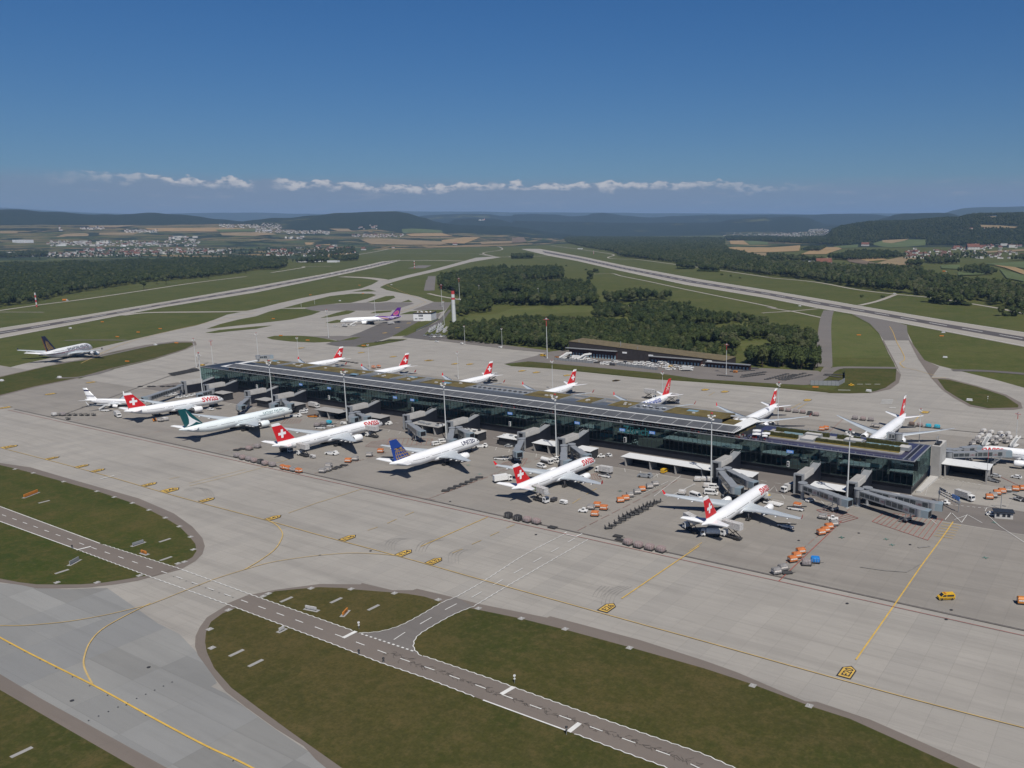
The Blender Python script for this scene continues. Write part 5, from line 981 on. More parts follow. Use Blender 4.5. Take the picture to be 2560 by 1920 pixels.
A380 = dict(L=72.0, R=3.55, RZ=4.2, zc=6.4, tail=.62, wing=dict(xr=-19.5, cr=19.5, yk=14.0, ck=11.8, yt=39.0, xt=-44.0, ct=3.8, dih=5.5, curl=1.6, z=4.1), winglet=(1.6, .1, .9, 2.2, 1.0, 'livery_navy'), eng=[(14.9, -23.0, 2.9, 6.2, 1.75), (25.7, -31.4, 3.6, 6.2, 1.75)], tp=dict(xr=-56.0, cr=11.5, xt=-66.8, ct=4.6, yt=15.0, zk=.38), fin=dict(xr=-50.0, cr=13.6, xt=-62.6, ct=5.2, ztop=24.0, zk=.80, rootm='air_white', bands=((0, 1, 'livery_navy'),), emblem=[('livery_gold', [[(.20, .12), (.30, .12), (.42, .38), (.36, .62), (.30, .62), (.34, .38)], [(.36, .12), (.46, .12), (.54, .36), (.46, .66), (.40, .66), (.48, .36)], [(.52, .10), (.62, .10), (.68, .34), (.58, .70), (.50, .70), (.60, .34)], [(.68, .08), (.76, .08), (.80, .30), (.70, .60), (.64, .62), (.72, .30)]]), ('paint_orange', [[(.965, .02), (.995, .02), (.995, .96), (.965, .96)]])]), gear=[(-5.2, 0, .6, 1), (-33, 6.2, .7, 2), (-33, -6.2, .7, 2), (-36.5, 2.7, .7, 3), (-36.5, -2.7, .7, 3)], text=[('SINGAPORE AIRLINES', 3.3, -9.0, .28, 'text_navy', .018, (1, -1), .96)], decks=(-.08, .52), stripes=[('text_navy', [(-5.5, .16, .20), (-20, .16, .21), (-40, .12, .19), (-56, -.05, .06), (-66, -.4, -.2)]), ('livery_red', [(-5.5, .10, .13), (-24, .10, .14), (-44, .02, .07), (-60, -.25, -.18)])], gaps=(.2, .4, .6))
EDW = dict(A330R); EDW['fin'] = dict(xr=-49.6, cr=9.6, xt=-58.4, ct=3.8, ztop=17.0, zk=.72, rootm='livery_red', bands=((0, 1, 'livery_red'),), emblem=[('air_white', [[(.50+r*math.cos(a)*.62, .50+r*math.sin(a)*.62) for r, a in ((.16, i*.785-.3), (.66, i*.785), (.16, i*.785+.3))] for i in range(8)]), ('livery_gold', [[(.50+.11*math.cos(a), .50+.09*math.sin(a)) for a in [i*.785 for i in range(8)]]])]); EDW['text'] = [('Edelweiss', 5.2, -24.0, -.02, 'text_blue', .02, (1, -1), 1.0)]
random.seed(21)
airliner(A330, 'white red-finned airliner nearest the camera, trucks clustered under its tail', (-136.3, 333.2), 90)
airliner(A330, 'white red-finned airliner right of the blue-finned one, leafy box at its rear door', (-226.0, 332.0), 90.0)
airliner(B772, 'white airliner with a blue fin bearing a gold globe grid', (-299.0, 330.6), 90)
airliner(B777, 'white red-finned airliner with its nose lettering half hidden by a lifted box', (-377.0, 334.8), 90)
airliner(CX_, 'pale airliner with dark teal fin bearing a white brush wing', (-453.4, 331.2), 90)
SW2 = dict(B772); SW2['text'] = B777['text']; SW2['fin'] = cross_fin(-48.4, 11.0, -57.4, 4.4, 18.5, cross=(.50, .46, 2.25))
airliner(SW2, 'white red-finned airliner farthest left on the apron beside the blue-striped jet', (-525.5, 331.5), 85)
airliner(B737, 'small white jet with blue stripes on its fin and a tall white winglet', (-572.0, 300.8), 26)
airliner(A380, 'huge double-deck white airliner with navy fin bearing gold bird, on the far left taxiway', (-875.0, 421.5), 121)
airliner(TG, 'white airliner with purple tail parked on the far asphalt pad', (-843.5, 694.0), 231)
RL = ['first red-finned airliner from the left behind the dock roof', 'second red-finned airliner from the left behind the dock roof', 'third red-finned airliner behind the dock with a catering lift at its tail', 'fourth red-finned airliner behind the dock before the grass strip', 'airliner with white flower on its red fin behind the dock', 'red-finned airliner behind the roof corner with its left wing over the apron']
for X, l, A_ in zip((-588.0, -509.5, -421.2, -344.5, -268.2, -194.5), RL, (A330R, A330R, A330R, A330R, EDW, A330R)):
    airliner(A_, l, (X, 425.0 if X > -200 else 423.0), -90)
airliner(B777R, 'white airliner seen from the front with both wings spread behind the planted roof end', (-118.3, 421.5), -90)
airliner(A330, 'red-lettered white airliner cut off by the right edge behind two jet bridges', (-71.5, 440.5), 184)
# ================================================================ JET BRIDGES
mat('bridge_grey', (.30, .315, .33), .45, .3, .06, .3); mat('bridge_window', (.055, .065, .072), .2, .1, .35, .7, .6); mat('bridge_text', (.16, .04, .045), .6, var=0); mat('cab_blue', (.25, .31, .345), .45, .2, .05)
def jet_bridge(label, a, b, za=4.4, zb=4.2, cab_turn=.6, stairs=True, logo=False):
    a = Vector((a[0], a[1], 0)); b = Vector((b[0], b[1], 0)); d = b-a; L = d.length; rz = math.atan2(d.y, d.x)
    t = thing('jet_bridge', label, 'jet bridge', (a.x, a.y, 0), rz)
    mb = MB(); mb.tube((0, 0, za-.5), (0, 0, za+2.9), 1.9, n=14, mi=0); mb.tube((0, 0, za+2.9), (0, 0, za+3.05), 2.1, n=14, mi=0); mb.build('rotunda', 'bridge_grey', t)
    mb = MB(); mb.tube((0, 0, 0), (0, 0, za-.5), .8, n=10); mb.tube((0, 0, 0), (0, 0, .25), 1.5, n=10); mb.build('support_column', 'metal_grey', t)
    for nm, x0, x1, w, h in (('tunnel', 1.5, L*.56, 1.45, 2.55), ('tunnel', L*.48, L-1.4, 1.7, 2.9)):
        z0, z1 = za+(zb-za)*x0/L, za+(zb-za)*x1/L
        mb = MB(); mb.hexa([(x0, -w, z0-.1), (x1, -w, z1-.1), (x1, w, z1-.1), (x0, w, z0-.1), (x0, -w, z0+h), (x1, -w, z1+h), (x1, w, z1+h), (x0, w, z0+h)]); tn = mb.build(nm, 'bridge_grey', t)
        q = MB(); n = max(2, int((x1-x0)/2.6))
        for i in range(n):
            if logo and i in (n-2,) : continue
            u0, u1 = x0+.4+(x1-x0-.8)*i/n, x0+.4+(x1-x0-.8)*(i+.88)/n; y0_, y1_ = z0+(z1-z0)*(u0-x0)/(x1-x0), z0+(z1-z0)*(u1-x0)/(x1-x0)
            for s in (-1, 1): q.hexa([(u0, s*(w+.00), y0_+.55), (u1, s*(w+.00), y1_+.55), (u1, s*(w+.03), y1_+.55), (u0, s*(w+.03), y0_+.55), (u0, s*(w+.00), y0_+h-.45), (u1, s*(w+.00), y1_+h-.45), (u1, s*(w+.03), y1_+h-.45), (u0, s*(w+.03), y0_+h-.45)])
        q.build('tunnel_glazing', 'bridge_window', tn)
        if logo:
            V, F, w_ = text_mesh('UBS', 1.35, .0); u0 = x0+.4+(x1-x0-.8)*(n-2)/n
            for s in (-1, 1): q = MB(); q.add([((u0+(vx if s < 0 else 3.4-vx)), s*(w+.05), z0+(z1-z0)*.8+.75+vy) for vx, vy in V], F); q.build('bridge_lettering', 'bridge_text', tn)
    mb = MB(); c, s = math.cos(cab_turn), math.sin(cab_turn); mb.tube((L-.6, 0, zb-.2), (L-.6, 0, zb+3.0), 2.0, n=12, mi=0); P = []
    for z in (zb-.1, zb+2.9):
        for x, y in ((0, -1.8), (3.6, -1.9), (3.6, 1.9), (0, 1.8)): P.append((L-.6+x*c-y*s, x*s+y*c, z))
    mb.hexa(P, 1); cb = mb.build('cab', ['bridge_grey', 'cab_blue'], t)
    q = MB(); P = []
    for z in (zb+.2, zb+2.5):
        for x, y in ((3.62, -1.5), (3.7, -1.5), (3.7, 1.5), (3.62, 1.5)): P.append((L-.6+x*c-y*s, x*s+y*c, z))
    q.hexa(P); q.build('cab_opening', 'engine_dark', cb)
    x = L*.80; mb = MB(); 
    for y in (-1.5, 1.5): mb.tube((x, y, .5), (x, y, zb+3.2), .18, n=8)
    mb.box(x-.5, x+.5, -1.9, 1.9, .9, 1.5); lg = mb.build('lift_column', 'metal_grey', t)
    q = MB()
    for y in (-1.5, 1.5): q.tube((x-.0, y-.25, .55), (x-.0, y+.25, .55), .55, n=12)
    q.build('wheels', 'rubber', lg)
    if stairs:
        q = MB(); q.hexa([(L-2.6, -2.1, zb), (L-2.6, -3.0, zb), (L-8.5, -3.0, .2), (L-8.5, -2.1, .2), (L-2.6, -2.1, zb+.2), (L-2.6, -3.0, zb+.2), (L-8.5, -3.0, .4), (L-8.5, -2.1, .4)])
        for y in (-2.1, -3.0): q.bar((L-2.6, y, zb+1.1), (L-8.5, y, 1.3), .07); q.bar((L-8.5, y, .3), (L-8.5, y, 1.3), .07); q.bar((L-5.5, y, zb*.5), (L-5.5, y, zb*.5+1.1), .07)
        q.build('stairs', 'metal_grey', t)
    return t
J = lambda s, z: ats(s, z)[0]
for lab, s0, s1, turn, lg in (('grey jet bridge reaching toward the open apron, second from the right end', 'e 300,1098', 'e 655,1222', .15, True), ('front bridge of the twin jet bridges at the right end, reaching to the red hatching', 'e 785,1150', 'e 1330,1318', .25, True), ('rear bridge of the twin jet bridges at the right end', 'e 860,1140', 'e 1440,1262', .3, True),
    ('left of two jet bridges docked to the nearest red-lettered airliner', 'd 1040,978', 'd 1165,1122', .9, False), ('right of two jet bridges docked to the nearest red-lettered airliner', 'd 1100,966', 'd 1300,1068', .3, False), ('left of two jet bridges docked to the second red-lettered airliner', 'c 1418,1045', 'c 1415,1165', 1.0, False), ('right of two jet bridges docked to the second red-lettered airliner', 'c 1485,1035', 'c 1590,1112', .5, False),
    ('blue-grey jet bridge swung aside on its own left of the middle canopy', 'c 1055,985', 'c 1005,1085', .6, False), ('left of two jet bridges docked to the blue-finned airliner', 'c 452,890', 'c 430,985', 1.0, False), ('right of two jet bridges docked to the blue-finned airliner', 'c 510,885', 'c 585,925', .4, False), ('grey jet bridge folded over the empty red-hatched stand', 'c 75,835', 'c 175,905', .2, False),
    ('left of two jet bridges docked to the catered red-lettered airliner', 'b 1315,760', 'b 1310,790', .9, False), ('right of two jet bridges docked to the catered red-lettered airliner', 'b 1360,750', 'b 1425,782', .5, False), ('left jet bridge at the teal-finned airliner', 'b 680,645', 'b 620,675', 1.2, False), ('right jet bridge by the nose of the teal-finned airliner', 'b 722,640', 'b 760,672', .8, False), ('grey jet bridge standing free left of the teal-finned airliner', 'b 415,620', 'b 340,685', .9, False),
    ('long glazed jet bridge docked to the small blue-striped jet', 'a 1560,585', 'a 1275,680', -.6, False), ('jet bridge docked to the farthest red-finned airliner', 'a 1830,620', 'a 1715,652', .9, False), ('front of the two jet bridges at the cut-off airliner on the right', 'e 1560,822', 'e 2045,806', -.3, True), ('rear of the two jet bridges at the cut-off airliner on the right', 'e 1560,800', 'e 1790,768', -.4, True), ('grey jet bridge at the nose of the front-facing airliner behind the roof', 'e 1130,665', 'e 1030,650', .6, False), ('small jet bridge behind the far left end of the dock', 'b 500,255', 'b 600,250', .3, False)):
    jet_bridge(lab, J(s0, 5.6), J(s1, 5.6), 4.6, 4.2, turn, True, lg)
# ================================================================ GROUND VEHICLES AND CARTS
for nm, c in (('cart_orange', (.43, .135, .04)), ('cart_grey', (.20, .195, .195)), ('cart_pale', (.42, .415, .41)), ('cart_stripe', (.60, .56, .52)), ('wrap_grey', (.23, .205, .205)), ('wrap_pink', (.25, .195, .19)), ('wrap_black', (.03, .03, .033)), ('wrap_blue', (.01, .17, .50)), ('wrap_cyan', (.01, .30, .42)), ('wrap_brown', (.13, .085, .07)), ('veh_white', (.66, .66, .65)), ('veh_yellow', (.60, .36, .02)), ('veh_silver', (.36, .37, .38)), ('veh_red', (.33, .035, .03)), ('veh_dark', (.05, .05, .055)), ('veh_orange', (.52, .19, .03)), ('hi_yellow', (.62, .52, .05)), ('leaf_green', (.08, .20, .03)), ('steel_dark', (.038, .038, .040)), ('tarp_yellow', (.45, .34, .10))): mat(nm, c, .45 if nm[:3] == 'veh' else .8, var=.12 if nm[:3] == 'veh' else .32, scale=2.2)
mat('dolly_steel', (.075, .075, .078), .6, .3, .2)
def wheels(mb, xs, ys, r, w=.22, mi=0):
    for x in xs:
        for y in ys: mb.tube((x, y-w/2, r), (x, y+w/2, r), r, n=10, mi=mi)
def b_dolly(t, L=3.4, Wd=2.5, h=.55, bar=True):
    mb = MB(); mb.box(-L/2, L/2, -Wd/2, Wd/2, h-.14, h, 0); mb.box(-L/2+.2, L/2-.2, -.12, .12, h-.3, h-.14, 0)
    for y in [(-Wd/2+.2)+i*(Wd-.4)/5 for i in range(6)]: mb.tube((-L/2+.1, y, h+.03), (L/2-.1, y, h+.03), .05, n=6, mi=1)
    mb.build('deck', ['steel_dark', 'dolly_steel'], t); q = MB(); wheels(q, (-L/2+.5, L/2-.5), (-Wd/2+.25, Wd/2-.25), .24); q.build('wheels', 'rubber', t)
    if bar: q = MB(); q.bar((L/2, 0, h-.25), (L/2+1.2, 0, .25), .09); q.build('tow_bar', 'steel_dark', t)
def k_cart(c):
    t = thing('baggage_cart', '-', 'baggage cart'); b_dolly(t, 3.3, 2.2, .5)
    mb = MB(); mb.hexa([(-1.5, -1.0, .56), (1.5, -1.0, .56), (1.5, 1.0, .56), (-1.5, 1.0, .56), (-1.55, -1.05, 1.9), (1.55, -1.05, 1.9), (1.55, 1.05, 1.9), (-1.55, 1.05, 1.9)], 0); mb.hexa([(-1.55, -1.05, 1.9), (1.55, -1.05, 1.9), (1.55, 1.05, 1.9), (-1.55, 1.05, 1.9), (-1.3, -.55, 2.35), (1.3, -.55, 2.35), (1.3, .55, 2.35), (-1.3, .55, 2.35)], 0); bd = mb.build('container', c, t)
    q = MB(); 
    for s in (-1, 1): q.box(-1.25, 1.25, s*1.06-.015, s*1.06+.015, 1.15, 1.65); q.box(s*1.56-.015, s*1.56+.015, -.8, .8, 1.15, 1.65)
    q.build('curtain_stripe', 'cart_stripe', bd); return t
def k_pallet_dolly(c):
    t = thing('pallet_dolly', '-', 'dolly'); b_dolly(t, 3.5, 2.7, .5); return t
def k_load(c, h=1.9):
    t = thing('wrapped_cargo', '-', 'cargo load'); mb = MB(); random.seed(hash(c) % 97); L, Wd = 3.1, 2.4; n = 16; secs = []
    for z, k in ((.58, .98), (.9, 1.03), (1.5, 1.04), (h, 1.0), (h+.22, .90), (h+.30, .45)):
        P = []
        for i in range(n):
            a = 2*math.pi*i/n; cc, ss = math.cos(a), math.sin(a); p = 7.0; r = (abs(cc)**p+abs(ss)**p)**(-1/p); P.append((L/2*k*r*cc*random.uniform(.96, 1.02), Wd/2*k*r*ss*random.uniform(.95, 1.02), z+random.uniform(-.06, .06)))
        secs.append(P)
    mb.loft(secs, 0, False); mb.build('wrapping', c, t)
    q = MB()
    for x in (-.9, 0, .9): q.bar((x, -Wd/2-.05, .6), (x, -Wd/2-.04, h+.02), .07); q.bar((x, Wd/2+.05, .6), (x, Wd/2+.04, h+.02), .07); q.bar((x, -Wd/2, h+.1), (x, Wd/2, h+.1), .07)
    q.build('net_strap', 'cart_pale', t); return t
def k_rail(c):
    t = thing('caged_dolly', '-', 'dolly'); b_dolly(t, 2.9, 1.7, .5); q = MB()
    for x in (-1.4, 1.4): q.bar((x, -.8, .5), (x, -.8, 1.6), .08); q.bar((x, .8, .5), (x, .8, 1.6), .08); q.bar((x, -.8, 1.6), (x, .8, 1.6), .08); q.bar((x, -.8, 1.05), (x, .8, 1.05), .3)
    q.build('end_rack', 'steel_dark', t); return t
def k_flat(c):
    t = thing('flat_dolly', '-', 'dolly'); b_dolly(t, 3.6, 2.3, .5); return t
def body_profile(mb, P, w, mi=0): mb.prism(P, -w/2, w/2, mi, 'y')
def car_like(kind, cat, P, G, w, L, col, wx, wr, roof=None, extra=None):
    t = thing(kind, '-', cat); mb = MB(); body_profile(mb, P, w); bd = mb.build('body', col, t)
    q = MB()
    for poly in G:
        for s in (-1, 1): q.prism(poly, s*(w/2+.0), s*(w/2+.02), 0, 'y')
    if roof: 
        for (x0, z0, x1, z1) in roof: q.add([(x0, -w/2+.12, z0), (x0, w/2-.12, z0), (x1, w/2-.16, z1), (x1, -w/2+.16, z1)], [(0, 1, 2, 3)])
    q.build('windows', 'window_dark', t)
    q = MB(); wheels(q, wx, (-w/2+.08, w/2-.08), wr); q.build('wheels', 'rubber', t)
    if extra: extra(t)
    return t
def k_car(c): return car_like('parked_car', 'car', [(-2.2, .3), (2.2, .3), (2.25, .75), (1.3, .95), (.6, 1.45), (-1.2, 1.5), (-2.0, 1.0), (-2.25, .9)], [[(.5, .98), (1.05, .98), (.5, 1.38), (-.3, 1.4), (-.3, .98)], [(-.4, .98), (-.4, 1.4), (-1.15, 1.42), (-1.7, 1.02)]], 1.78, 4.4, c, (-1.35, 1.4), .33, [(1.33, .97, .63, 1.46), (-1.97, 1.05, -1.22, 1.51)])
def k_van(c): return car_like('service_van', 'van', [(-2.5, .35), (2.5, .35), (2.55, .95), (1.9, 1.25), (1.1, 2.0), (-2.4, 2.05), (-2.55, 1.6)], [[(1.0, 1.25), (1.65, 1.25), (1.05, 1.85), (.3, 1.85), (.3, 1.25)], [(.1, 1.25), (.1, 1.85), (-2.1, 1.85), (-2.1, 1.25)]], 1.95, 5.1, c, (-1.6, 1.65), .36, [(1.93, 1.27, 1.13, 2.01), (-2.56, 1.3, -2.45, 1.95)])
def k_minibus(c): return car_like('minibus', 'minibus', [(-3.0, .4), (3.0, .4), (3.05, 1.0), (2.4, 1.35), (1.6, 2.5), (-2.9, 2.6), (-3.05, 2.0)], [[(1.4, 1.4), (2.1, 1.4), (1.5, 2.2), (.7, 2.2), (.7, 1.4)], [(.5, 1.4), (.5, 2.2), (-2.6, 2.2), (-2.6, 1.4)]], 2.1, 6.1, c, (-1.9, 1.9), .38, [(2.43, 1.38, 1.65, 2.45), (-3.06, 1.5, -2.95, 2.3)])
def k_marked_van(c):
    t = k_van(c); q = MB()
    for s in (-1, 1):
        for i in range(12): q.add([(-2.4+i*.4, s*1.0, .45), (-2.2+i*.4, s*1.0, .45), (-2.0+i*.4, s*1.0, .95), (-2.2+i*.4, s*1.0, .95)], [(0, 1, 2, 3)])
    q.build('warning_stripes', 'paint_black', t); q = MB(); q.box(.2, .6, -.8, .8, 2.05, 2.2); q.build('light_bar', 'veh_orange', t); return t
def k_tug(c):
    t = thing('tow_tractor', '-', 'tow tractor'); mb = MB(); body_profile(mb, [(-1.9, .35), (1.9, .35), (1.95, .9), (1.2, 1.0), (-1.9, .95)], 1.9); mb.build('body', c, t)
    mb = MB(); body_profile(mb, [(-.9, .95), (.7, .98), (.35, 1.85), (-.8, 1.9)], 1.5); cb = mb.build('cab', c, t); q = MB()
    for s in (-1, 1): q.prism([(-.7, 1.2), (.45, 1.2), (.25, 1.75), (-.65, 1.78)], s*.75, s*.77, 0, 'y')
    q.add([(.66, -.65, 1.1), (.66, .65, 1.1), (.38, .6, 1.8), (.38, -.6, 1.8)], [(0, 1, 2, 3)]); q.build('windows', 'window_dark', cb)
    q = MB(); wheels(q, (-1.2, 1.2), (-.85, .85), .40, .3); q.build('wheels', 'rubber', t); return t
def k_push(c):
    t = thing('pushback_tractor', '-', 'pushback tractor'); mb = MB(); body_profile(mb, [(-3.6, .35), (3.6, .35), (3.6, 1.1), (1.0, 1.25), (-3.4, 1.2)], 2.9); mb.build('body', c, t); mb = MB(); body_profile(mb, [(1.4, 1.15), (3.3, 1.1), (3.0, 2.1), (1.6, 2.15)], 2.0); cb = mb.build('cab', c, t); q = MB()
    for s in (-1, 1): q.prism([(1.6, 1.4), (3.1, 1.4), (2.9, 2.0), (1.7, 2.02)], s*1.0, s*1.02, 0, 'y')
    q.build('windows', 'window_dark', cb); q = MB(); q.box(-3.2, .4, -.9, .9, 1.2, 1.32); q.build('engine_cover', 'metal_grey', t); q = MB(); wheels(q, (-2.3, 2.2), (-1.3, 1.3), .55, .4); q.build('wheels', 'rubber', t); return t
def k_truck(c, lift=0.0, lab='box_truck', leaf=False):
    t = thing(lab, '-', 'truck'); mb = MB(); mb.box(-4.2, 4.0, -1.0, 1.0, .6, 1.0, 0); mb.build('chassis', 'steel_dark', t)
    mb = MB(); body_profile(mb, [(2.6, .6), (4.5, .6), (4.55, 1.6), (4.3, 2.7), (2.6, 2.75)], 2.4); cb = mb.build('cab', 'veh_white', t); q = MB(); q.add([(4.57, -1.05, 1.65), (4.57, 1.05, 1.65), (4.34, 1.0, 2.55), (4.34, -1.0, 2.55)], [(0, 1, 2, 3)])
    for s in (-1, 1): q.prism([(3.2, 1.65), (4.4, 1.65), (4.2, 2.5), (3.2, 2.5)], s*1.2, s*1.22, 0, 'y')
    q.build('windows', 'window_dark', cb); q = MB(); wheels(q, (-3.0, -1.8, 3.4), (-1.05, 1.05), .48, .32); q.build('wheels', 'rubber', t)
    z = 1.05+lift; mb = MB(); mb.box(-4.2, 2.4+ (1.6 if lift > 1 else 0), -1.25, 1.25, z, z+2.5); bx = mb.build('cargo_box', c, t)
    if leaf:
        q = MB(); random.seed(4)
        for i in range(26): x, zz = random.uniform(-3.9, -1.6), random.uniform(z+.3, z+2.1); q.add([(x, -1.27, zz), (x+.35, -1.27, zz+.12), (x+.5, -1.27, zz+.45), (x+.1, -1.27, zz+.3)], [(0, 1, 2, 3)])
        q.build('leaf_emblem', 'leaf_green', bx)
    if lift > 1:
        q = MB()
        for y in (-.85, .85): q.bar((-3.4, y, 1.1), (1.6, y, z), .2, .26); q.bar((-3.4, y, z), (1.6, y, 1.1), .2, .26)
        q.build('scissor_lift', 'steel_dark', t); q = MB(); q.box(4.0, 5.6, -1.2, 1.2, z, z+.12); q.bar((4.1, 1.2, z+1.0), (5.6, 1.2, z+1.0), .07); q.bar((4.1, -1.2, z+1.0), (5.6, -1.2, z+1.0), .07); q.build('platform', 'metal_grey', t)
    return t
def k_tanker(c):
    t = thing('tank_truck', '-', 'tank truck'); mb = MB(); mb.box(-3.6, 3.4, -1.0, 1.0, .6, 1.0); mb.build('chassis', 'steel_dark', t); mb = MB(); mb.tube((-3.6, 0, 1.95), (1.7, 0, 1.95), 1.12, n=16); mb.build('tank', c, t)
    mb = MB(); body_profile(mb, [(2.0, .6), (3.8, .6), (3.85, 1.5), (3.6, 2.5), (2.0, 2.5)], 2.3); cb = mb.build('cab', 'veh_white', t); q = MB(); q.add([(3.87, -1.0, 1.5), (3.87, 1.0, 1.5), (3.65, .95, 2.4), (3.65, -.95, 2.4)], [(0, 1, 2, 3)])
    for s in (-1, 1): q.prism([(2.5, 1.5), (3.7, 1.5), (3.55, 2.35), (2.5, 2.35)], s*1.15, s*1.17, 0, 'y')
    q.build('windows', 'window_dark', cb); q = MB(); wheels(q, (-2.6, -1.5, 2.8), (-1.0, 1.0), .46, .3); q.build('wheels', 'rubber', t); return t
def k_belt(c):
    t = thing('belt_loader', '-', 'belt loader'); mb = MB(); body_profile(mb, [(-3.2, .4), (3.0, .4), (3.0, .95), (-3.2, .9)], 1.9); mb.build('body', c, t); mb = MB(); mb.hexa([(-4, -.5, .8), (4.4, -.5, 2.2), (4.4, .5, 2.2), (-4, .5, .8), (-4, -.5, 1.05), (4.4, -.5, 2.45), (4.4, .5, 2.45), (-4, .5, 1.05)]); mb.build('belt', 'steel_dark', t); q = MB(); q.box(.6, 1.6, .55, 1.0, .95, 1.9); q.build('cab', c, t); q = MB(); wheels(q, (-2.2, 2.0), (-.85, .85), .38); q.build('wheels', 'rubber', t); return t
def k_loader(c):
    t = thing('cargo_loader', '-', 'cargo loader'); mb = MB(); mb.box(-4.4, 3.6, -1.7, 1.7, .55, .95); mb.build('main_deck', 'veh_white', t); mb = MB(); mb.box(1.0, 4.6, -1.7, 1.7, 2.6, 2.85); mb.build('lift_platform', 'metal_grey', t); q = MB()
    for y in (-1.3, 1.3): q.bar((1.2, y, .9), (4.2, y, 2.6), .16); q.bar((1.2, y, 2.6), (4.2, y, .9), .16)
    q.build('scissor_lift', 'steel_dark', t); q = MB(); q.box(3.2, 4.4, -1.7, -.8, 2.85, 4.2); q.build('cab', 'veh_white', t); q = MB()
    for y in (-1.65, 1.65): q.bar((-4.4, y, 1.6), (.9, y, 1.6), .07); q.bar((-4.4, y, .9), (-4.4, y, 1.6), .07); q.bar((-1.6, y, .9), (-1.6, y, 1.6), .07)
    q.build('guard_rail', 'veh_white', t); q = MB(); wheels(q, (-3.2, 2.2), (-1.4, 1.4), .42); q.build('wheels', 'rubber', t); return t
def k_stairs(c):
    t = thing('air_stairs', '-', 'air stairs'); mb = MB(); body_profile(mb, [(-3.4, .4), (3.2, .4), (3.2, 1.1), (-3.4, .9)], 2.0); mb.build('body', c, t); mb = MB(); mb.hexa([(-4.0, -.9, .6), (3.2, -.9, 4.0), (3.2, .9, 4.0), (-4.0, .9, .6), (-4.0, -.9, .9), (3.2, -.9, 4.3), (3.2, .9, 4.3), (-4.0, .9, .9)], 0); mb.build('steps', 'metal_grey', t); q = MB()
    for s in (-1, 1): q.hexa([(-4.0, s*.92-.04, .9), (3.2, s*.92-.04, 4.3), (3.2, s*.92+.04, 4.3), (-4.0, s*.92+.04, .9), (-4.0, s*.92-.04, 1.9), (3.2, s*.92-.04, 5.4), (3.2, s*.92+.04, 5.4), (-4.0, s*.92+.04, 1.9)]); q.box(3.2, 5.0, s*.92-.04, s*.92+.04, 4.2, 5.4)
    q.box(3.2, 5.0, -.9, .9, 4.05, 4.2); q.build('side_panel', c, t); q = MB(); wheels(q, (-2.2, 2.2), (-.9, .9), .4); q.build('wheels', 'rubber', t); return t
def k_gpu(c):
    t = thing('ground_power_unit', '-', 'power unit'); mb = MB(); body_profile(mb, [(-1.6, .45), (1.6, .45), (1.6, 1.5), (1.2, 1.7), (-1.6, 1.7)], 1.6); mb.build('housing', c, t); q = MB(); q.box(-1.2, .6, -.82, -.8, .8, 1.4); q.build('grille', 'steel_dark', t); q = MB(); wheels(q, (-1.0, 1.0), (-.7, .7), .3); q.build('wheels', 'rubber', t); q = MB(); q.bar((1.6, 0, .5), (2.6, 0, .3), .08); q.build('tow_bar', 'steel_dark', t); return t
KIND = dict(cart=k_cart, pd=k_pallet_dolly, load=k_load, rail=k_rail, flat=k_flat, car=k_car, van=k_van, bus=k_minibus, mvan=k_marked_van, tug=k_tug, push=k_push, truck=k_truck, tanker=k_tanker, belt=k_belt, loader=k_loader, stairs=k_stairs, gpu=k_gpu, hilift=lambda c: k_truck(c, 3.1, 'catering_lift_truck', True), hiplain=lambda c: k_truck(c, 3.1, 'catering_lift_truck'))
PRO = {}
def put(kind, col, p, deg, label, group=None, z=0.0, sc=None):
    k = (kind, col); zz = .11 if z == 0 else z
    if k not in PRO: PRO[k] = KIND[kind](col); o = PRO[k]; o.location = (p[0], p[1], zz); o.rotation_euler = (0, 0, math.radians(deg)); o['label'] = label
    else: o = clone(PRO[k], (p[0], p[1], zz), math.radians(deg), label)
    if 'group' in o: del o['group']
    if group: o['group'] = group
    if sc: o.scale = (sc, sc, sc)
    return o
def put_pallet(col, p, deg, lab, where, group):
    put('pd', 'x', p, deg, 'dolly under the %s %s' % (lab.replace('cargo load', 'load'), where), 'cargo dollies')
    put('load', col, p, deg, '%s %s' % (lab, where), group)
CN = {'cart_orange': 'orange', 'cart_grey': 'grey', 'cart_pale': 'pale grey', 'wrap_grey': 'grey wrapped', 'wrap_pink': 'pinkish net-wrapped', 'wrap_black': 'black sheeted', 'wrap_blue': 'bright blue sheeted', 'wrap_cyan': 'cyan sheeted', 'wrap_brown': 'brown wrapped'}
def row(kind, items, deg, where, group, noun, jitter=6):
    """items: 'color t x,y' ; ordinals counted from the left within each colour"""
    cnt = {}; tot = {}
    for c, t, x, y in items: kc = CN.get(c, ''); tot[kc] = tot.get(kc, 0)+1
    for c, t, x, y in items:
        kc = CN.get(c, ''); cnt[kc] = cnt.get(kc, 0)+1; p = at(t, x, y); n = (ORD[cnt[kc]-1]+' ') if tot[kc] > 1 else ''
        lab = ('%s%s %s' % (n, kc, noun)).replace('  ', ' ').strip(); d = deg+random.uniform(-jitter, jitter)
        if kind == 'pallet': put_pallet(c, p, d, lab, where, group)
        else: put(kind, c, p, d, '%s %s' % (lab, where), group)
def its(s):
    o = []
    for seg in s.split('|'):
        w = seg.split(); t = w[0]
        for q in w[1:]: c, xy = q.split(':'); x, y = xy.split(','); o.append((AB[c], t, float(x), float(y)))
    return o
AB = dict(o='cart_orange', g='cart_grey', l='cart_pale', G='wrap_grey', P='wrap_pink', K='wrap_black', B='wrap_blue', C='wrap_cyan', N='wrap_brown')
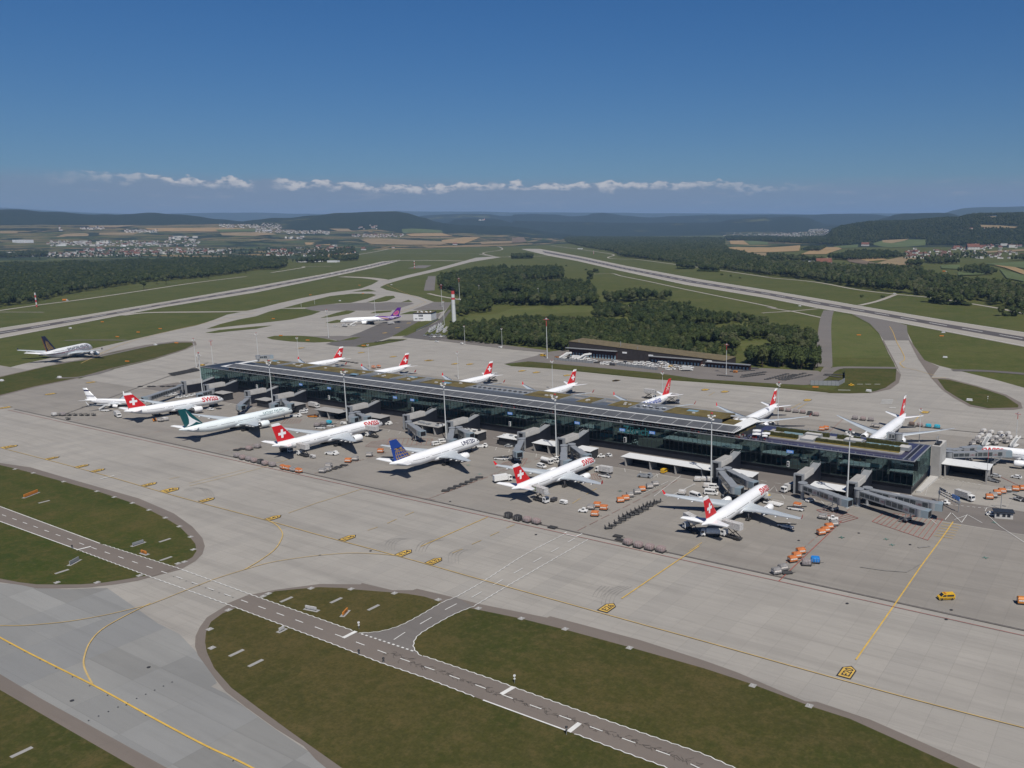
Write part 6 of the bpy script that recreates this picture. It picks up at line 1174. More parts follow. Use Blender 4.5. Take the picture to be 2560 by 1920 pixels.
row('pallet', its('b G:320,1118 P:368,1136 G:424,1148 P:470,1162 K:525,1172 P:565,1186 G:627,1198'), -5, 'on the drain by the catered airliner', 'wrapped cargo along the drain', 'cargo load')
row('pallet', its('b P:427,1056 G:497,1038'), 20, 'under the wingtip behind the teal-finned airliner', 'wrapped cargo by the tail stands', 'cargo load')
row('cart', its('b o:720,1222 o:763,1230 g:806,1240 o:855,1252'), -5, 'in the short row right of the wrapped cargo', 'baggage carts on the apron', 'baggage cart')
row('cart', its('b o:1282,1163 g:1342,1148 g:1465,1112 o:1562,1080'), 25, 'between the catered and the blue-finned airliners', 'baggage carts on the apron', 'baggage cart')
row('cart', its('b g:1060,1252 g:1113,1205 g:1105,1238'), 25, 'in the dark clump left of the blue fin', 'baggage carts on the apron', 'baggage cart')
row('flat', [('x', 'b', x, y) for x, y in ((1075, 1230), (1155, 1222), (1195, 1208), (1243, 1192))], 25, 'trailing right of the dark cart clump', 'empty dollies', 'empty dolly')
row('flat', [('x', 'b', x, y) for x, y in ((318, 1060), (365, 1050))], 20, 'left of the teal fin shadow', 'empty dollies', 'empty dolly')
row('flat', [('x', 'c', x, y) for x, y in ((395, 1412), (447, 1392), (495, 1373), (547, 1355), (593, 1335), (637, 1315), (685, 1297))], 32, 'in the slanting row before the second red-lettered airliner', 'empty dollies', 'dark flat dolly', 4)
row('rail', [('x', 'c', 1920+i*35, 1650-i*17) for i in range(8)]+[('x', 'd', x, y) for x, y in ((75, 1460), (110, 1438), (155, 1413), (195, 1393), (235, 1368), (270, 1348), (310, 1338), (345, 1318), (390, 1298), (430, 1268), (465, 1248), (497, 1232))], 45, 'in the long chain left of the nearest airliner', 'chained dollies', 'dark dolly', 3)
row('cart', its('c o:1905,1508 o:1950,1490 g:1987,1463 g:2050,1435 o:2092,1412 g:2157,1388 g:2205,1366'), 45, 'in the slanting line beside the service road lane', 'baggage carts on the apron', 'baggage cart')
row('cart', its('c g:1650,1570 o:1705,1550 o:1762,1575 o:1685,1628'), 20, 'in the cluster behind the white tow tractor', 'baggage carts on the apron', 'baggage cart')
put('tug', 'veh_white', at('c', 1583, 1592), 195, 'white tow tractor heading the cluster of orange carts', 'tow tractors')
row('pallet', its('l K:1303,538 K:1368,556 P:1433,568 P:1497,580'), -5, 'on the drain before the middle red fin', 'wrapped cargo along the drain', 'cargo load')
row('flat', [('x', 'l', 1608, 610)], 0, 'alone on the drain right of the black loads', 'empty dollies', 'empty dolly')
row('flat', [('x', 'd', 155, 1530), ('x', 'd', 172, 1562)], 0, 'stacked rails left of the pinkish loads on the drain', 'empty dollies', 'empty dolly')
row('pallet', its('d P:242,1598 P:332,1622 P:430,1642 P:527,1660'), -5, 'on the drain left of the nearest tail', 'wrapped cargo along the drain', 'cargo load')
row('cart', its('d o:1910,1512 o:1945,1492 o:1977,1462 g:2020,1436'), 50, 'right of the nearest airliner wingtip', 'baggage carts on the apron', 'baggage cart'); put('tug', 'veh_white', at('d', 2015, 1384), 20, 'white tow tractor above the carts right of the nearest wing', 'tow tractors')
row('cart', its('d g:1925,1374'), 10, 'alone beside the tow tractor right of the nearest wing', 'baggage carts on the apron', 'baggage cart')
row('cart', its('m o:612,568 o:640,542 o:668,512'), 50, 'in the trio along the red line at the right', 'baggage carts on the apron', 'baggage cart'); row('cart', its('m g:500,652 g:545,627'), 50, 'on the drain at the foot of the red line', 'baggage carts on the apron', 'baggage cart')
row('flat', [('x', 'm', 575, 648)], 45, 'crossing the drain at the foot of the red line', 'empty dollies', 'tow dolly'); row('pallet', its('m G:708,590 B:768,573'), 20, 'right of the orange cart trio', 'wrapped cargo at the right', 'cargo load')
put('mvan', 'veh_yellow', at('m', 1672, 826), 215, 'yellow van with black chevrons alone on the open apron'); put('cart', 'veh_orange', at('m', 2200, 858), 20, 'brown cart cut off by the right edge on dark asphalt', 'baggage carts on the apron')
row('pallet', its('e N:112,440 P:175,446 G:240,456 P:300,462 K:362,474 P:415,484'), 10, 'behind the planted roof left of the front-facing airliner', 'wrapped cargo behind the dock', 'cargo load')
row('pallet', its('e G:750,514 P:820,522 G:888,528'), 10, 'by the tail of the front-facing airliner', 'wrapped cargo behind the dock', 'cargo load'); row('pallet', its('e N:1240,568 P:1310,576 C:1385,585 C:1460,592'), 5, 'right of the front-facing airliner', 'wrapped cargo behind the dock', 'cargo load')
row('cart', its('e o:500,604 o:465,612 g:915,580 g:938,585'), 10, 'half hidden behind the planted roof', 'baggage carts on the apron', 'baggage cart')
row('cart', its('e l:1860,630 l:1925,642 l:2005,652 l:2070,655 l:1838,668 l:1900,672 l:1965,690 l:2020,680 l:2085,690 l:1815,690 l:1870,702'), 70, 'in the parked cluster behind the cut-off airliner', 'parked container carts', 'container cart', 3)
row('cart', its('e g:1790,718 g:1765,742 g:1925,712 g:1960,735 g:1990,708 g:2055,722 g:1830,725'), 60, 'in the low front of the parked cluster behind the cut-off airliner', 'parked container carts', 'container cart', 3)
put('stairs', 'veh_white', at('e', 1885, 740), 80, 'white air stairs in front of the parked container cluster'); put('stairs', 'veh_white', at('e', 2130, 752), 75, 'white air stairs at the foot of the right edge mast')
row('cart', its('e o:1912,1204 g:1946,1190 o:1978,1168 o:2021,1154 g:2070,1140 o:2137,1134 o:2202,1128'), 20, 'in the row at the right edge beyond the striped gantry', 'baggage carts on the apron', 'baggage cart')
put('truck', 'cart_pale', at('e', 1695, 1205), -28, 'grey box truck driving past the blue E30 board'); put('tug', 'veh_white', at('e', 1530, 1248), 170, 'white tow tractor under the striped gantry', 'tow tractors'); put('car', 'veh_silver', at('e', 1968, 1012), 0, 'silver car parked by the vehicle hall'); put('car', 'veh_white', at('e', 2145, 1022), 170, 'white car on the open asphalt under the cut-off airliner'); put('tug', 'veh_white', at('e', 2160, 1215), 150, 'white tow tractor at the right edge beside the guard hut', 'tow tractors'); put('belt', 'veh_dark', at('e', 2205, 1225), 170, 'dark belt loader cut off by the right edge'); put('car', 'veh_white', at('e', 1935, 1345), 20, 'white car parked against the guard hut'); put('belt', 'metal_grey', at('e', 1935, 1050), 160, 'grey belt loader below the silver car')
# around the nearest airliner
put('hilift', 'cart_pale', at('s', 1060, 950), 170, 'catering truck lifting a box with green leaf emblem, nearest airliner tail'); put('tanker', 'veh_white', at('s', 815, 925), 205, 'white tank truck under the nearest airliner tail'); put('hiplain', 'cart_pale', at('s', 590, 870), 150, 'catering truck with a raised white box behind the nearest red fin'); V, F, w = text_mesh('m', 1.3, .03)
put('loader', 'veh_white', at('d', 1490, 1250), 170, 'white cargo loader at the front hold of the nearest airliner'); put('load', 'tarp_yellow', at('d', 1440, 1205, .9), 10, 'yellow sheeted load on the cargo loader at the nearest airliner', None, 1.1); put('belt', 'veh_white', at('d', 1695, 1300), 0, 'white belt loader beside the orange cart right of the nearest nose'); put('cart', 'cart_orange', at('d', 1705, 1278), 0, 'orange cart with white tractor right of the nearest airliner nose', 'baggage carts on the apron'); put('belt', 'veh_white', at('d', 1605, 1450), -8, 'white red-marked loader below the nearest wingtip')
put('bus', 'veh_white', at('d', 828, 1195), -15, 'white minibus left of the nearest nose, farther from the mast'); put('bus', 'veh_white', at('d', 962, 1165), 15, 'white minibus at the foot of the mast by the nearest nose'); put('van', 'veh_white', at('d', 985, 1110), 20, 'white van between mast and minibus'); row('cart', its('d l:710,1165 l:845,1050 l:905,1050 l:945,1052 l:925,1105'), 15, 'scattered around the mast of the longest canopy', 'baggage carts on the apron', 'baggage cart'); put('truck', 'cart_pale', at('d', 1635, 1135), 250, 'white delivery truck between two boarding stairwells'); put('push', 'veh_white', at('d', 1370, 1135), 60, 'white tractor before the nose of the nearest airliner', 'pushback tractors'); put('push', 'metal_grey', at('d', 390, 1012), 10, 'flat grey tractor before the longest canopy', 'pushback tractors'); put('van', 'veh_yellow', at('d', 560, 972), 90, 'yellow van under the longest canopy'); put('van', 'veh_white', at('s', 1720, 395), 250, 'white van at the stairwell second from the right'); put('car', 'veh_white', at('v', 100, 450), 70, 'white car under the jet bridge second from the right'); put('push', 'veh_dark', at('d', 1120, 1192), 40, 'dark tractor under the jet bridges of the nearest airliner', 'pushback tractors')
# second red-lettered airliner
put('hilift', 'cart_pale', at('c', 1215, 1500), -12, 'catering truck with raised box at the second red-lettered airliner tail'); put('gpu', 'veh_dark', at('c', 1330, 1500), 90, 'small dark unit beside the second catering truck', 'power units'); put('gpu', 'veh_white', at('c', 1415, 1522), 0, 'white power unit alone before the second red fin', 'power units'); put('truck', 'veh_white', at('c', 885, 1330), 60, 'white box truck under the left wing of the second red-lettered airliner'); put('tanker', 'veh_white', at('c', 1270, 1172), -10, 'white tank truck beside the second red-lettered airliner wing'); put('van', 'veh_white', at('c', 1225, 1208), -10, 'white van below the white tank truck'); put('van', 'veh_white', at('c', 1340, 1162), 0, 'white van at the middle mast'); put('car', 'veh_white', at('c', 1360, 1138), 0, 'white car behind the van at the middle mast')
put('truck', 'cart_pale', at('c', 1765, 1255), 180, 'white box truck at the second red-lettered nose'); put('belt', 'veh_white', at('c', 1770, 1290), -5, 'white belt loader below the box truck at the second red-lettered nose'); put('tug', 'veh_white', at('c', 1740, 1120), 20, 'white tow tractor before the second red-lettered nose', 'tow tractors'); put('car', 'veh_white', at('c', 1800, 1108), 160, 'white car left of the longest canopy'); put('push', 'metal_grey', at('c', 2118, 1290), 10, 'flat grey tow tractor parked on empty stand lines', 'pushback tractors')
put('belt', 'veh_white', at('c', 870, 1140), 15, 'white low loader left of the blue-grey jet bridge'); put('belt', 'veh_white', at('c', 910, 1138), 20, 'second white low loader left of the blue-grey jet bridge'); put('push', 'veh_dark', at('c', 1000, 1140), 80, 'dark wheeled bogie under the blue-grey jet bridge', 'pushback tractors'); put('car', 'veh_silver', at('c', 940, 1030), 5, 'silver car below the hut with rooftop boxes'); put('van', 'veh_dark', at('c', 880, 1000), 5, 'dark van below the hut with rooftop boxes')
# blue-finned and catered airliners
put('push', 'veh_white', at('c', 700, 1032), 30, 'white pushback tractor at the blue-finned airliner nose', 'pushback tractors'); put('van', 'veh_white', at('c', 315, 1012), 70, 'white van by the mast of the blue-finned airliner'); put('van', 'veh_white', at('c', 372, 990), 60, 'second white van by the mast of the blue-finned airliner'); put('hiplain', 'cart_pale', at('b', 895, 1108), 175, 'catering truck with raised box at the tail of the catered airliner'); put('hilift', 'cart_pale', at('b', 1490, 945), 182, 'catering truck whose lifted box hides red nose lettering'); put('tanker', 'veh_dark', at('b', 745, 1072), 10, 'dark tank truck under the tail of the catered airliner'); put('gpu', 'cart_pale', at('b', 975, 1125), 0, 'pale small unit right of the catering truck at the rear', 'power units'); put('push', 'veh_white', at('b', 1140, 1095), 10, 'white tractor under the wing shadow of the catered airliner', 'pushback tractors'); put('belt', 'veh_white', at('b', 1045, 872), 18, 'left white loader behind the catered airliner wing'); put('belt', 'veh_white', at('b', 1125, 855), 18, 'right white loader behind the catered airliner wing'); row('pallet', its('b G:1012,852 G:1068,838 C:1115,830'), 10, 'behind the wing of the catered airliner', 'wrapped cargo by the tail stands', 'cargo load'); put('gpu', 'veh_white', at('b', 1240, 836), 10, 'white unit at the mast by the catered airliner nose', 'power units'); put('push', 'veh_white', at('b', 1610, 835), 10, 'white tractor at the catered airliner nose', 'pushback tractors')
put('truck', 'cart_pale', at('b', 985, 688), 0, 'white box truck with green emblem beside the dark dock wall'); put('push', 'veh_white', at('b', 830, 768), 20, 'white pushback tractor at the teal-finned airliner nose', 'pushback tractors'); put('van', 'veh_white', at('b', 900, 718), 20, 'white van beside the teal-finned airliner nose'); put('van', 'veh_white', at('b', 897, 738), 20, 'second white van beside the teal-finned airliner nose'); put('belt', 'veh_orange', at('b', 975, 772), 20, 'orange loader right of the teal-finned airliner nose'); put('gpu', 'veh_dark', at('b', 1150, 785), 10, 'dark unit left of the second mast canopy', 'power units')
# far left
put('truck', 'cart_pale', at('a', 1018, 838), -15, 'white box truck under the tail of the farthest red-finned airliner'); put('stairs', 'veh_white', at('a', 905, 790), 10, 'white air stairs beside the small blue-striped jet'); put('belt', 'veh_orange', at('a', 1335, 872), -25, 'orange belt loader at the belly of the farthest red-finned airliner'); row('cart', its('a g:1390,880 l:1430,872'), 10, 'right of the orange belt loader', 'baggage carts on the apron', 'baggage cart'); put('belt', 'metal_dark', at('a', 1360, 828), 20, 'dark loader at the rear hold of the farthest red-finned airliner'); put('push', 'veh_dark', at('a', 1850, 748), 0, 'dark tractor at the nose gear of the farthest red-finned airliner', 'pushback tractors'); put('car', 'veh_white', at('a', 1820, 780), 10, 'white car below the nose of the farthest red-finned airliner'); put('flat', 'x', at('a', 1890, 770), 0, 'flat dolly right of the white car at the far nose', 'empty dollies'); put('van', 'veh_white', at('a', 1925, 690), 20, 'white van before the nose of the farthest red-finned airliner')
row('pallet', its('a l:470,830 G:545,828'), 0, 'by the tail of the blue-striped jet', 'wrapped cargo by the tail stands', 'cargo load'); row('rail', [('x', 'a', x, 828) for x in (520, 600, 650, 705, 755, 810)]+[('x', 'a', 590, 862)], 0, 'in the chain before the blue-striped jet', 'empty dollies', 'caged dolly', 4); row('flat', [('x', 'a', x, y) for x, y in ((1212, 578), (1292, 578), (1325, 577), (1405, 578), (1455, 577), (1500, 575))], 0, 'in the thin row beyond the long glazed jet bridge', 'empty dollies', 'flat dolly', 4); row('flat', [('x', 'u', 1450+i*30+(j % 3)*14, 150-i*6-j*0+(j*9-12)) for j in range(3) for i in range(9)], 20, 'in the parked rows left of the dock end', 'parked dollies', 'parked dolly', 8)
row('car', [(random.choice(('veh_white', 'veh_white', 'veh_silver')), 'u', x, y) for x, y in ((1410, 362), (1460, 352), (1500, 345), (1530, 378), (1590, 370), (1640, 360), (1690, 350))], 20, 'among the cars behind the farthest red-finned airliner', 'cars by the dock', 'parked car', 8); put('van', 'veh_yellow', at('u', 1770, 68), 0, 'yellow van beyond the far left end of the dock')
row('flat', [('x', 'b', x, y) for x, y in ((1215, 290), (1245, 292), (1280, 296), (1315, 300), (1350, 306))], 0, 'behind the first red-finned tail', 'empty dollies', 'loaded dolly', 6); put('hiplain', 'cart_pale', at('c', 800, 460), 190, 'catering truck at the tail of the third red fin behind the dock'); put('hiplain', 'cart_pale', at('d', 630, 372), 0, 'catering truck right of the flower fin'); put('hiplain', 'cart_pale', at('d', 430, 335), 0, 'catering truck left of the flower fin'); row('cart', its('b o:1500,350 o:1545,344'), 0, 'behind the second red-finned airliner', 'baggage carts on the apron', 'baggage cart'); put('push', 'veh_white', at('d', 1460, 560), 20, 'white loader beside the planted roof near the mast', 'pushback tractors')
# purple airliner's stand, stairs yard, service yard
put('truck', 'cart_pale', at('y', 330, 610), 175, 'white box truck by the nose of the purple-tailed airliner'); put('car', 'veh_white', at('y', 140, 605), 90, 'white car left of the purple-tailed airliner nose'); put('stairs', 'veh_white', at('y', 500, 590), 60, 'white air stairs at the door of the purple-tailed airliner'); put('truck', 'cart_pale', at('y', 1245, 560), 90, 'service truck behind the wing of the purple-tailed airliner')
row('stairs', [('veh_white', 'z', x, y) for x, y in ((560, 1130), (640, 1090), (700, 1050), (760, 1010), (860, 1140), (940, 1100), (1000, 1050), (1060, 1010), (1120, 1140), (1190, 1090), (900, 960), (980, 930))], 118, 'in the parked rows beside the woodland', 'parked air stairs', 'white air stairs', 3); row('tug', [(c, 'z', x, y) for c, x, y in (('metal_grey', 360, 1270), ('veh_dark', 480, 1250), ('metal_grey', 570, 1330), ('veh_white', 730, 1320), ('metal_grey', 790, 1240), ('metal_grey', 870, 1320), ('veh_white', 990, 1310), ('metal_grey', 1110, 1300), ('veh_dark', 1220, 1290), ('metal_grey', 640, 1240), ('metal_grey', 940, 1230))], 60, 'in the equipment rows below the air stairs', 'parked equipment', 'parked equipment tractor', 10); put('car', 'veh_white', at('z', 815, 1510), 0, 'white car at the apron edge below the air stairs'); put('gpu', 'veh_white', at('z', 1810, 1600), 0, 'white cabinet at the foot of the left green lamp mast', 'power units'); put('gpu', 'veh_white', at('c', 868, 175), 0, 'white cabinet at the foot of the right green lamp mast', 'power units')
row('flat', [('x', 'y', x, y) for x, y in ((960, 915), (1030, 905), (1100, 900), (1160, 890), (1230, 885), (1310, 880), (1390, 880), (1460, 880))], 15, 'on the grass wedge below the purple-tailed airliner', 'empty dollies', 'red and grey dolly', 6)
row('van', [(c, 'w', x, y) for c, x, y in (('veh_white', 370, 325), ('veh_white', 410, 328), ('veh_dark', 440, 332), ('veh_white', 640, 330), ('veh_white', 705, 320), ('veh_white', 710, 335), ('veh_white', 785, 322), ('veh_white', 830, 325), ('veh_white', 845, 340), ('veh_white', 825, 352), ('veh_white', 850, 365), ('veh_white', 880, 362), ('veh_white', 510, 322), ('veh_white', 560, 326), ('veh_yellow', 870, 352), ('veh_white', 395, 318), ('veh_white', 425, 320), ('veh_white', 600, 330), ('veh_white', 660, 318), ('veh_white', 730, 330), ('veh_white', 690, 345), ('veh_white', 770, 342), ('veh_white', 805, 318), ('veh_dark', 535, 316), ('veh_white', 945, 365), ('veh_white', 1010, 352), ('veh_white', 905, 345), ('veh_white', 280, 300), ('veh_white', 310, 305), ('veh_white', 150, 290), ('veh_dark', 130, 284), ('veh_white', 470, 312), ('veh_white', 615, 318))], 15, 'in the yard before the low dark building', 'vehicles in the yard', 'yard van', 40)
row('stairs', [('veh_white', 'w', x, y) for x, y in ((105, 280), (85, 282), (230, 290), (250, 288), (215, 292))], 60, 'at the left of the yard', 'vehicles in the yard', 'white yard stairs', 10); put('truck', 'veh_white', at('w', 180, 288), 10, 'white truck by the doors of the low dark building'); put('truck', 'cart_pale', at('w', 985, 372), 30, 'white equipment truck at the right of the yard'); put('belt', 'veh_dark', at('w', 335, 315), 20, 'dark loader in the middle of the yard'); put('belt', 'veh_orange', at('w', 50, 275), 20, 'orange loader at the left end of the yard'); put('van', 'veh_yellow', at('i', 268, 1628), 0, 'yellow van by the red headed mast left of the yard'); row('car', [(c, 'w', x, y) for c, x, y in (('veh_white', 655, 326), ('veh_silver', 760, 330), ('veh_white', 960, 342), ('veh_white', 740, 345), ('veh_silver', 450, 300), ('veh_red', 90, 258))], 20, 'by the canopies of the low dark building', 'vehicles in the yard', 'parked car', 30); row('gpu', [('veh_white', 'w', x, 340) for x in (1100, 1113, 1126)], 0, 'at the right door of the low dark building', 'power units', 'white cabinet')
dl = []
for a, b, n in (((1215, 405), (1300, 412), 6), ((1330, 352), (1490, 358), 9), ((1320, 365), (1480, 352), 9), ((1310, 378), (1460, 370), 8), ((1395, 405), (1545, 382), 8), ((1385, 418), (1535, 398), 8), ((1560, 435), (1710, 395), 9), ((1665, 438), (1835, 390), 9), ((1690, 440), (1880, 402), 9), ((1640, 430), (1760, 400), 6), ((1960, 450), (2080, 445), 6), ((1990, 405), (2090, 420), 6), ((2000, 398), (2110, 402), 5)):
    for i in range(n): dl.append((a[0]+(b[0]-a[0])*i/(n-1), a[1]+(b[1]-a[1])*i/(n-1)))
for i, (x, y) in enumerate(dl): put('flat', 'x', at('w', x, y), 20+random.uniform(-6, 6), 'dark empty dolly in the parked rows right of the low dark building', 'dollies parked by the woodland')
put('gpu', 'veh_orange', at('w', 1335, 385), 10, 'red unit among the dollies by the red headed mast', 'power units')
# fences, signs and small things on the grass
def fence(label, s, h=2.2, nm='metal_grey'):
    P = ats(s); t = thing('mesh_fence', label, 'fence', (P[0].x, P[0].y, 0)); q = MB(); o = Vector((P[0].x, P[0].y, 0))
    for a, b in zip(P, P[1:]): q.bar(a-o+Vector((0, 0, h/2+.2)), b-o+Vector((0, 0, h/2+.2)), .05, h)
    q.build('panel', nm, t); q = MB()
    for p, d in walk(P, 3.0): q.box(p.x-o.x-.06, p.x-o.x+.06, p.y-o.y-.06, p.y-o.y+.06, 0, h+.4)
    q.build('post_row', 'metal_dark', t)
fence('pale mesh fence along the front of the vehicle yard, left stretch', 'w 20,292 300,318'); fence('pale mesh fence along the front of the vehicle yard, right stretch', 'w 470,330 770,368'); fence('tall pale noise screen curving round the dolly pen by the grass corner', 'w 1880,475 2085,480 2130,455 2128,385', 3.4); fence('thin fence beside the stairs yard road', 'z 0,1080 380,900 700,720 880,600', 1.6)
def board(label, s, L, h, col, deg, txt=None, tcol='paint_black', pad=True):
    p = ats(s)[0]; t = thing('taxiway_sign', label, 'taxiway sign', (p.x, p.y, ZG), math.radians(deg)); q = MB(); q.box(-L/2, L/2, -.18, .18, .35, .35+h); bd = q.build('panel', col, t)
    q = MB(); [q.box(x-.05, x+.05, -.05, .05, 0, .35) for x in (-L*.4, 0, L*.4)]; q.build('leg', 'metal_dark', t)
    if pad: q = MB(); q.box(-L/2-.5, L/2+.8, -.7, .9, 0, .04); q.build('concrete_pad', 'concrete_grey', t)
    if txt: V, F, w = text_mesh(txt, h*.95, .03); k = min(1, L*.86/w); q = MB(); q.add([(-w*k/2+vx*k, -.20, .35+h*.18+vy) for vx, vy in V], F); q.build('sign_letters', tcol, bd)
board('long orange direction board on the upper left grass', 'k 215,385', 7.6, 1.2, 'veh_orange', 115, None); board('orange and black board beside the service road at the left', 'k 995,790', 3.2, .9, 'veh_orange', 1, 'E N', 'paint_black'); board('back of a grey board on a wide pad at the left grass tip', 'k 955,725', 4.2, .9, 'metal_grey', 93); board('grey board on the lower left grass', 'k 515,852', 4.6, 1.1, 'metal_grey', 118); board('orange board on a pale pad on the central grass triangle', 'l 175,1205', 3.4, .9, 'veh_orange', 116, 'E N'); board('grey and white board on the central grass triangle', 'n 2150,570', 4.2, .9, 'cart_pale', 10); board('small white board above the lower service road edge', 'n 1948,715', 1.8, .9, 'cart_pale', 95)
for i, (s, l) in enumerate((('f 885,1335', 'left of the runway fork'), ('f 1385,1395', 'beside the curved taxiway'), ('f 1195,1425', 'on the grass above the huge airliner'), ('f 1015,1465', 'close right above the huge airliner'), ('a 1100,365', 'on the grass tongue below the huge airliner'), ('a 1525,205', 'at the tip of the grass tongue'), ('h 895,1017', 'by the far taxiway bend'), ('h 925,1090', 'on the thin grass island'), ('h 470,1100', 'on the long grass strip'), ('h 150,1308', 'on the grass left of the mast'), ('h 215,1455', 'at the left of the low grass island'), ('h 447,1495', 'at the middle of the low grass island'), ('h 930,1542', 'on the grass wedge by the dollies'), ('j 785,1450', 'left of the runway exit'), ('j 1500,1458', 'right of the runway exit'), ('e 410,245', 'by the dolly pen'))): board('small orange sign %s' % l, s, 4.2, 1.0, 'veh_orange', 20, None, pad=False)
for i, (s, l) in enumerate((('f 608,1387', 'beside the left runway'), ('a 515,500', 'on the left grass tongue'), ('a 15,528', 'at the left edge of the grass'), ('a 1343,218', 'on the upper grass tongue'), ('h 1170,1010', 'on the far grass'), ('h 725,1150', 'on the middle grass island'), ('j 275,1195', 'left below the long runway'), ('j 1515,1425', 'right below the long runway'), ('j 1530,1640', 'on the right grass'), ('e 1740,352', 'on the right grass island'), ('e 870,272', 'at the apron corner grass'))):
    p = ats(s)[0]; t = thing('marker_box', 'small white marker box %s' % l, 'marker', (p.x, p.y, ZG)); q = MB(); q.box(-1.6, 1.6, -.8, .8, .1, 1.0, 0); q.box(-1.7, 1.7, -.9, .9, 1.0, 1.12, 0); q.build('housing', 'panel_white', t); q = MB(); q.box(-2.2, 2.2, -1.4, 1.4, 0, .1); q.build('base', 'concrete_grey', t)
for i, (s, l) in enumerate((('n 1635,868', 'upper left of the big grass field'), ('n 1768,938', 'left middle of the big grass field'), ('n 150,1555', 'on the lower left grass'), ('n 428,305', 'below the grey board at the left'), ('n 1140,88', 'at the left grass tip'), ('n 1147,215', 'near the left grass tip'), ('n 1980,498', 'upper left of the grass triangle'), ('l 370,1162', 'in the middle of the grass triangle'), ('l 112,1112', 'upper part of the grass triangle'), ('k 305,430', 'on the upper left grass'))):
    p = ats(s)[0]; t = thing('drain_slab', 'grey concrete drain slab %s' % l, 'slab', (p.x, p.y, ZG), math.radians(91)); q = MB(); q.box(-2.2, 2.2, -.55, .55, -.05, .06); q.build('slab', 'concrete_grey', t); q = MB(); [q.box(-2.0+i*.5, -1.72+i*.5, -.38, .38, .06, .10) for i in range(8)]; q.build('grating', 'concrete_grey', t)
edge_l = []
for s, w in (('k 105,203 230,230 440,290 670,357 790,397 915,438 1030,486 1143,540 1240,600', 'along the curved edge of the upper left grass'), ('k 1318,672 1337,760 1230,857 1275,845', 'at the tip of the left grass'), ('k 395,988 672,988 965,940', 'along the lower edge of the left grass'), ('l 215,1033 515,1062 818,1107 1095,1167', 'along the top of the grass triangle'), ('l 1392,1237 1695,1310 2140,1440', 'along the top of the big grass field'), ('m 337,1425 728,1565', 'along the right top of the big grass field'), ('n 1450,703 1465,832 1580,570 1820,475 1855,457 2150,420', 'around the rounded end of the central grass')):
    for i, p in enumerate(ats(s)): edge_l.append((p, '%s edge light pad %s' % (ORD[i], w)))
pr = None
for p, l in edge_l:
    if pr is None:
        pr = thing('edge_light', l, 'edge light', (p.x, p.y, ZG), .7); q = MB(); q.box(-.85, .85, -.85, .85, -.05, .05); q.build('pad', 'concrete_grey', pr); q = MB(); q.tube((0, 0, .05), (0, 0, .4), .14, .10, n=8); q.build('lamp', 'lamp_face', pr); pr['group'] = 'taxiway edge lights'
    else: clone(pr, (p.x, p.y, ZG), 0, l, 'taxiway edge lights')
def post_sign(label, s, col, h=2.2):
    p = ats(s)[0]; t = thing('road_sign', label, 'road sign', (p.x, p.y, ZG), .9); q = MB(); q.tube((0, 0, 0), (0, 0, h), .06, n=6); q.build('post', 'metal_grey', t); q = MB(); q.tube((0, -.05, h*.85), (0, .05, h*.85), .34, n=10); q.tube((0, -.05, h*.52), (0, .05, h*.52), .26, n=10); q.build('disc', col, t)
post_sign('white road sign on the grass right of the first stop bar', 'q 343,830', 'panel_white', 2.6); post_sign('dark backed road sign at the lower stop bar', 'q 855,1340', 'metal_dark', 2.4); post_sign('white road sign at the road junction stop line', 'l 270,1310', 'panel_white', 2.4); post_sign('dark road sign on the lower road edge, left one', 'l 270,1490', 'metal_dark', 1.6); post_sign('dark road sign on the lower road edge, right one', 'l 440,1545', 'metal_dark', 1.6); post_sign('dark sign at the stop line of the left road', 'k 500,755', 'metal_dark', 1.4); post_sign('tall white marker on the right grass island', 'e 1897,362', 'panel_white', 4.0)
for s, l, h in (('f 318,1200', 'red and white lattice pole at the left woodland edge', 22), ('h 1370,868', 'red and white lattice pole on its pad by the far runway end', 22), ('i 705,745', 'thin lattice pole beyond the long runway start', 14)):
    p = ats(s)[0]; t = thing('lattice_pole', l, 'pole', (p.x, p.y, 0)); 
    for i in range(6): q = MB(); q.tube((0, 0, h*i/6), (0, 0, h*(i+1)/6), 1.1, 1.0, n=6); q.build('band', 'mast_red' if i % 2 == 0 else 'mast_white', t)
put('truck', 'veh_orange', at('f', 565, 1150), 30, 'orange truck on the road beside the left woodland'); put('tug', 'veh_yellow', at('e', 720, 225), 20, 'yellow mower on the grass near the dolly pen'); put('van', 'veh_white', at('j', 1095, 1092), 20, 'white van at the road fork beyond the long runway'); put('truck', 'veh_orange', at('j', 1525, 900), 0, 'orange truck among the trees at the right'); put('van', 'veh_white', at('h', 1755, 1140), 0, 'white van by the mast at the chimney woodland')
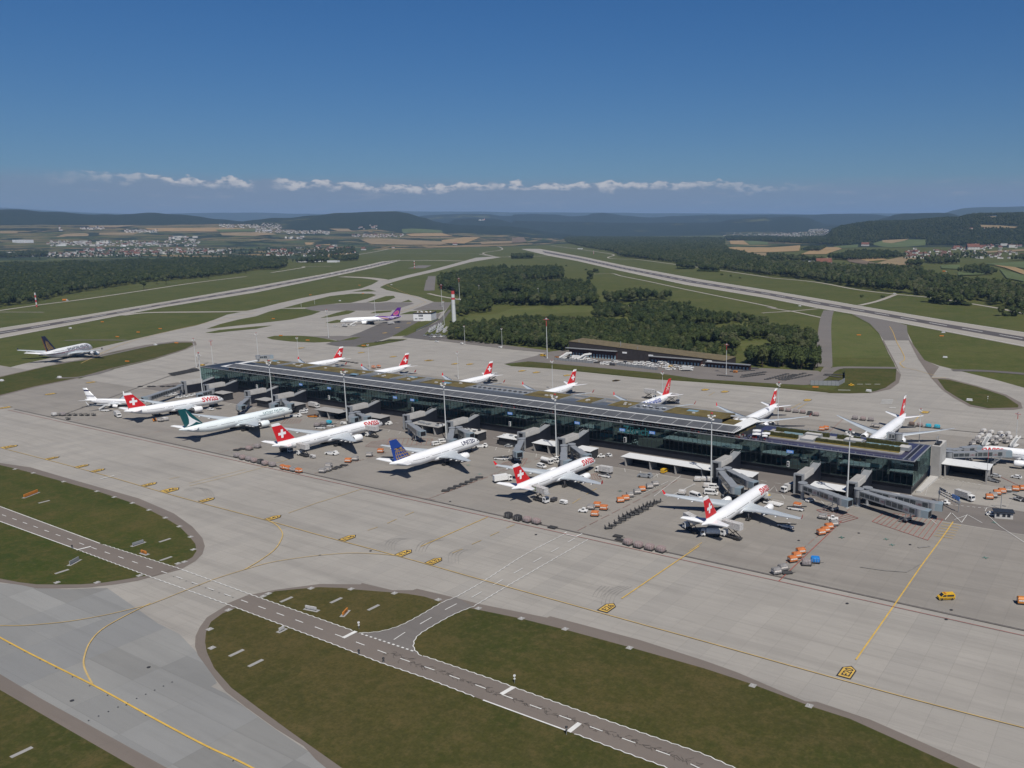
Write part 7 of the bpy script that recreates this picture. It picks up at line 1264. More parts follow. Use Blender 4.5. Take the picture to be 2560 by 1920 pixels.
# ================================================================ HILLS
def relief_mat(name, a, b, c, sc):
    g = NB(name, .95); n1 = g.noise(g.co, sc, 6, .65); n2 = g.noise(g.co, sc*9, 5, .7); n3 = g.noise(g.map((1, 1, 1)), sc*.35, 3, .5)
    col = g.mix(g.rng(n2, .3, .7), a, b); col = g.mix(g.rng(n1, .60, .66, 0, .85), col, c); return g.done(col)
relief_mat('hill_forest', (.010, .019, .011), (.020, .031, .015), (.085, .092, .036), .0013)
relief_mat('hill_far', (.022, .034, .016), (.036, .048, .020), (.12, .12, .05), .0014)
HILLS = []
def hill(name, D, front, back, s, m_, rough=6.0, crest=14):
    P = []
    for seg in s.split('|'):
        w = seg.split()
        for q in w[1:]: x, y = q.split(','); v = far(w[0], float(x), float(y), D); P.append((math.atan2(v.x, v.y), v.z))
    P.sort(); P = [(P[0][0]-.10, 0.0), (P[0][0]-.05, P[0][1]*.35)]+P+[(P[-1][0]+.05, P[-1][1]*.35), (P[-1][0]+.10, 0.0)]; HILLS.append((D, front, back, P)); random.seed(len(HILLS))
    n, mrow = 260, 16; mb = MB(); A = []
    ph = [(random.uniform(0, 6.3), random.uniform(20, 220)) for _ in range(14)]
    for j in range(mrow+1):
        t = j/mrow; r = D-front+(front+back)*t
        for i in range(n+1):
            th = P[0][0]+(P[-1][0]-P[0][0])*i/n; z = hz_one(HILLS[-1], r, th)
            z += (sum(math.sin(th*f+p+r*.0004*f*.1) for p, f in ph)*rough*.16)*min(1, max(0, z/60)) - 1.5; A.append((r*math.sin(th), r*math.cos(th), max(z, -.6)))
    mb.add(A, [(j*(n+1)+i, j*(n+1)+i+1, (j+1)*(n+1)+i+1, (j+1)*(n+1)+i) for j in range(mrow) for i in range(n)], 0, True)
    return tag(mb.build(name, m_), kind='structure')
def hz_one(h, r, th):
    D, fr, bk, P = h
    if th < P[0][0] or th > P[-1][0] or r < D-fr or r > D+bk: return 0.0
    for a, b in zip(P, P[1:]):
        if th <= b[0]:
            k = (th-a[0])/(b[0]-a[0]+1e-9); k = k*k*(3-2*k)*.5+k*.5; z = a[1]+(b[1]-a[1])*k; break
    t = (r-(D-fr))/fr if r < D else 1-(r-D)/bk
    return z*(t*t*(3-2*t))
def hz(x, y):
    r, th = math.hypot(x, y), math.atan2(x, y); return max([0.0]+[hz_one(h, r, th) for h in HILLS])
def hit(t, x, y):
    """first point of the relief on a sight line"""
    d = ray(t, x, y); k = math.hypot(d.x, d.y); r = 400.0
    while r < 30000:
        p = CAM+d*(r/k)
        if p.z < hz(p.x, p.y): return p
        r *= 1.006
    return CAM+d*(9000/k)
g = NB('upland_fields', .95); vo = g.n('ShaderNodeTexVoronoi'); g.l(g.map((.0030, .0042, 1), -.5), vo.inputs['Vector']); vo.inputs['Scale'].default_value = 1.0; se_ = g.n('ShaderNodeSeparateColor'); g.l(vo.outputs['Color'], se_.inputs[0]); n_ = g.noise(g.co, .0022, 6, .65)
c_ = g.mix(g.rng(se_.outputs[0], .30, .31), (.026, .040, .014), (.060, .078, .026)); c_ = g.mix(g.rng(se_.outputs[0], .55, .56), c_, (.23, .165, .080)); c_ = g.mix(g.rng(se_.outputs[0], .85, .86), c_, (.150, .112, .066)); c_ = g.mix(g.rng(n_, .52, .55), c_, (.013, .022, .010)); g.done(c_)
hill('upland', 8700, 4000, 1500, 'f -1500,520 0,492 400,488 900,496 1500,490 2212,480|h 250,505 480,520 800,515 1000,500 1300,528 1700,545 2100,556', 'upland_fields', 3)
hill('far_hills', 27000, 6000, 4000, 'f -900,300 1200,400 1600,390 2212,384|h 250,392 600,396 1000,380 1200,370 1450,376 1900,376 2212,382|i 700,384 1300,391 2212,394|j 500,402 800,390 1100,392 1500,395 2212,400 3000,420', 'hill_far')
hill('far_hills', 20000, 4000, 3000, 'j 1350,470 1480,410 1540,382 1600,362 1700,345 1900,336 2212,333 3000,330', 'hill_far')
hill('blue_hills', 15500, 3500, 3000, 'h 1300,470 1430,412 1600,401 1800,396 2000,396 2130,414 2212,410|i 0,400 150,397 350,399 520,416 640,409 700,392 780,385 860,394 960,410 1200,426 1400,413 1800,405 2212,402|j 300,405 560,394 900,398 1100,420 1300,470', 'hill_forest', 5)
hill('blue_hills', 11500, 2600, 2500, 'h 1500,490 1650,470 1720,442 1850,433 2100,442 2212,452|i 0,470 250,464 700,462 900,472 1200,473 1500,471 1780,466 1900,442 2212,432|j 0,420 200,416 350,428 440,462 480,480 700,500', 'hill_forest', 5)
hill('wooded_hills', 10000, 2600, 2500, 'f -1500,330 -600,345 0,357 200,362 400,375 650,392 850,402 1000,403 1100,393 1330,387 1500,397 1700,418 1900,440 2080,458 2212,475', 'hill_forest', 5)
hill('wooded_hills', 9000, 2500, 2500, 'f 1900,500|h 0,445 150,432 300,428 500,406 700,388 900,378 1060,374 1200,376 1300,388 1450,426 1560,465 1640,480 1800,492 2212,500', 'hill_forest', 5)
hill('wooded_hills', 10200, 2200, 2500, 'j 600,500 900,462 1020,425 1100,401 1200,388 1400,385 1550,388 1650,410 1720,428 1900,470', 'hill_forest', 5)
hill('wooded_hill', 6000, 1700, 2500, 'j 470,610 520,590 560,545 640,515 800,490 900,478 1200,472 1400,455 1500,446 1650,442 1720,424 1800,412 2000,410 2212,405 2800,390 3600,420', 'hill_forest', 3)
# ================================================================ FIELDS
mat('field_straw', (.27, .185, .085), .95, var=.15, scale=.01); mat('field_tan', (.215, .16, .085), .95, var=.15, scale=.01); mat('field_green', (.075, .10, .030), .95, var=.15, scale=.01); mat('field_brown', (.135, .10, .065), .95, var=.15, scale=.01); g = NB('town_green', .95); vo = g.n('ShaderNodeTexVoronoi'); g.l(g.map((.0022, .0060, 1), -.6), vo.inputs['Vector']); vo.inputs['Scale'].default_value = 1.0; se_ = g.n('ShaderNodeSeparateColor'); g.l(vo.outputs['Color'], se_.inputs[0]); n_ = g.noise(g.co, .004, 5, .65)
c_ = g.mix(g.rng(se_.outputs[0], .35, .36), (.030, .045, .015), (.062, .082, .026)); c_ = g.mix(g.rng(se_.outputs[0], .72, .73), c_, (.20, .145, .070)); c_ = g.mix(g.rng(se_.outputs[0], .90, .91), c_, (.125, .095, .058)); c_ = g.mix(g.rng(n_, .50, .56), c_, (.016, .026, .011)); g.done(c_)
fz = [.3]
def field(m_, s, nm='field'):
    P = []
    for seg in s.split('|'):
        w = seg.split()
        for q in w[1:]: x, y = q.split(','); P.append(hit(w[0], float(x), float(y)))
    ds = [math.hypot(p.x, p.y) for p in P]
    if nm == 'field' and (max(ds) > 9300 or max(ds) > 1.9*min(ds)): return
    fz[0] += .05; c = sum(P, Vector())/len(P); mb = MB(); R_ = [P[i].lerp(P[(i+1) % len(P)], k/4) for i in range(len(P)) for k in range(4)]; n = len(R_); V = []
    for k in range(5):
        for p in R_: q = c.lerp(p, (k+.02)/4.02); V.append((q.x, q.y, hz(q.x, q.y)+fz[0]))
    mb.add(V, [(k*n+i, k*n+(i+1) % n, (k+1)*n+(i+1) % n, (k+1)*n+i) for k in range(4) for i in range(n)]); tag(mb.build(nm, m_), kind='structure')
field('town_green', 'f -600,600 0,560 700,560 1500,560 2212,555|h 600,560 1200,560 1250,640 900,720 860,790 0,790|f 1500,800 0,800 -600,810', 'valley_floor')
field('town_green', 'i 1850,560 2212,555|j 500,540 520,640 0,700|i 1850,680', 'valley_floor')
for m_, s in (('field_straw', 'f 1250,520 1850,517 2212,530 1850,550 1300,545'), ('field_tan', 'f 560,570 780,562 760,590 480,600'), ('field_tan', 'f 740,495 1250,493 1000,515 780,512'), ('field_straw', 'f 430,683 1000,672 1010,690 700,700 430,695'), ('field_tan', 'f 860,562 1200,560 1150,580 850,580'), ('field_tan', 'f 0,548 160,546 150,562 0,566'), ('field_tan', 'f 1900,562 2212,558 2212,590 1920,585'), ('field_tan', 'h 0,555 90,560 200,575 0,590'),
             ('field_straw', 'h 420,645 640,640 640,668 430,664'), ('field_straw', 'h 560,742 820,733 830,770 600,775'), ('field_tan', 'h 630,527 800,530 880,550 700,545'), ('field_straw', 'h 1290,572 1600,562 1700,588 1340,592'), ('field_tan', 'h 900,620 1200,615 1700,640 1600,665 1000,660'), ('field_straw', 'h 1600,625 1800,600 1940,600 1800,655 1620,650'), ('field_tan', 'h 1930,640 2212,632|i 0,632 100,645|h 1950,660'), ('field_green', 'h 1260,530 1600,540 1620,560 1270,565'), ('field_green', 'f 1860,535 2212,528 2212,550 1900,555'),
             ('field_straw', 'i 1880,630 2000,628 2050,665 1890,660'), ('field_straw', 'i 1790,705 1900,685 2212,690|j 280,670 270,720 0,730|i 2000,735 1800,735'), ('field_green', 'i 2000,630 2212,640 2212,660 2060,665'), ('field_straw', 'j 430,690 600,685 640,700 500,748 280,750'), ('field_tan', 'i 2020,742 2212,735 2180,770 2050,765'),
             ('field_straw', 'j 740,775 880,765 1040,795 860,812'), ('field_tan', 'j 1040,795 1150,772 1330,790 1320,830 1120,845 900,840'), ('field_brown', 'j 670,790 740,775 860,812 1000,840 850,840 700,815'), ('field_green', 'j 880,660 980,635 1080,655 1220,622 1370,625 1360,670 1060,690'), ('field_tan', 'j 985,628 1220,618 1180,632 1070,655 990,645'), ('field_tan', 'j 1820,495 2000,500 2160,510 2120,530 1860,525'), ('field_green', 'j 560,680 780,665 770,690 640,695'), ('field_tan', 'j 1815,424 1970,422 1960,440 1830,436'),
             ('field_tan', 'j 1790,730 2212,705 2212,722 1850,740'), ('field_green', 'j 1490,850 1660,842 1650,880 1500,875'), ('field_straw', 'j 1950,845 2100,850 2212,890 2400,960 2212,930 2050,870'), ('field_green', 'j 1870,835 2212,815 2400,830 2400,900 2200,870'), ('field_green', 'j 1640,905 1900,905 1860,930 1640,935'), ('field_green', 'j 2000,880 2212,935 2212,990 2060,960'), ('field_brown', 'i 0,605 100,600 130,640 0,650'), ('field_green', 'i 1170,665 1370,658 1380,690 1190,685')):
    field(m_, s)
flat('meadow', 'meadow', ats('h 1740,1330 1850,1275 2070,1265 2212,1215|i 250,1195 340,1228 360,1195 560,1190 740,1200 700,1245 300,1262 0,1285|h 2212,1330 1900,1350'), ZA-.02)
flat('meadow', 'meadow', ats('i 850,1290 1050,1290 1040,1330 900,1340'), ZA-.03); flat('meadow', 'meadow', ats('i 1960,1500 2212,1490|j 100,1520 240,1555 230,1590 0,1600|i 2000,1600'), ZA-.02); flat('meadow', 'grass_dry', ats('i 900,1180 1250,1212 1450,1222 1420,1235 1150,1225'), ZA-.015); flat('meadow', 'meadow', ats('j 520,1240 700,1270 860,1345 960,1440 1050,1640 515,1640'), ZA-.03); flat('meadow', 'grass_dry', ats('i 80,980 430,960 420,1010 300,1030 100,1010'), ZA-.02); flat('meadow', 'meadow', ats('i 1700,1390 2040,1330 2040,1390 1900,1420'), ZA-.025)
# ================================================================ TREES
def leaf_mat(name, a, b, c):
    g = NB(name, .8); oi = g.n('ShaderNodeObjectInfo'); n1 = g.noise(g.co, .35, 3, .6); wn_ = g.n('ShaderNodeTexWhiteNoise', noise_dimensions='1D'); g.l(oi.outputs['Random'], wn_.inputs['W'])
    col = g.mix(oi.outputs['Random'], a, b); col = g.mix(g.rng(wn_.outputs['Value'], .72, 1.0, 0, .8), col, c); col = g.mix(g.rng(n1, .3, .75, 0, .45), col, (a[0]*.55, a[1]*.6, a[2]*.6)); return g.done(col)
leaf_mat('leaf_broad', (.034, .050, .014), (.060, .076, .022), (.086, .092, .034)); leaf_mat('leaf_pale', (.062, .074, .030), (.092, .096, .046), (.078, .092, .034)); leaf_mat('leaf_dark', (.021, .036, .013), (.038, .054, .016), (.052, .068, .022)); mat('bark', (.06, .045, .032), .9, var=.3, scale=2)
def crown_mb(rx, rz, zc, nl, size, seed, lobes=5, shape='round'):
    rnd = random.Random(seed); mb = MB(); L = []
    for i in range(lobes): a = rnd.uniform(0, 6.28); k = rnd.uniform(.25, .62); L.append((rx*k*math.cos(a), rx*k*math.sin(a), zc+rz*rnd.uniform(-.45, .55), rnd.uniform(.42, .70)))
    L.append((0, 0, zc+rz*.25, .72))
    for i in range(nl):
        cx, cy, cz, k = rnd.choice(L); u = rnd.uniform(-1, 1); a = rnd.uniform(0, 6.28); q = math.sqrt(1-u*u); rr = rnd.uniform(.72, 1.05)
        x, y, z = cx+rx*k*rr*q*math.cos(a), cy+rx*k*rr*q*math.sin(a), cz+rz*k*rr*u
        if shape == 'cone': tt = rnd.random()**.8; z = zc-rz+2*rz*tt; r0 = rx*(1.02-tt)*rnd.uniform(.75, 1.05); x, y = r0*math.cos(a), r0*math.sin(a)
        n = Vector((x-cx*.5, y-cy*.5, (z-zc)*.9+.9)).normalized(); n = (n+Vector((rnd.uniform(-.6, .6), rnd.uniform(-.6, .6), rnd.uniform(-.3, .6)))).normalized(); t1 = n.orthogonal().normalized(); t1.rotate(Matrix.Rotation(rnd.uniform(0, 6.28), 3, n)); t2 = n.cross(t1); s = size*rnd.uniform(.6, 1.25); p = Vector((x, y, z))
        mb.add([p+t1*s, p+t2*s*.7, p-t1*s*.8, p-t2*s*.75], [(0, 1, 2, 3)])
    for cx, cy, cz, k in (L if shape == 'round' else [(0, 0, zc-rz*.3, .5)]):
        k *= .72 if shape == 'round' else .9; secs = []
        for j in range(5): f = -1+2*j/4; r0 = rx*k*math.sqrt(max(.02, 1-f*f)); secs.append([(cx+r0*math.cos(i*1.047), cy+r0*math.sin(i*1.047), cz+rz*k*f) for i in range(6)])
        mb.loft(secs, 0, False)
    return mb
TP = []
def tree_proto(kind, rx, rz, zc, nl, size, seed, m_, lobes=5, shape='round'):
    t = thing(kind, '-', 'tree'); cr = crown_mb(rx, rz, zc, nl, size, seed, lobes, shape).build('crown', m_, t)
    q = MB(); q.tube((0, 0, -.2), (0, 0, zc), .38, .18, n=7); q.tube((0, 0, zc*.6), (rx*.4, .3, zc+rz*.2), .16, .06, n=5); q.tube((0, 0, zc*.65), (-rx*.35, -.6, zc+rz*.3), .15, .05, n=5); q.build('trunk', 'bark', t); TP.append((t, cr)); return t
tree_proto('broadleaf_tree', 5.0, 5.4, 8.0, 340, .85, 1, 'leaf_broad'); tree_proto('broadleaf_tree', 4.2, 6.2, 9.0, 330, .80, 2, 'leaf_broad', 6); tree_proto('willow_tree', 5.6, 5.0, 7.2, 360, .80, 3, 'leaf_pale', 7); tree_proto('dark_tree', 4.6, 6.0, 8.6, 330, .80, 4, 'leaf_dark', 6); tree_proto('conifer_tree', 3.4, 8.0, 9.4, 360, .75, 5, 'leaf_dark', 3, 'cone'); tree_proto('bush', 3.2, 2.2, 2.2, 200, .60, 6, 'leaf_broad', 5)
def inside(x, y, P):
    c = False; n = len(P); j = n-1
    for i in range(n):
        if (P[i][1] > y) != (P[j][1] > y) and x < (P[j][0]-P[i][0])*(y-P[i][1])/(P[j][1]-P[i][1])+P[i][0]: c = not c
        j = i
    return c
CLEAR = [ats(q) for q in ('h 1740,1335 1850,1275 2070,1262 2212,1215|i 250,1195 340,1228 360,1195 560,1190 740,1200 720,1262 300,1330 0,1335|h 2212,1335 1900,1355', 'i 1940,1500 2212,1480|j 100,1510 300,1545 260,1600 0,1605|i 2000,1620 1900,1560', 'i 1560,1385 1700,1370 2040,1325 2080,1400 1900,1440 1700,1425', 'i 80,975 430,958 430,1015 300,1035 80,1015', 'i 850,1290 1050,1290 1040,1330 900,1340')]
ALL = []          # x, y, z, variant, scale, zone
def forest(s, sp, zone, mix=(0, 0, 1, 1, 3, 3, 2), smin=.75, smax=1.25, gap=.0, z=False):
    P = ats(s); x0, x1 = min(p.x for p in P), max(p.x for p in P); y0, y1 = min(p.y for p in P), max(p.y for p in P); ph = random.uniform(0, 99); y = y0
    while y < y1:
        x = x0
        while x < x1:
            X, Y = x+random.uniform(-.45, .45)*sp, y+random.uniform(-.45, .45)*sp
            if inside(X, Y, P) and not (zone in ('front', 'mid', 'scrub', 'upper') and random.random() > .03 and any(inside(X, Y, q) for q in CLEAR)) and (gap == 0 or math.sin(X*.021+ph)*math.sin(Y*.017+ph*2)+math.sin(X*.05+Y*.04)*.5 > gap-1): ALL.append((X, Y, 0.0, random.choice(mix), random.uniform(smin, smax)*(1+.25*math.sin(X*.03)*math.sin(Y*.027)), zone))
            x += sp
        y += sp
random.seed(99); DK = (0, 1, 1, 3, 3, 3, 0, 2); MX = (0, 0, 1, 1, 2, 2, 3, 2)
forest('h 1570,985 1700,950 1900,900 2212,900|i 0,890 220,880 430,900 440,985 420,1000 330,975 80,985 80,1010 420,1000 640,1040 700,1080 740,1130 740,1190 600,1188 350,1190 250,1190 0,1195|h 2212,1180 2000,1190 1850,1165 1780,1130 1700,1085 1600,1050', 8.5, 'upper', DK, gap=.25)
forest('h 1730,1240 1800,1185 2000,1200 2075,1235 2000,1255 1850,1262 1745,1300', 8, 'mid'); forest('h 1680,1400 1780,1365 1960,1365 2212,1340|i 250,1345 700,1345 1100,1390 1500,1400 1700,1440 1950,1490 1960,1560 1920,1640 1830,1670 1200,1620 500,1555 480,1585 300,1560 0,1535|h 2212,1540 1900,1512 1670,1482', 5.6, 'front', (0, 0, 1, 1, 2, 3, 3, 5, 0), .45, .92, gap=-.1)
forest('h 1680,1400 1780,1365 1960,1365 2212,1340|i 250,1345 700,1345 1100,1390 1500,1400 1700,1440 1950,1490 1960,1560 1920,1640 1830,1670 1200,1620 500,1555 480,1585 300,1560 0,1535|h 2212,1540 1900,1512 1670,1482', 8.5, 'scrub', (5, 5, 5), .6, 1.05); forest('h 1570,985 1700,950 1900,900 2212,900|i 0,890 430,900 440,985 640,1040 740,1130 740,1190 250,1190 0,1195|h 2212,1180 2000,1190 1780,1130 1600,1050', 10, 'scrub', (5, 5, 5), .7, 1.1)
forest('i 760,1180 900,1140 1000,1125 1380,1120 1385,1137 1200,1152 920,1168', 9, 'mid', DK); forest('i 930,1215 1300,1190 1550,1195 1500,1217 1300,1215 950,1228', 9, 'mid', DK, .5, .8); forest('i 740,1205 900,1200 1000,1262 1250,1250 1590,1270 1560,1300 1100,1330 900,1322 700,1300', 7.5, 'mid', DK, .6, 1.0); forest('i 1600,1395 1850,1335 2000,1315 2212,1335|j 0,1365 100,1420 200,1440 60,1480|i 2212,1470 2050,1480 1700,1450', 7, 'mid', MX, .5, .9, gap=-.05)
forest('i 1000,1330 1250,1262 1590,1275 1700,1290 2000,1310 1600,1395 1560,1400 1100,1390', 7.5, 'mid', (5, 5, 0, 3, 1), .6, 1.0, gap=.15); forest('i 1650,1430 2212,1400|j 300,1440 400,1500 60,1500|i 2212,1500 1900,1500', 7.5, 'mid', (5, 0, 3, 5, 1), .5, .9, gap=.1)
forest('w 1392,336 1410,300 1600,272 1940,300 1962,352 1935,372 1700,354', 6.5, 'right', (1, 1, 3, 0), .7, 1.0); forest('j 0,1478 200,1480 420,1462 442,1540 430,1610 250,1560 0,1565', 7.5, 'right', MX, .6, .9)
forest('f -700,1300 0,1203 300,1167 420,1132 620,1087 900,1042 1250,992 1500,967 1700,957 1950,927 2100,907 2212,882|h 180,880 270,850 260,795 0,800|f 1400,815 700,842 0,850 -700,900', 9.5, 'left', DK, .75, 1.15, gap=.0)
for s in ('h 310,820 540,795 600,790 640,810 500,822', 'h 640,785 880,770 885,800 740,808', 'h 1180,628 1600,632 1610,642 1190,636'): forest(s, 11, 'left', DK)
forest('i 130,600 430,598 480,650 650,690 870,730 950,770 1100,785 1460,828 1600,855 1800,878 2212,932|j 400,973 760,1038 1090,1078 1400,1112 1700,1152 2000,1198 2212,1240 2700,1320 2700,1150 2212,1085 2000,1030 1650,1000 1500,955 1350,920 1100,892 700,872 400,862 0,830|i 2212,800 1900,735 1830,690 1840,615', 11, 'strip', MX, .85, 1.35, gap=-.05)
for s, mx in (('j 510,790 760,738 1000,742 1190,772 1000,790 700,800', DK), ('j 1150,852 1330,826 1340,850', DK), ('j 1640,905 1850,895 1990,922 1900,930', DK), ('j 285,716 500,692 440,722', DK), ('j 2080,802 2400,780 2400,800', DK), ('j 0,770 300,800 500,800 480,815 0,800', MX), ('j 1340,800 1600,800 1650,830 1400,830', MX), ('f 0,745 410,722 420,765 0,775', DK), ('i 1840,600 2212,600|j 260,615 200,640|i 1860,625', DK)): forest(s, 10, 'strip', mx)
forest('f 400,640 2212,600|h 420,640 1000,600 860,700 860,760 0,790|f 1400,790 0,790 0,690', 58, 'village', DK, .6, 1.0); forest('f 1240,615 1500,600 1900,615 1930,680 1500,690 1300,655', 17, 'village', DK, 1, 1.4); forest('j 1150,790 1900,730 1900,790 1200,800', 30, 'village', DK, .6, 1.0); forest('h 450,760 850,690 860,740 560,770', 22, 'village', DK)
for s in ('i 1425,872 1500,862 1580,868 1570,876', 'i 1585,892 1700,882 1790,888 1780,898', 'j 1345,1155 1500,1168 1745,1180 1740,1192 1500,1182', 'j 1985,1278 2140,1270 2150,1285', 'i 650,960 690,952 690,962', 'i 690,900 750,897 745,906', 'i 0,765 180,772 175,782 0,785', 'j 2160,1262 2212,1258 2212,1272'): forest(s, 4.2, 'bushes', (5, 5, 0), .8, 1.3)
for s in ('f 1245,1048', 'f 1437,1005', 'f 1357,1003', 'f 1800,955', 'f 2127,915', 'f 600,1090', 'j 810,1118', 'j 990,1122', 'i 1812,928', 'i 1890,938', 'i 1970,955', 'j 240,1395', 'j 60,1385', 'j 130,1385', 'h 1005,665', 'h 1070,650', 'f 410,1130', 'i 470,850', 'i 640,885'): p = ats(s)[0]; ALL.append((p.x, p.y, 0, 5 if s[0] in 'ij' else 0, random.uniform(.9, 1.5), 'single'))
# wood on the hill: rejection against the open fields
EX = [ [px('j', *map(float, q.split(','))) for q in s.split()] for s in ('880,665 985,628 1220,615 1370,622 1365,672 1060,695', '1815,490 2000,495 2180,508 2140,535 1860,530', '560,690 790,660 780,700', '1810,430 1980,415 1975,445', '1700,535 1780,525 1770,545', '930,525 1050,522 1040,538')]
def to_px(x, y, z):
    v = Vector((x, y, z))-CAM; d = v.dot(CF); return CX+FPX*v.dot(CR)/d, CY-FPX*v.dot(CU)/d
H6 = HILLS[-1]
for r in range(4420, 6300, 17):
    th = H6[3][0][0]; 
    while th < H6[3][-1][0]:
        rr, tt = r+random.uniform(-8, 8), th+random.uniform(-.0015, .0015); X, Y = rr*math.sin(tt), rr*math.cos(tt); z = hz(X, Y); th += 17/r
        q = to_px(X, Y, z)
        if q[0] > 2600 or z < 3 or any(inside(q[0], q[1], e) for e in EX): continue
        ALL.append((X, Y, z-1.5, random.choice(DK), random.uniform(1.0, 1.5), 'hill'))
random.seed(5)
vis = []
for i, a in enumerate(ALL):
    q = to_px(a[0], a[1], a[2]+6)
    if -20 < q[0] < 2580 and a[5] in ('front', 'right', 'upper', 'mid', 'single', 'bushes'): vis.append((math.hypot(a[0], a[1]), i))
vis.sort(); pick = set(i for d, i in vis[:270])|set(i for i, a in enumerate(ALL) if a[5] == 'single')
names = {0: 'rounded green tree', 1: 'tall green tree', 2: 'pale grey-green tree', 3: 'dark green tree', 4: 'pointed conifer', 5: 'low round bush'}
zones = {'front': 'on the front edge of the woodland facing the apron', 'right': 'in the dense grove right of the low dark building', 'upper': 'in the wood beyond the meadow', 'mid': 'in the middle of the woodland', 'single': 'standing alone on open grass', 'bushes': 'in a bush clump on the airfield grass'}
used = set()
for i in pick:
    X, Y, Z, v, s, zn = ALL[i]; l = '%s %s' % (names[v], zones[zn]); g_ = '%ss %s' % (names[v], zones[zn]); rz = random.uniform(0, 6.28)
    if v not in used: t = TP[v][0]; used.add(v); t.location = (X, Y, Z); t.rotation_euler = (0, 0, rz); t.scale = (s, s, s); t['label'] = l; t['group'] = g_
    else: clone(TP[v][0], (X, Y, Z), rz, l, g_, s)
for v in range(len(TP)):
    if v not in used: p = at('j', 600+v*40, 1020); t = TP[v][0]; t.location = (p.x, p.y, 0); t['label'] = '%s beside the road beyond the long runway' % names[v]
def scatter(name, zoneset):
    pts = [a for i, a in enumerate(ALL) if i not in pick and a[5] in zoneset]
    me = bpy.data.meshes.new(name); me.from_pydata([(a[0], a[1], a[2]) for a in pts], [], [])
    for nm, ty, vals in (('variant', 'INT', [a[3] for a in pts]), ('size', 'FLOAT', [a[4] for a in pts])): at_ = me.attributes.new(nm, ty, 'POINT'); at_.data.foreach_set('value', vals)
    o = bpy.data.objects.new(name, me); COL.objects.link(o); tag(o, kind='stuff')
    ng = bpy.data.node_groups.new(name, 'GeometryNodeTree'); ng.interface.new_socket('Geometry', in_out='INPUT', socket_type='NodeSocketGeometry'); ng.interface.new_socket('Geometry', in_out='OUTPUT', socket_type='NodeSocketGeometry')
    gi, go = ng.nodes.new('NodeGroupInput'), ng.nodes.new('NodeGroupOutput'); jn = ng.nodes.new('GeometryNodeJoinGeometry')
    va = ng.nodes.new('GeometryNodeInputNamedAttribute'); va.data_type = 'INT'; va.inputs[0].default_value = 'variant'; sa = ng.nodes.new('GeometryNodeInputNamedAttribute'); sa.data_type = 'FLOAT'; sa.inputs[0].default_value = 'size'
    rv = ng.nodes.new('FunctionNodeRandomValue'); rv.data_type = 'FLOAT_VECTOR'; rv.inputs[0].default_value = (0, 0, 0); rv.inputs[1].default_value = (.12, .12, 6.28)
    for k, (t, cr) in enumerate(TP):
        oi = ng.nodes.new('GeometryNodeObjectInfo'); oi.inputs['Object'].default_value = cr; oi.inputs['As Instance'].default_value = True; oi.transform_space = 'ORIGINAL'
        cp = ng.nodes.new('FunctionNodeCompare'); cp.data_type = 'INT'; cp.operation = 'EQUAL'; ng.links.new(va.outputs['Attribute'], cp.inputs[2]); cp.inputs[3].default_value = k
        ip = ng.nodes.new('GeometryNodeInstanceOnPoints'); ng.links.new(gi.outputs[0], ip.inputs['Points']); ng.links.new(oi.outputs['Geometry'], ip.inputs['Instance']); ng.links.new(cp.outputs[0], ip.inputs['Selection']); ng.links.new(sa.outputs['Attribute'], ip.inputs['Scale']); ng.links.new(rv.outputs[0], ip.inputs['Rotation']); ng.links.new(ip.outputs[0], jn.inputs[0])
    ng.links.new(jn.outputs[0], go.inputs[0]); md = o.modifiers.new('trees', 'NODES'); md.node_group = ng; print(name, len(pts)); return o
scatter('woodland', ('front', 'right', 'upper', 'mid', 'bushes', 'scrub')); scatter('left_wood', ('left',)); scatter('river_wood', ('strip',)); scatter('village_trees', ('village',)); scatter('hill_wood', ('hill',))
# ================================================================ HOUSES
def house_proto(nm, L, Wd, h, rh, wm_, rm_, lab):
    mb = MB(); mb.box(-L/2, L/2, -Wd/2, Wd/2, 0, h, 0)
    for z in ([1.2] if h < 6 else [1.2+3*i for i in range(int(h//3))]):
        for i in range(int(L//3.2)): x = -L/2+1.2+i*3.2; mb.box(x, x+1.3, -Wd/2-.05, -Wd/2, z, z+1.3, 2); mb.box(x, x+1.3, Wd/2, Wd/2+.05, z, z+1.3, 2)
    if rh > .5: mb.prism([(-Wd/2-.6, h), (Wd/2+.6, h), (0, h+rh)], -L/2-.5, L/2+.5, 1, 'x'); mb.box(L*.2, L*.2+.8, -.4, .4, h+rh*.6, h+rh+.8, 0)
    else: mb.box(-L/2-.2, L/2+.2, -Wd/2-.2, Wd/2+.2, h, h+.5, 1)
    return mb.build(nm, [wm_, rm_, 'window_dark'])
HP = [house_proto('house', 13, 10, 5.5, 4.5, 'wall_white', 'tile_red', ''), house_proto('house', 16, 11, 6.0, 5.0, 'wall_white', 'tile_brown', ''), house_proto('farmhouse', 26, 14, 6.0, 7.0, 'wall_white', 'tile_red', ''), house_proto('apartment_block', 30, 13, 12, .3, 'wall_white', 'concrete_grey', ''), house_proto('hall', 46, 24, 8, .3, 'panel_white', 'metal_grey', '')]
HL = ['small white house with red gable roof', 'white house with brown gable roof', 'long farmhouse with large red roof', 'pale flat roofed apartment block', 'large pale flat roofed hall']
hused = {}; hc = {}
def house(k, t, x, y, where, deg=None, sc=1.0):
    p = hit(t, x, y); deg = random.uniform(0, 180) if deg is None else deg; l = '%s %s' % (HL[k], where)
    if k not in hused: o = HP[k]; hused[k] = 1
    else: o = HP[k].copy(); COL.objects.link(o)
    o.location = (p.x, p.y, hz(p.x, p.y)-.2); o.rotation_euler = (0, 0, math.radians(deg)); o.scale = (sc, sc, sc); tag(o, l, 'house' if k < 3 else 'building', '%ss %s' % (HL[k], where))
random.seed(31)
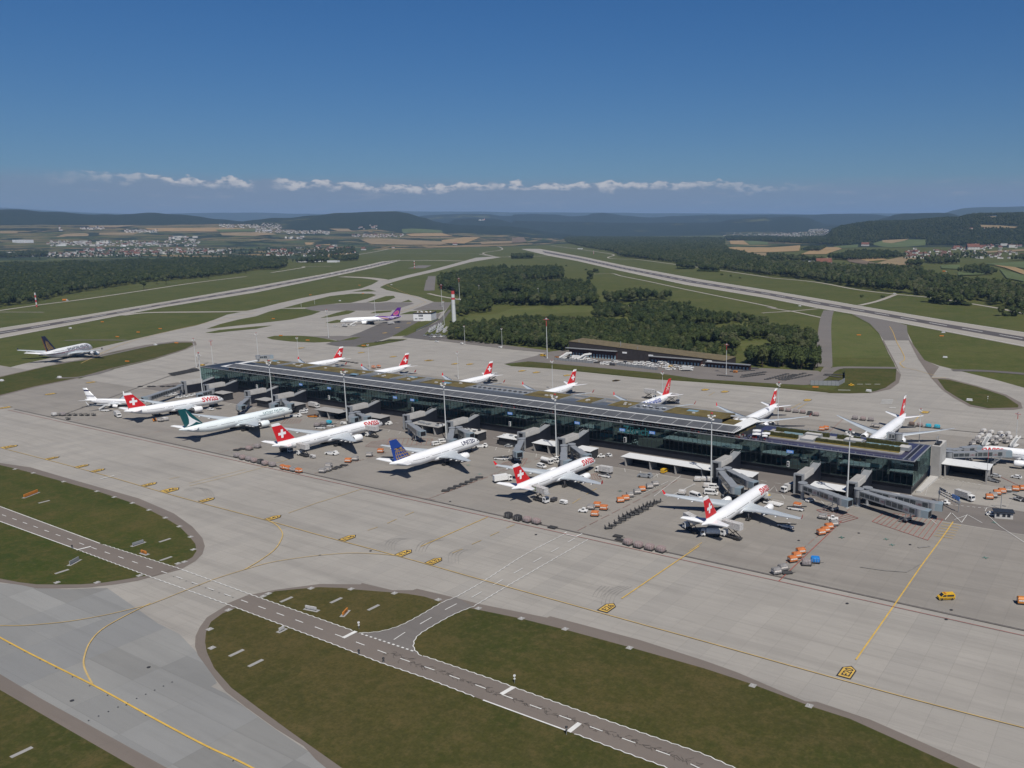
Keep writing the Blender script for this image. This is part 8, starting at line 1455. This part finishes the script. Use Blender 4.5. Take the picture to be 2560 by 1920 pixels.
for (t, x0, y0, x1, y1, n, ks, w) in (('f', 20, 745, 640, 765, 20, (3, 3, 0), 'in the nearer left village'), ('f', 680, 705, 1200, 765, 26, (0, 0, 1, 2), 'in the nearer left village'), ('f', 1150, 705, 1980, 748, 34, (0, 0, 1, 2, 3), 'in the village behind the left wood'), ('f', 400, 640, 1350, 680, 38, (0, 3, 0, 1, 4), 'in the middle of the left valley'), ('f', 1450, 600, 1720, 630, 16, (0, 3), 'below the round wooded knoll'), ('h', 110, 705, 330, 765, 14, (0, 0, 2, 1), 'at the edge of the left wood'), ('h', 450, 680, 850, 740, 20, (2, 0, 1, 3), 'in the hamlet by the straw field'), ('h', 830, 578, 1270, 598, 22, (0, 0, 1), 'in the row under the middle hill'), ('h', 250, 600, 410, 612, 6, (0, 3), 'in the left valley trees'),
                                   ('j', 1190, 725, 1580, 785, 30, (0, 0, 0, 1), 'in the right hand village'), ('j', 1600, 690, 1860, 720, 8, (2, 2, 0), 'among the farmhouses at the right'), ('j', 1870, 668, 2212, 700, 18, (0, 0, 1, 3), 'along the foot of the wooded hill'), ('j', 1700, 530, 2212, 540, 8, (0, 0), 'high on the wooded hill'), ('h', 880, 500, 1050, 530, 14, (0,), 'on the slope of the middle hill')):
    for i in range(n): house(random.choice(ks), t, random.uniform(x0, x1), random.uniform(y0, y1), w)
for (k, t, x, y, w, d, s) in ((2, 'j', 1770, 705, 'largest of the farmhouses at the right', 25, 1.9), (2, 'j', 840, 675, 'standing alone by the green slope', 10, 1.4), (4, 'j', 330, 830, 'among the river trees', 30, 1.0), (2, 'j', 480, 845, 'among the river trees', 30, 1.6), (0, 'j', 1270, 745, 'at the left end of the right hand village', 80, 1.6), (4, 'h', 670, 815, 'beside the left runway end', 20, .8), (4, 'h', 400, 815, 'near the left runway end road', 20, .7), (4, 'h', 540, 812, 'between the huts at the left runway end', 60, .6), (4, 'f', 200, 648, 'far at the left edge', 12, 2.2), (4, 'h', 95, 548, 'on the ridge below the middle hill', 12, 1.3), (4, 'i', 590, 700, 'by the runway start pond', 10, .5), (0, 'h', 1185, 692, 'at the end of the far road', 10, 1.0), (0, 'h', 930, 712, 'alone left of the far fields', 10, 1.6), (2, 'h', 1720, 665, 'on the plain beyond the runways', 20, 1.0)): house(k, t, x, y, w, d, s)
mb = MB(); random.seed(77)                                                  # the far town reads as one mass
def town(t, x0, y0, x1, y1, n, big=1.0):
    for i in range(n):
        p = hit(t, random.uniform(x0, x1), random.uniform(y0, y1)); L, w, h = random.uniform(8, 20)*big, random.uniform(8, 12)*big, random.uniform(4, 10)*big; z = hz(p.x, p.y); mb.box(p.x-L/2, p.x+L/2, p.y-w/2, p.y+w/2, z-1, z+h, 0, random.uniform(0, 3)); mb.box(p.x-L/2-.3, p.x+L/2+.3, p.y-w/2-.3, p.y+w/2+.3, z+h, z+h+random.uniform(.5, 3), random.choice((1, 1, 3, 2)), 0)
town('j', 0, 560, 520, 606, 300, .8); town('j', 350, 530, 520, 560, 60, .9); town('i', 1830, 568, 2212, 590, 60); town('h', 0, 485, 220, 560, 150, .7); town('h', 240, 545, 640, 575, 70); town('f', 1080, 540, 1360, 560, 50); town('f', 700, 515, 900, 535, 30); town('f', 1900, 490, 2212, 520, 50); town('f', 20, 742, 640, 768, 50, .9); town('f', 660, 700, 1220, 768, 70, .7); town('f', 1150, 700, 2000, 750, 90, .7); town('f', 400, 635, 1720, 682, 170, .8); town('h', 100, 690, 850, 765, 70, .7); town('h', 830, 575, 1280, 600, 60, .7); town('j', 1190, 700, 2212, 785, 70, .7)
tag(mb.build('town', ['wall_white', 'tile_red', 'concrete_grey', 'tile_brown']), kind='stuff')
for t, x, y, l in (('f', 1535, 735, 'slim white church with pointed tower in the village behind the left wood'), ('f', 518, 545, 'small white church tower far in the left fields')):
    p = hit(t, x, y); o = thing('church', l, 'church', (p.x, p.y, hz(p.x, p.y))); q = MB(); q.box(-4, 4, -4, 4, 0, 26); q.build('tower', 'wall_white', o); q = MB(); q.add([(-4.4, -4.4, 26), (4.4, -4.4, 26), (4.4, 4.4, 26), (-4.4, 4.4, 26), (0, 0, 44)], [(0, 1, 4), (1, 2, 4), (2, 3, 4), (3, 0, 4)]); q.build('spire', 'tile_brown', o); q = MB(); q.box(4, 26, -6, 6, 0, 9); q.prism([(-6.5, 9), (6.5, 9), (0, 15)], 4, 26.5, 1, 'x'); q.build('nave', ['wall_white', 'tile_red'], o)
# landing airliner far off
p = far('h', 1921, 455, 8300); airliner(A330R, 'tiny white airliner approaching low over the far blue hills', (p.x, p.y), 215)['note'] = ''
bpy.data.objects[[o.name for o in bpy.data.objects if o.get('note') == ''][0]].location.z = p.z; del bpy.data.objects[[o.name for o in bpy.data.objects if o.get('note') == ''][0]]['note']
# ================================================================ HAZE
mb = MB(); Hh = 47000.0; mb.box(-Hh, Hh, -Hh, Hh, -2.0, 680.0); hzo = tag(mb.build('haze', 'air_white'), kind='stuff')
HM = bpy.data.materials.new('haze'); HM.use_nodes = True; t = HM.node_tree; t.nodes.clear(); o_ = t.nodes.new('ShaderNodeOutputMaterial'); v_ = t.nodes.new('ShaderNodeVolumePrincipled'); v_.inputs['Color'].default_value = (.38, .60, .95, 1); v_.inputs['Density'].default_value = 4.0e-5; v_.inputs['Anisotropy'].default_value = 0.0; t.links.new(v_.outputs[0], o_.inputs['Volume'])
hzo.data.materials.clear(); hzo.data.materials.append(HM)
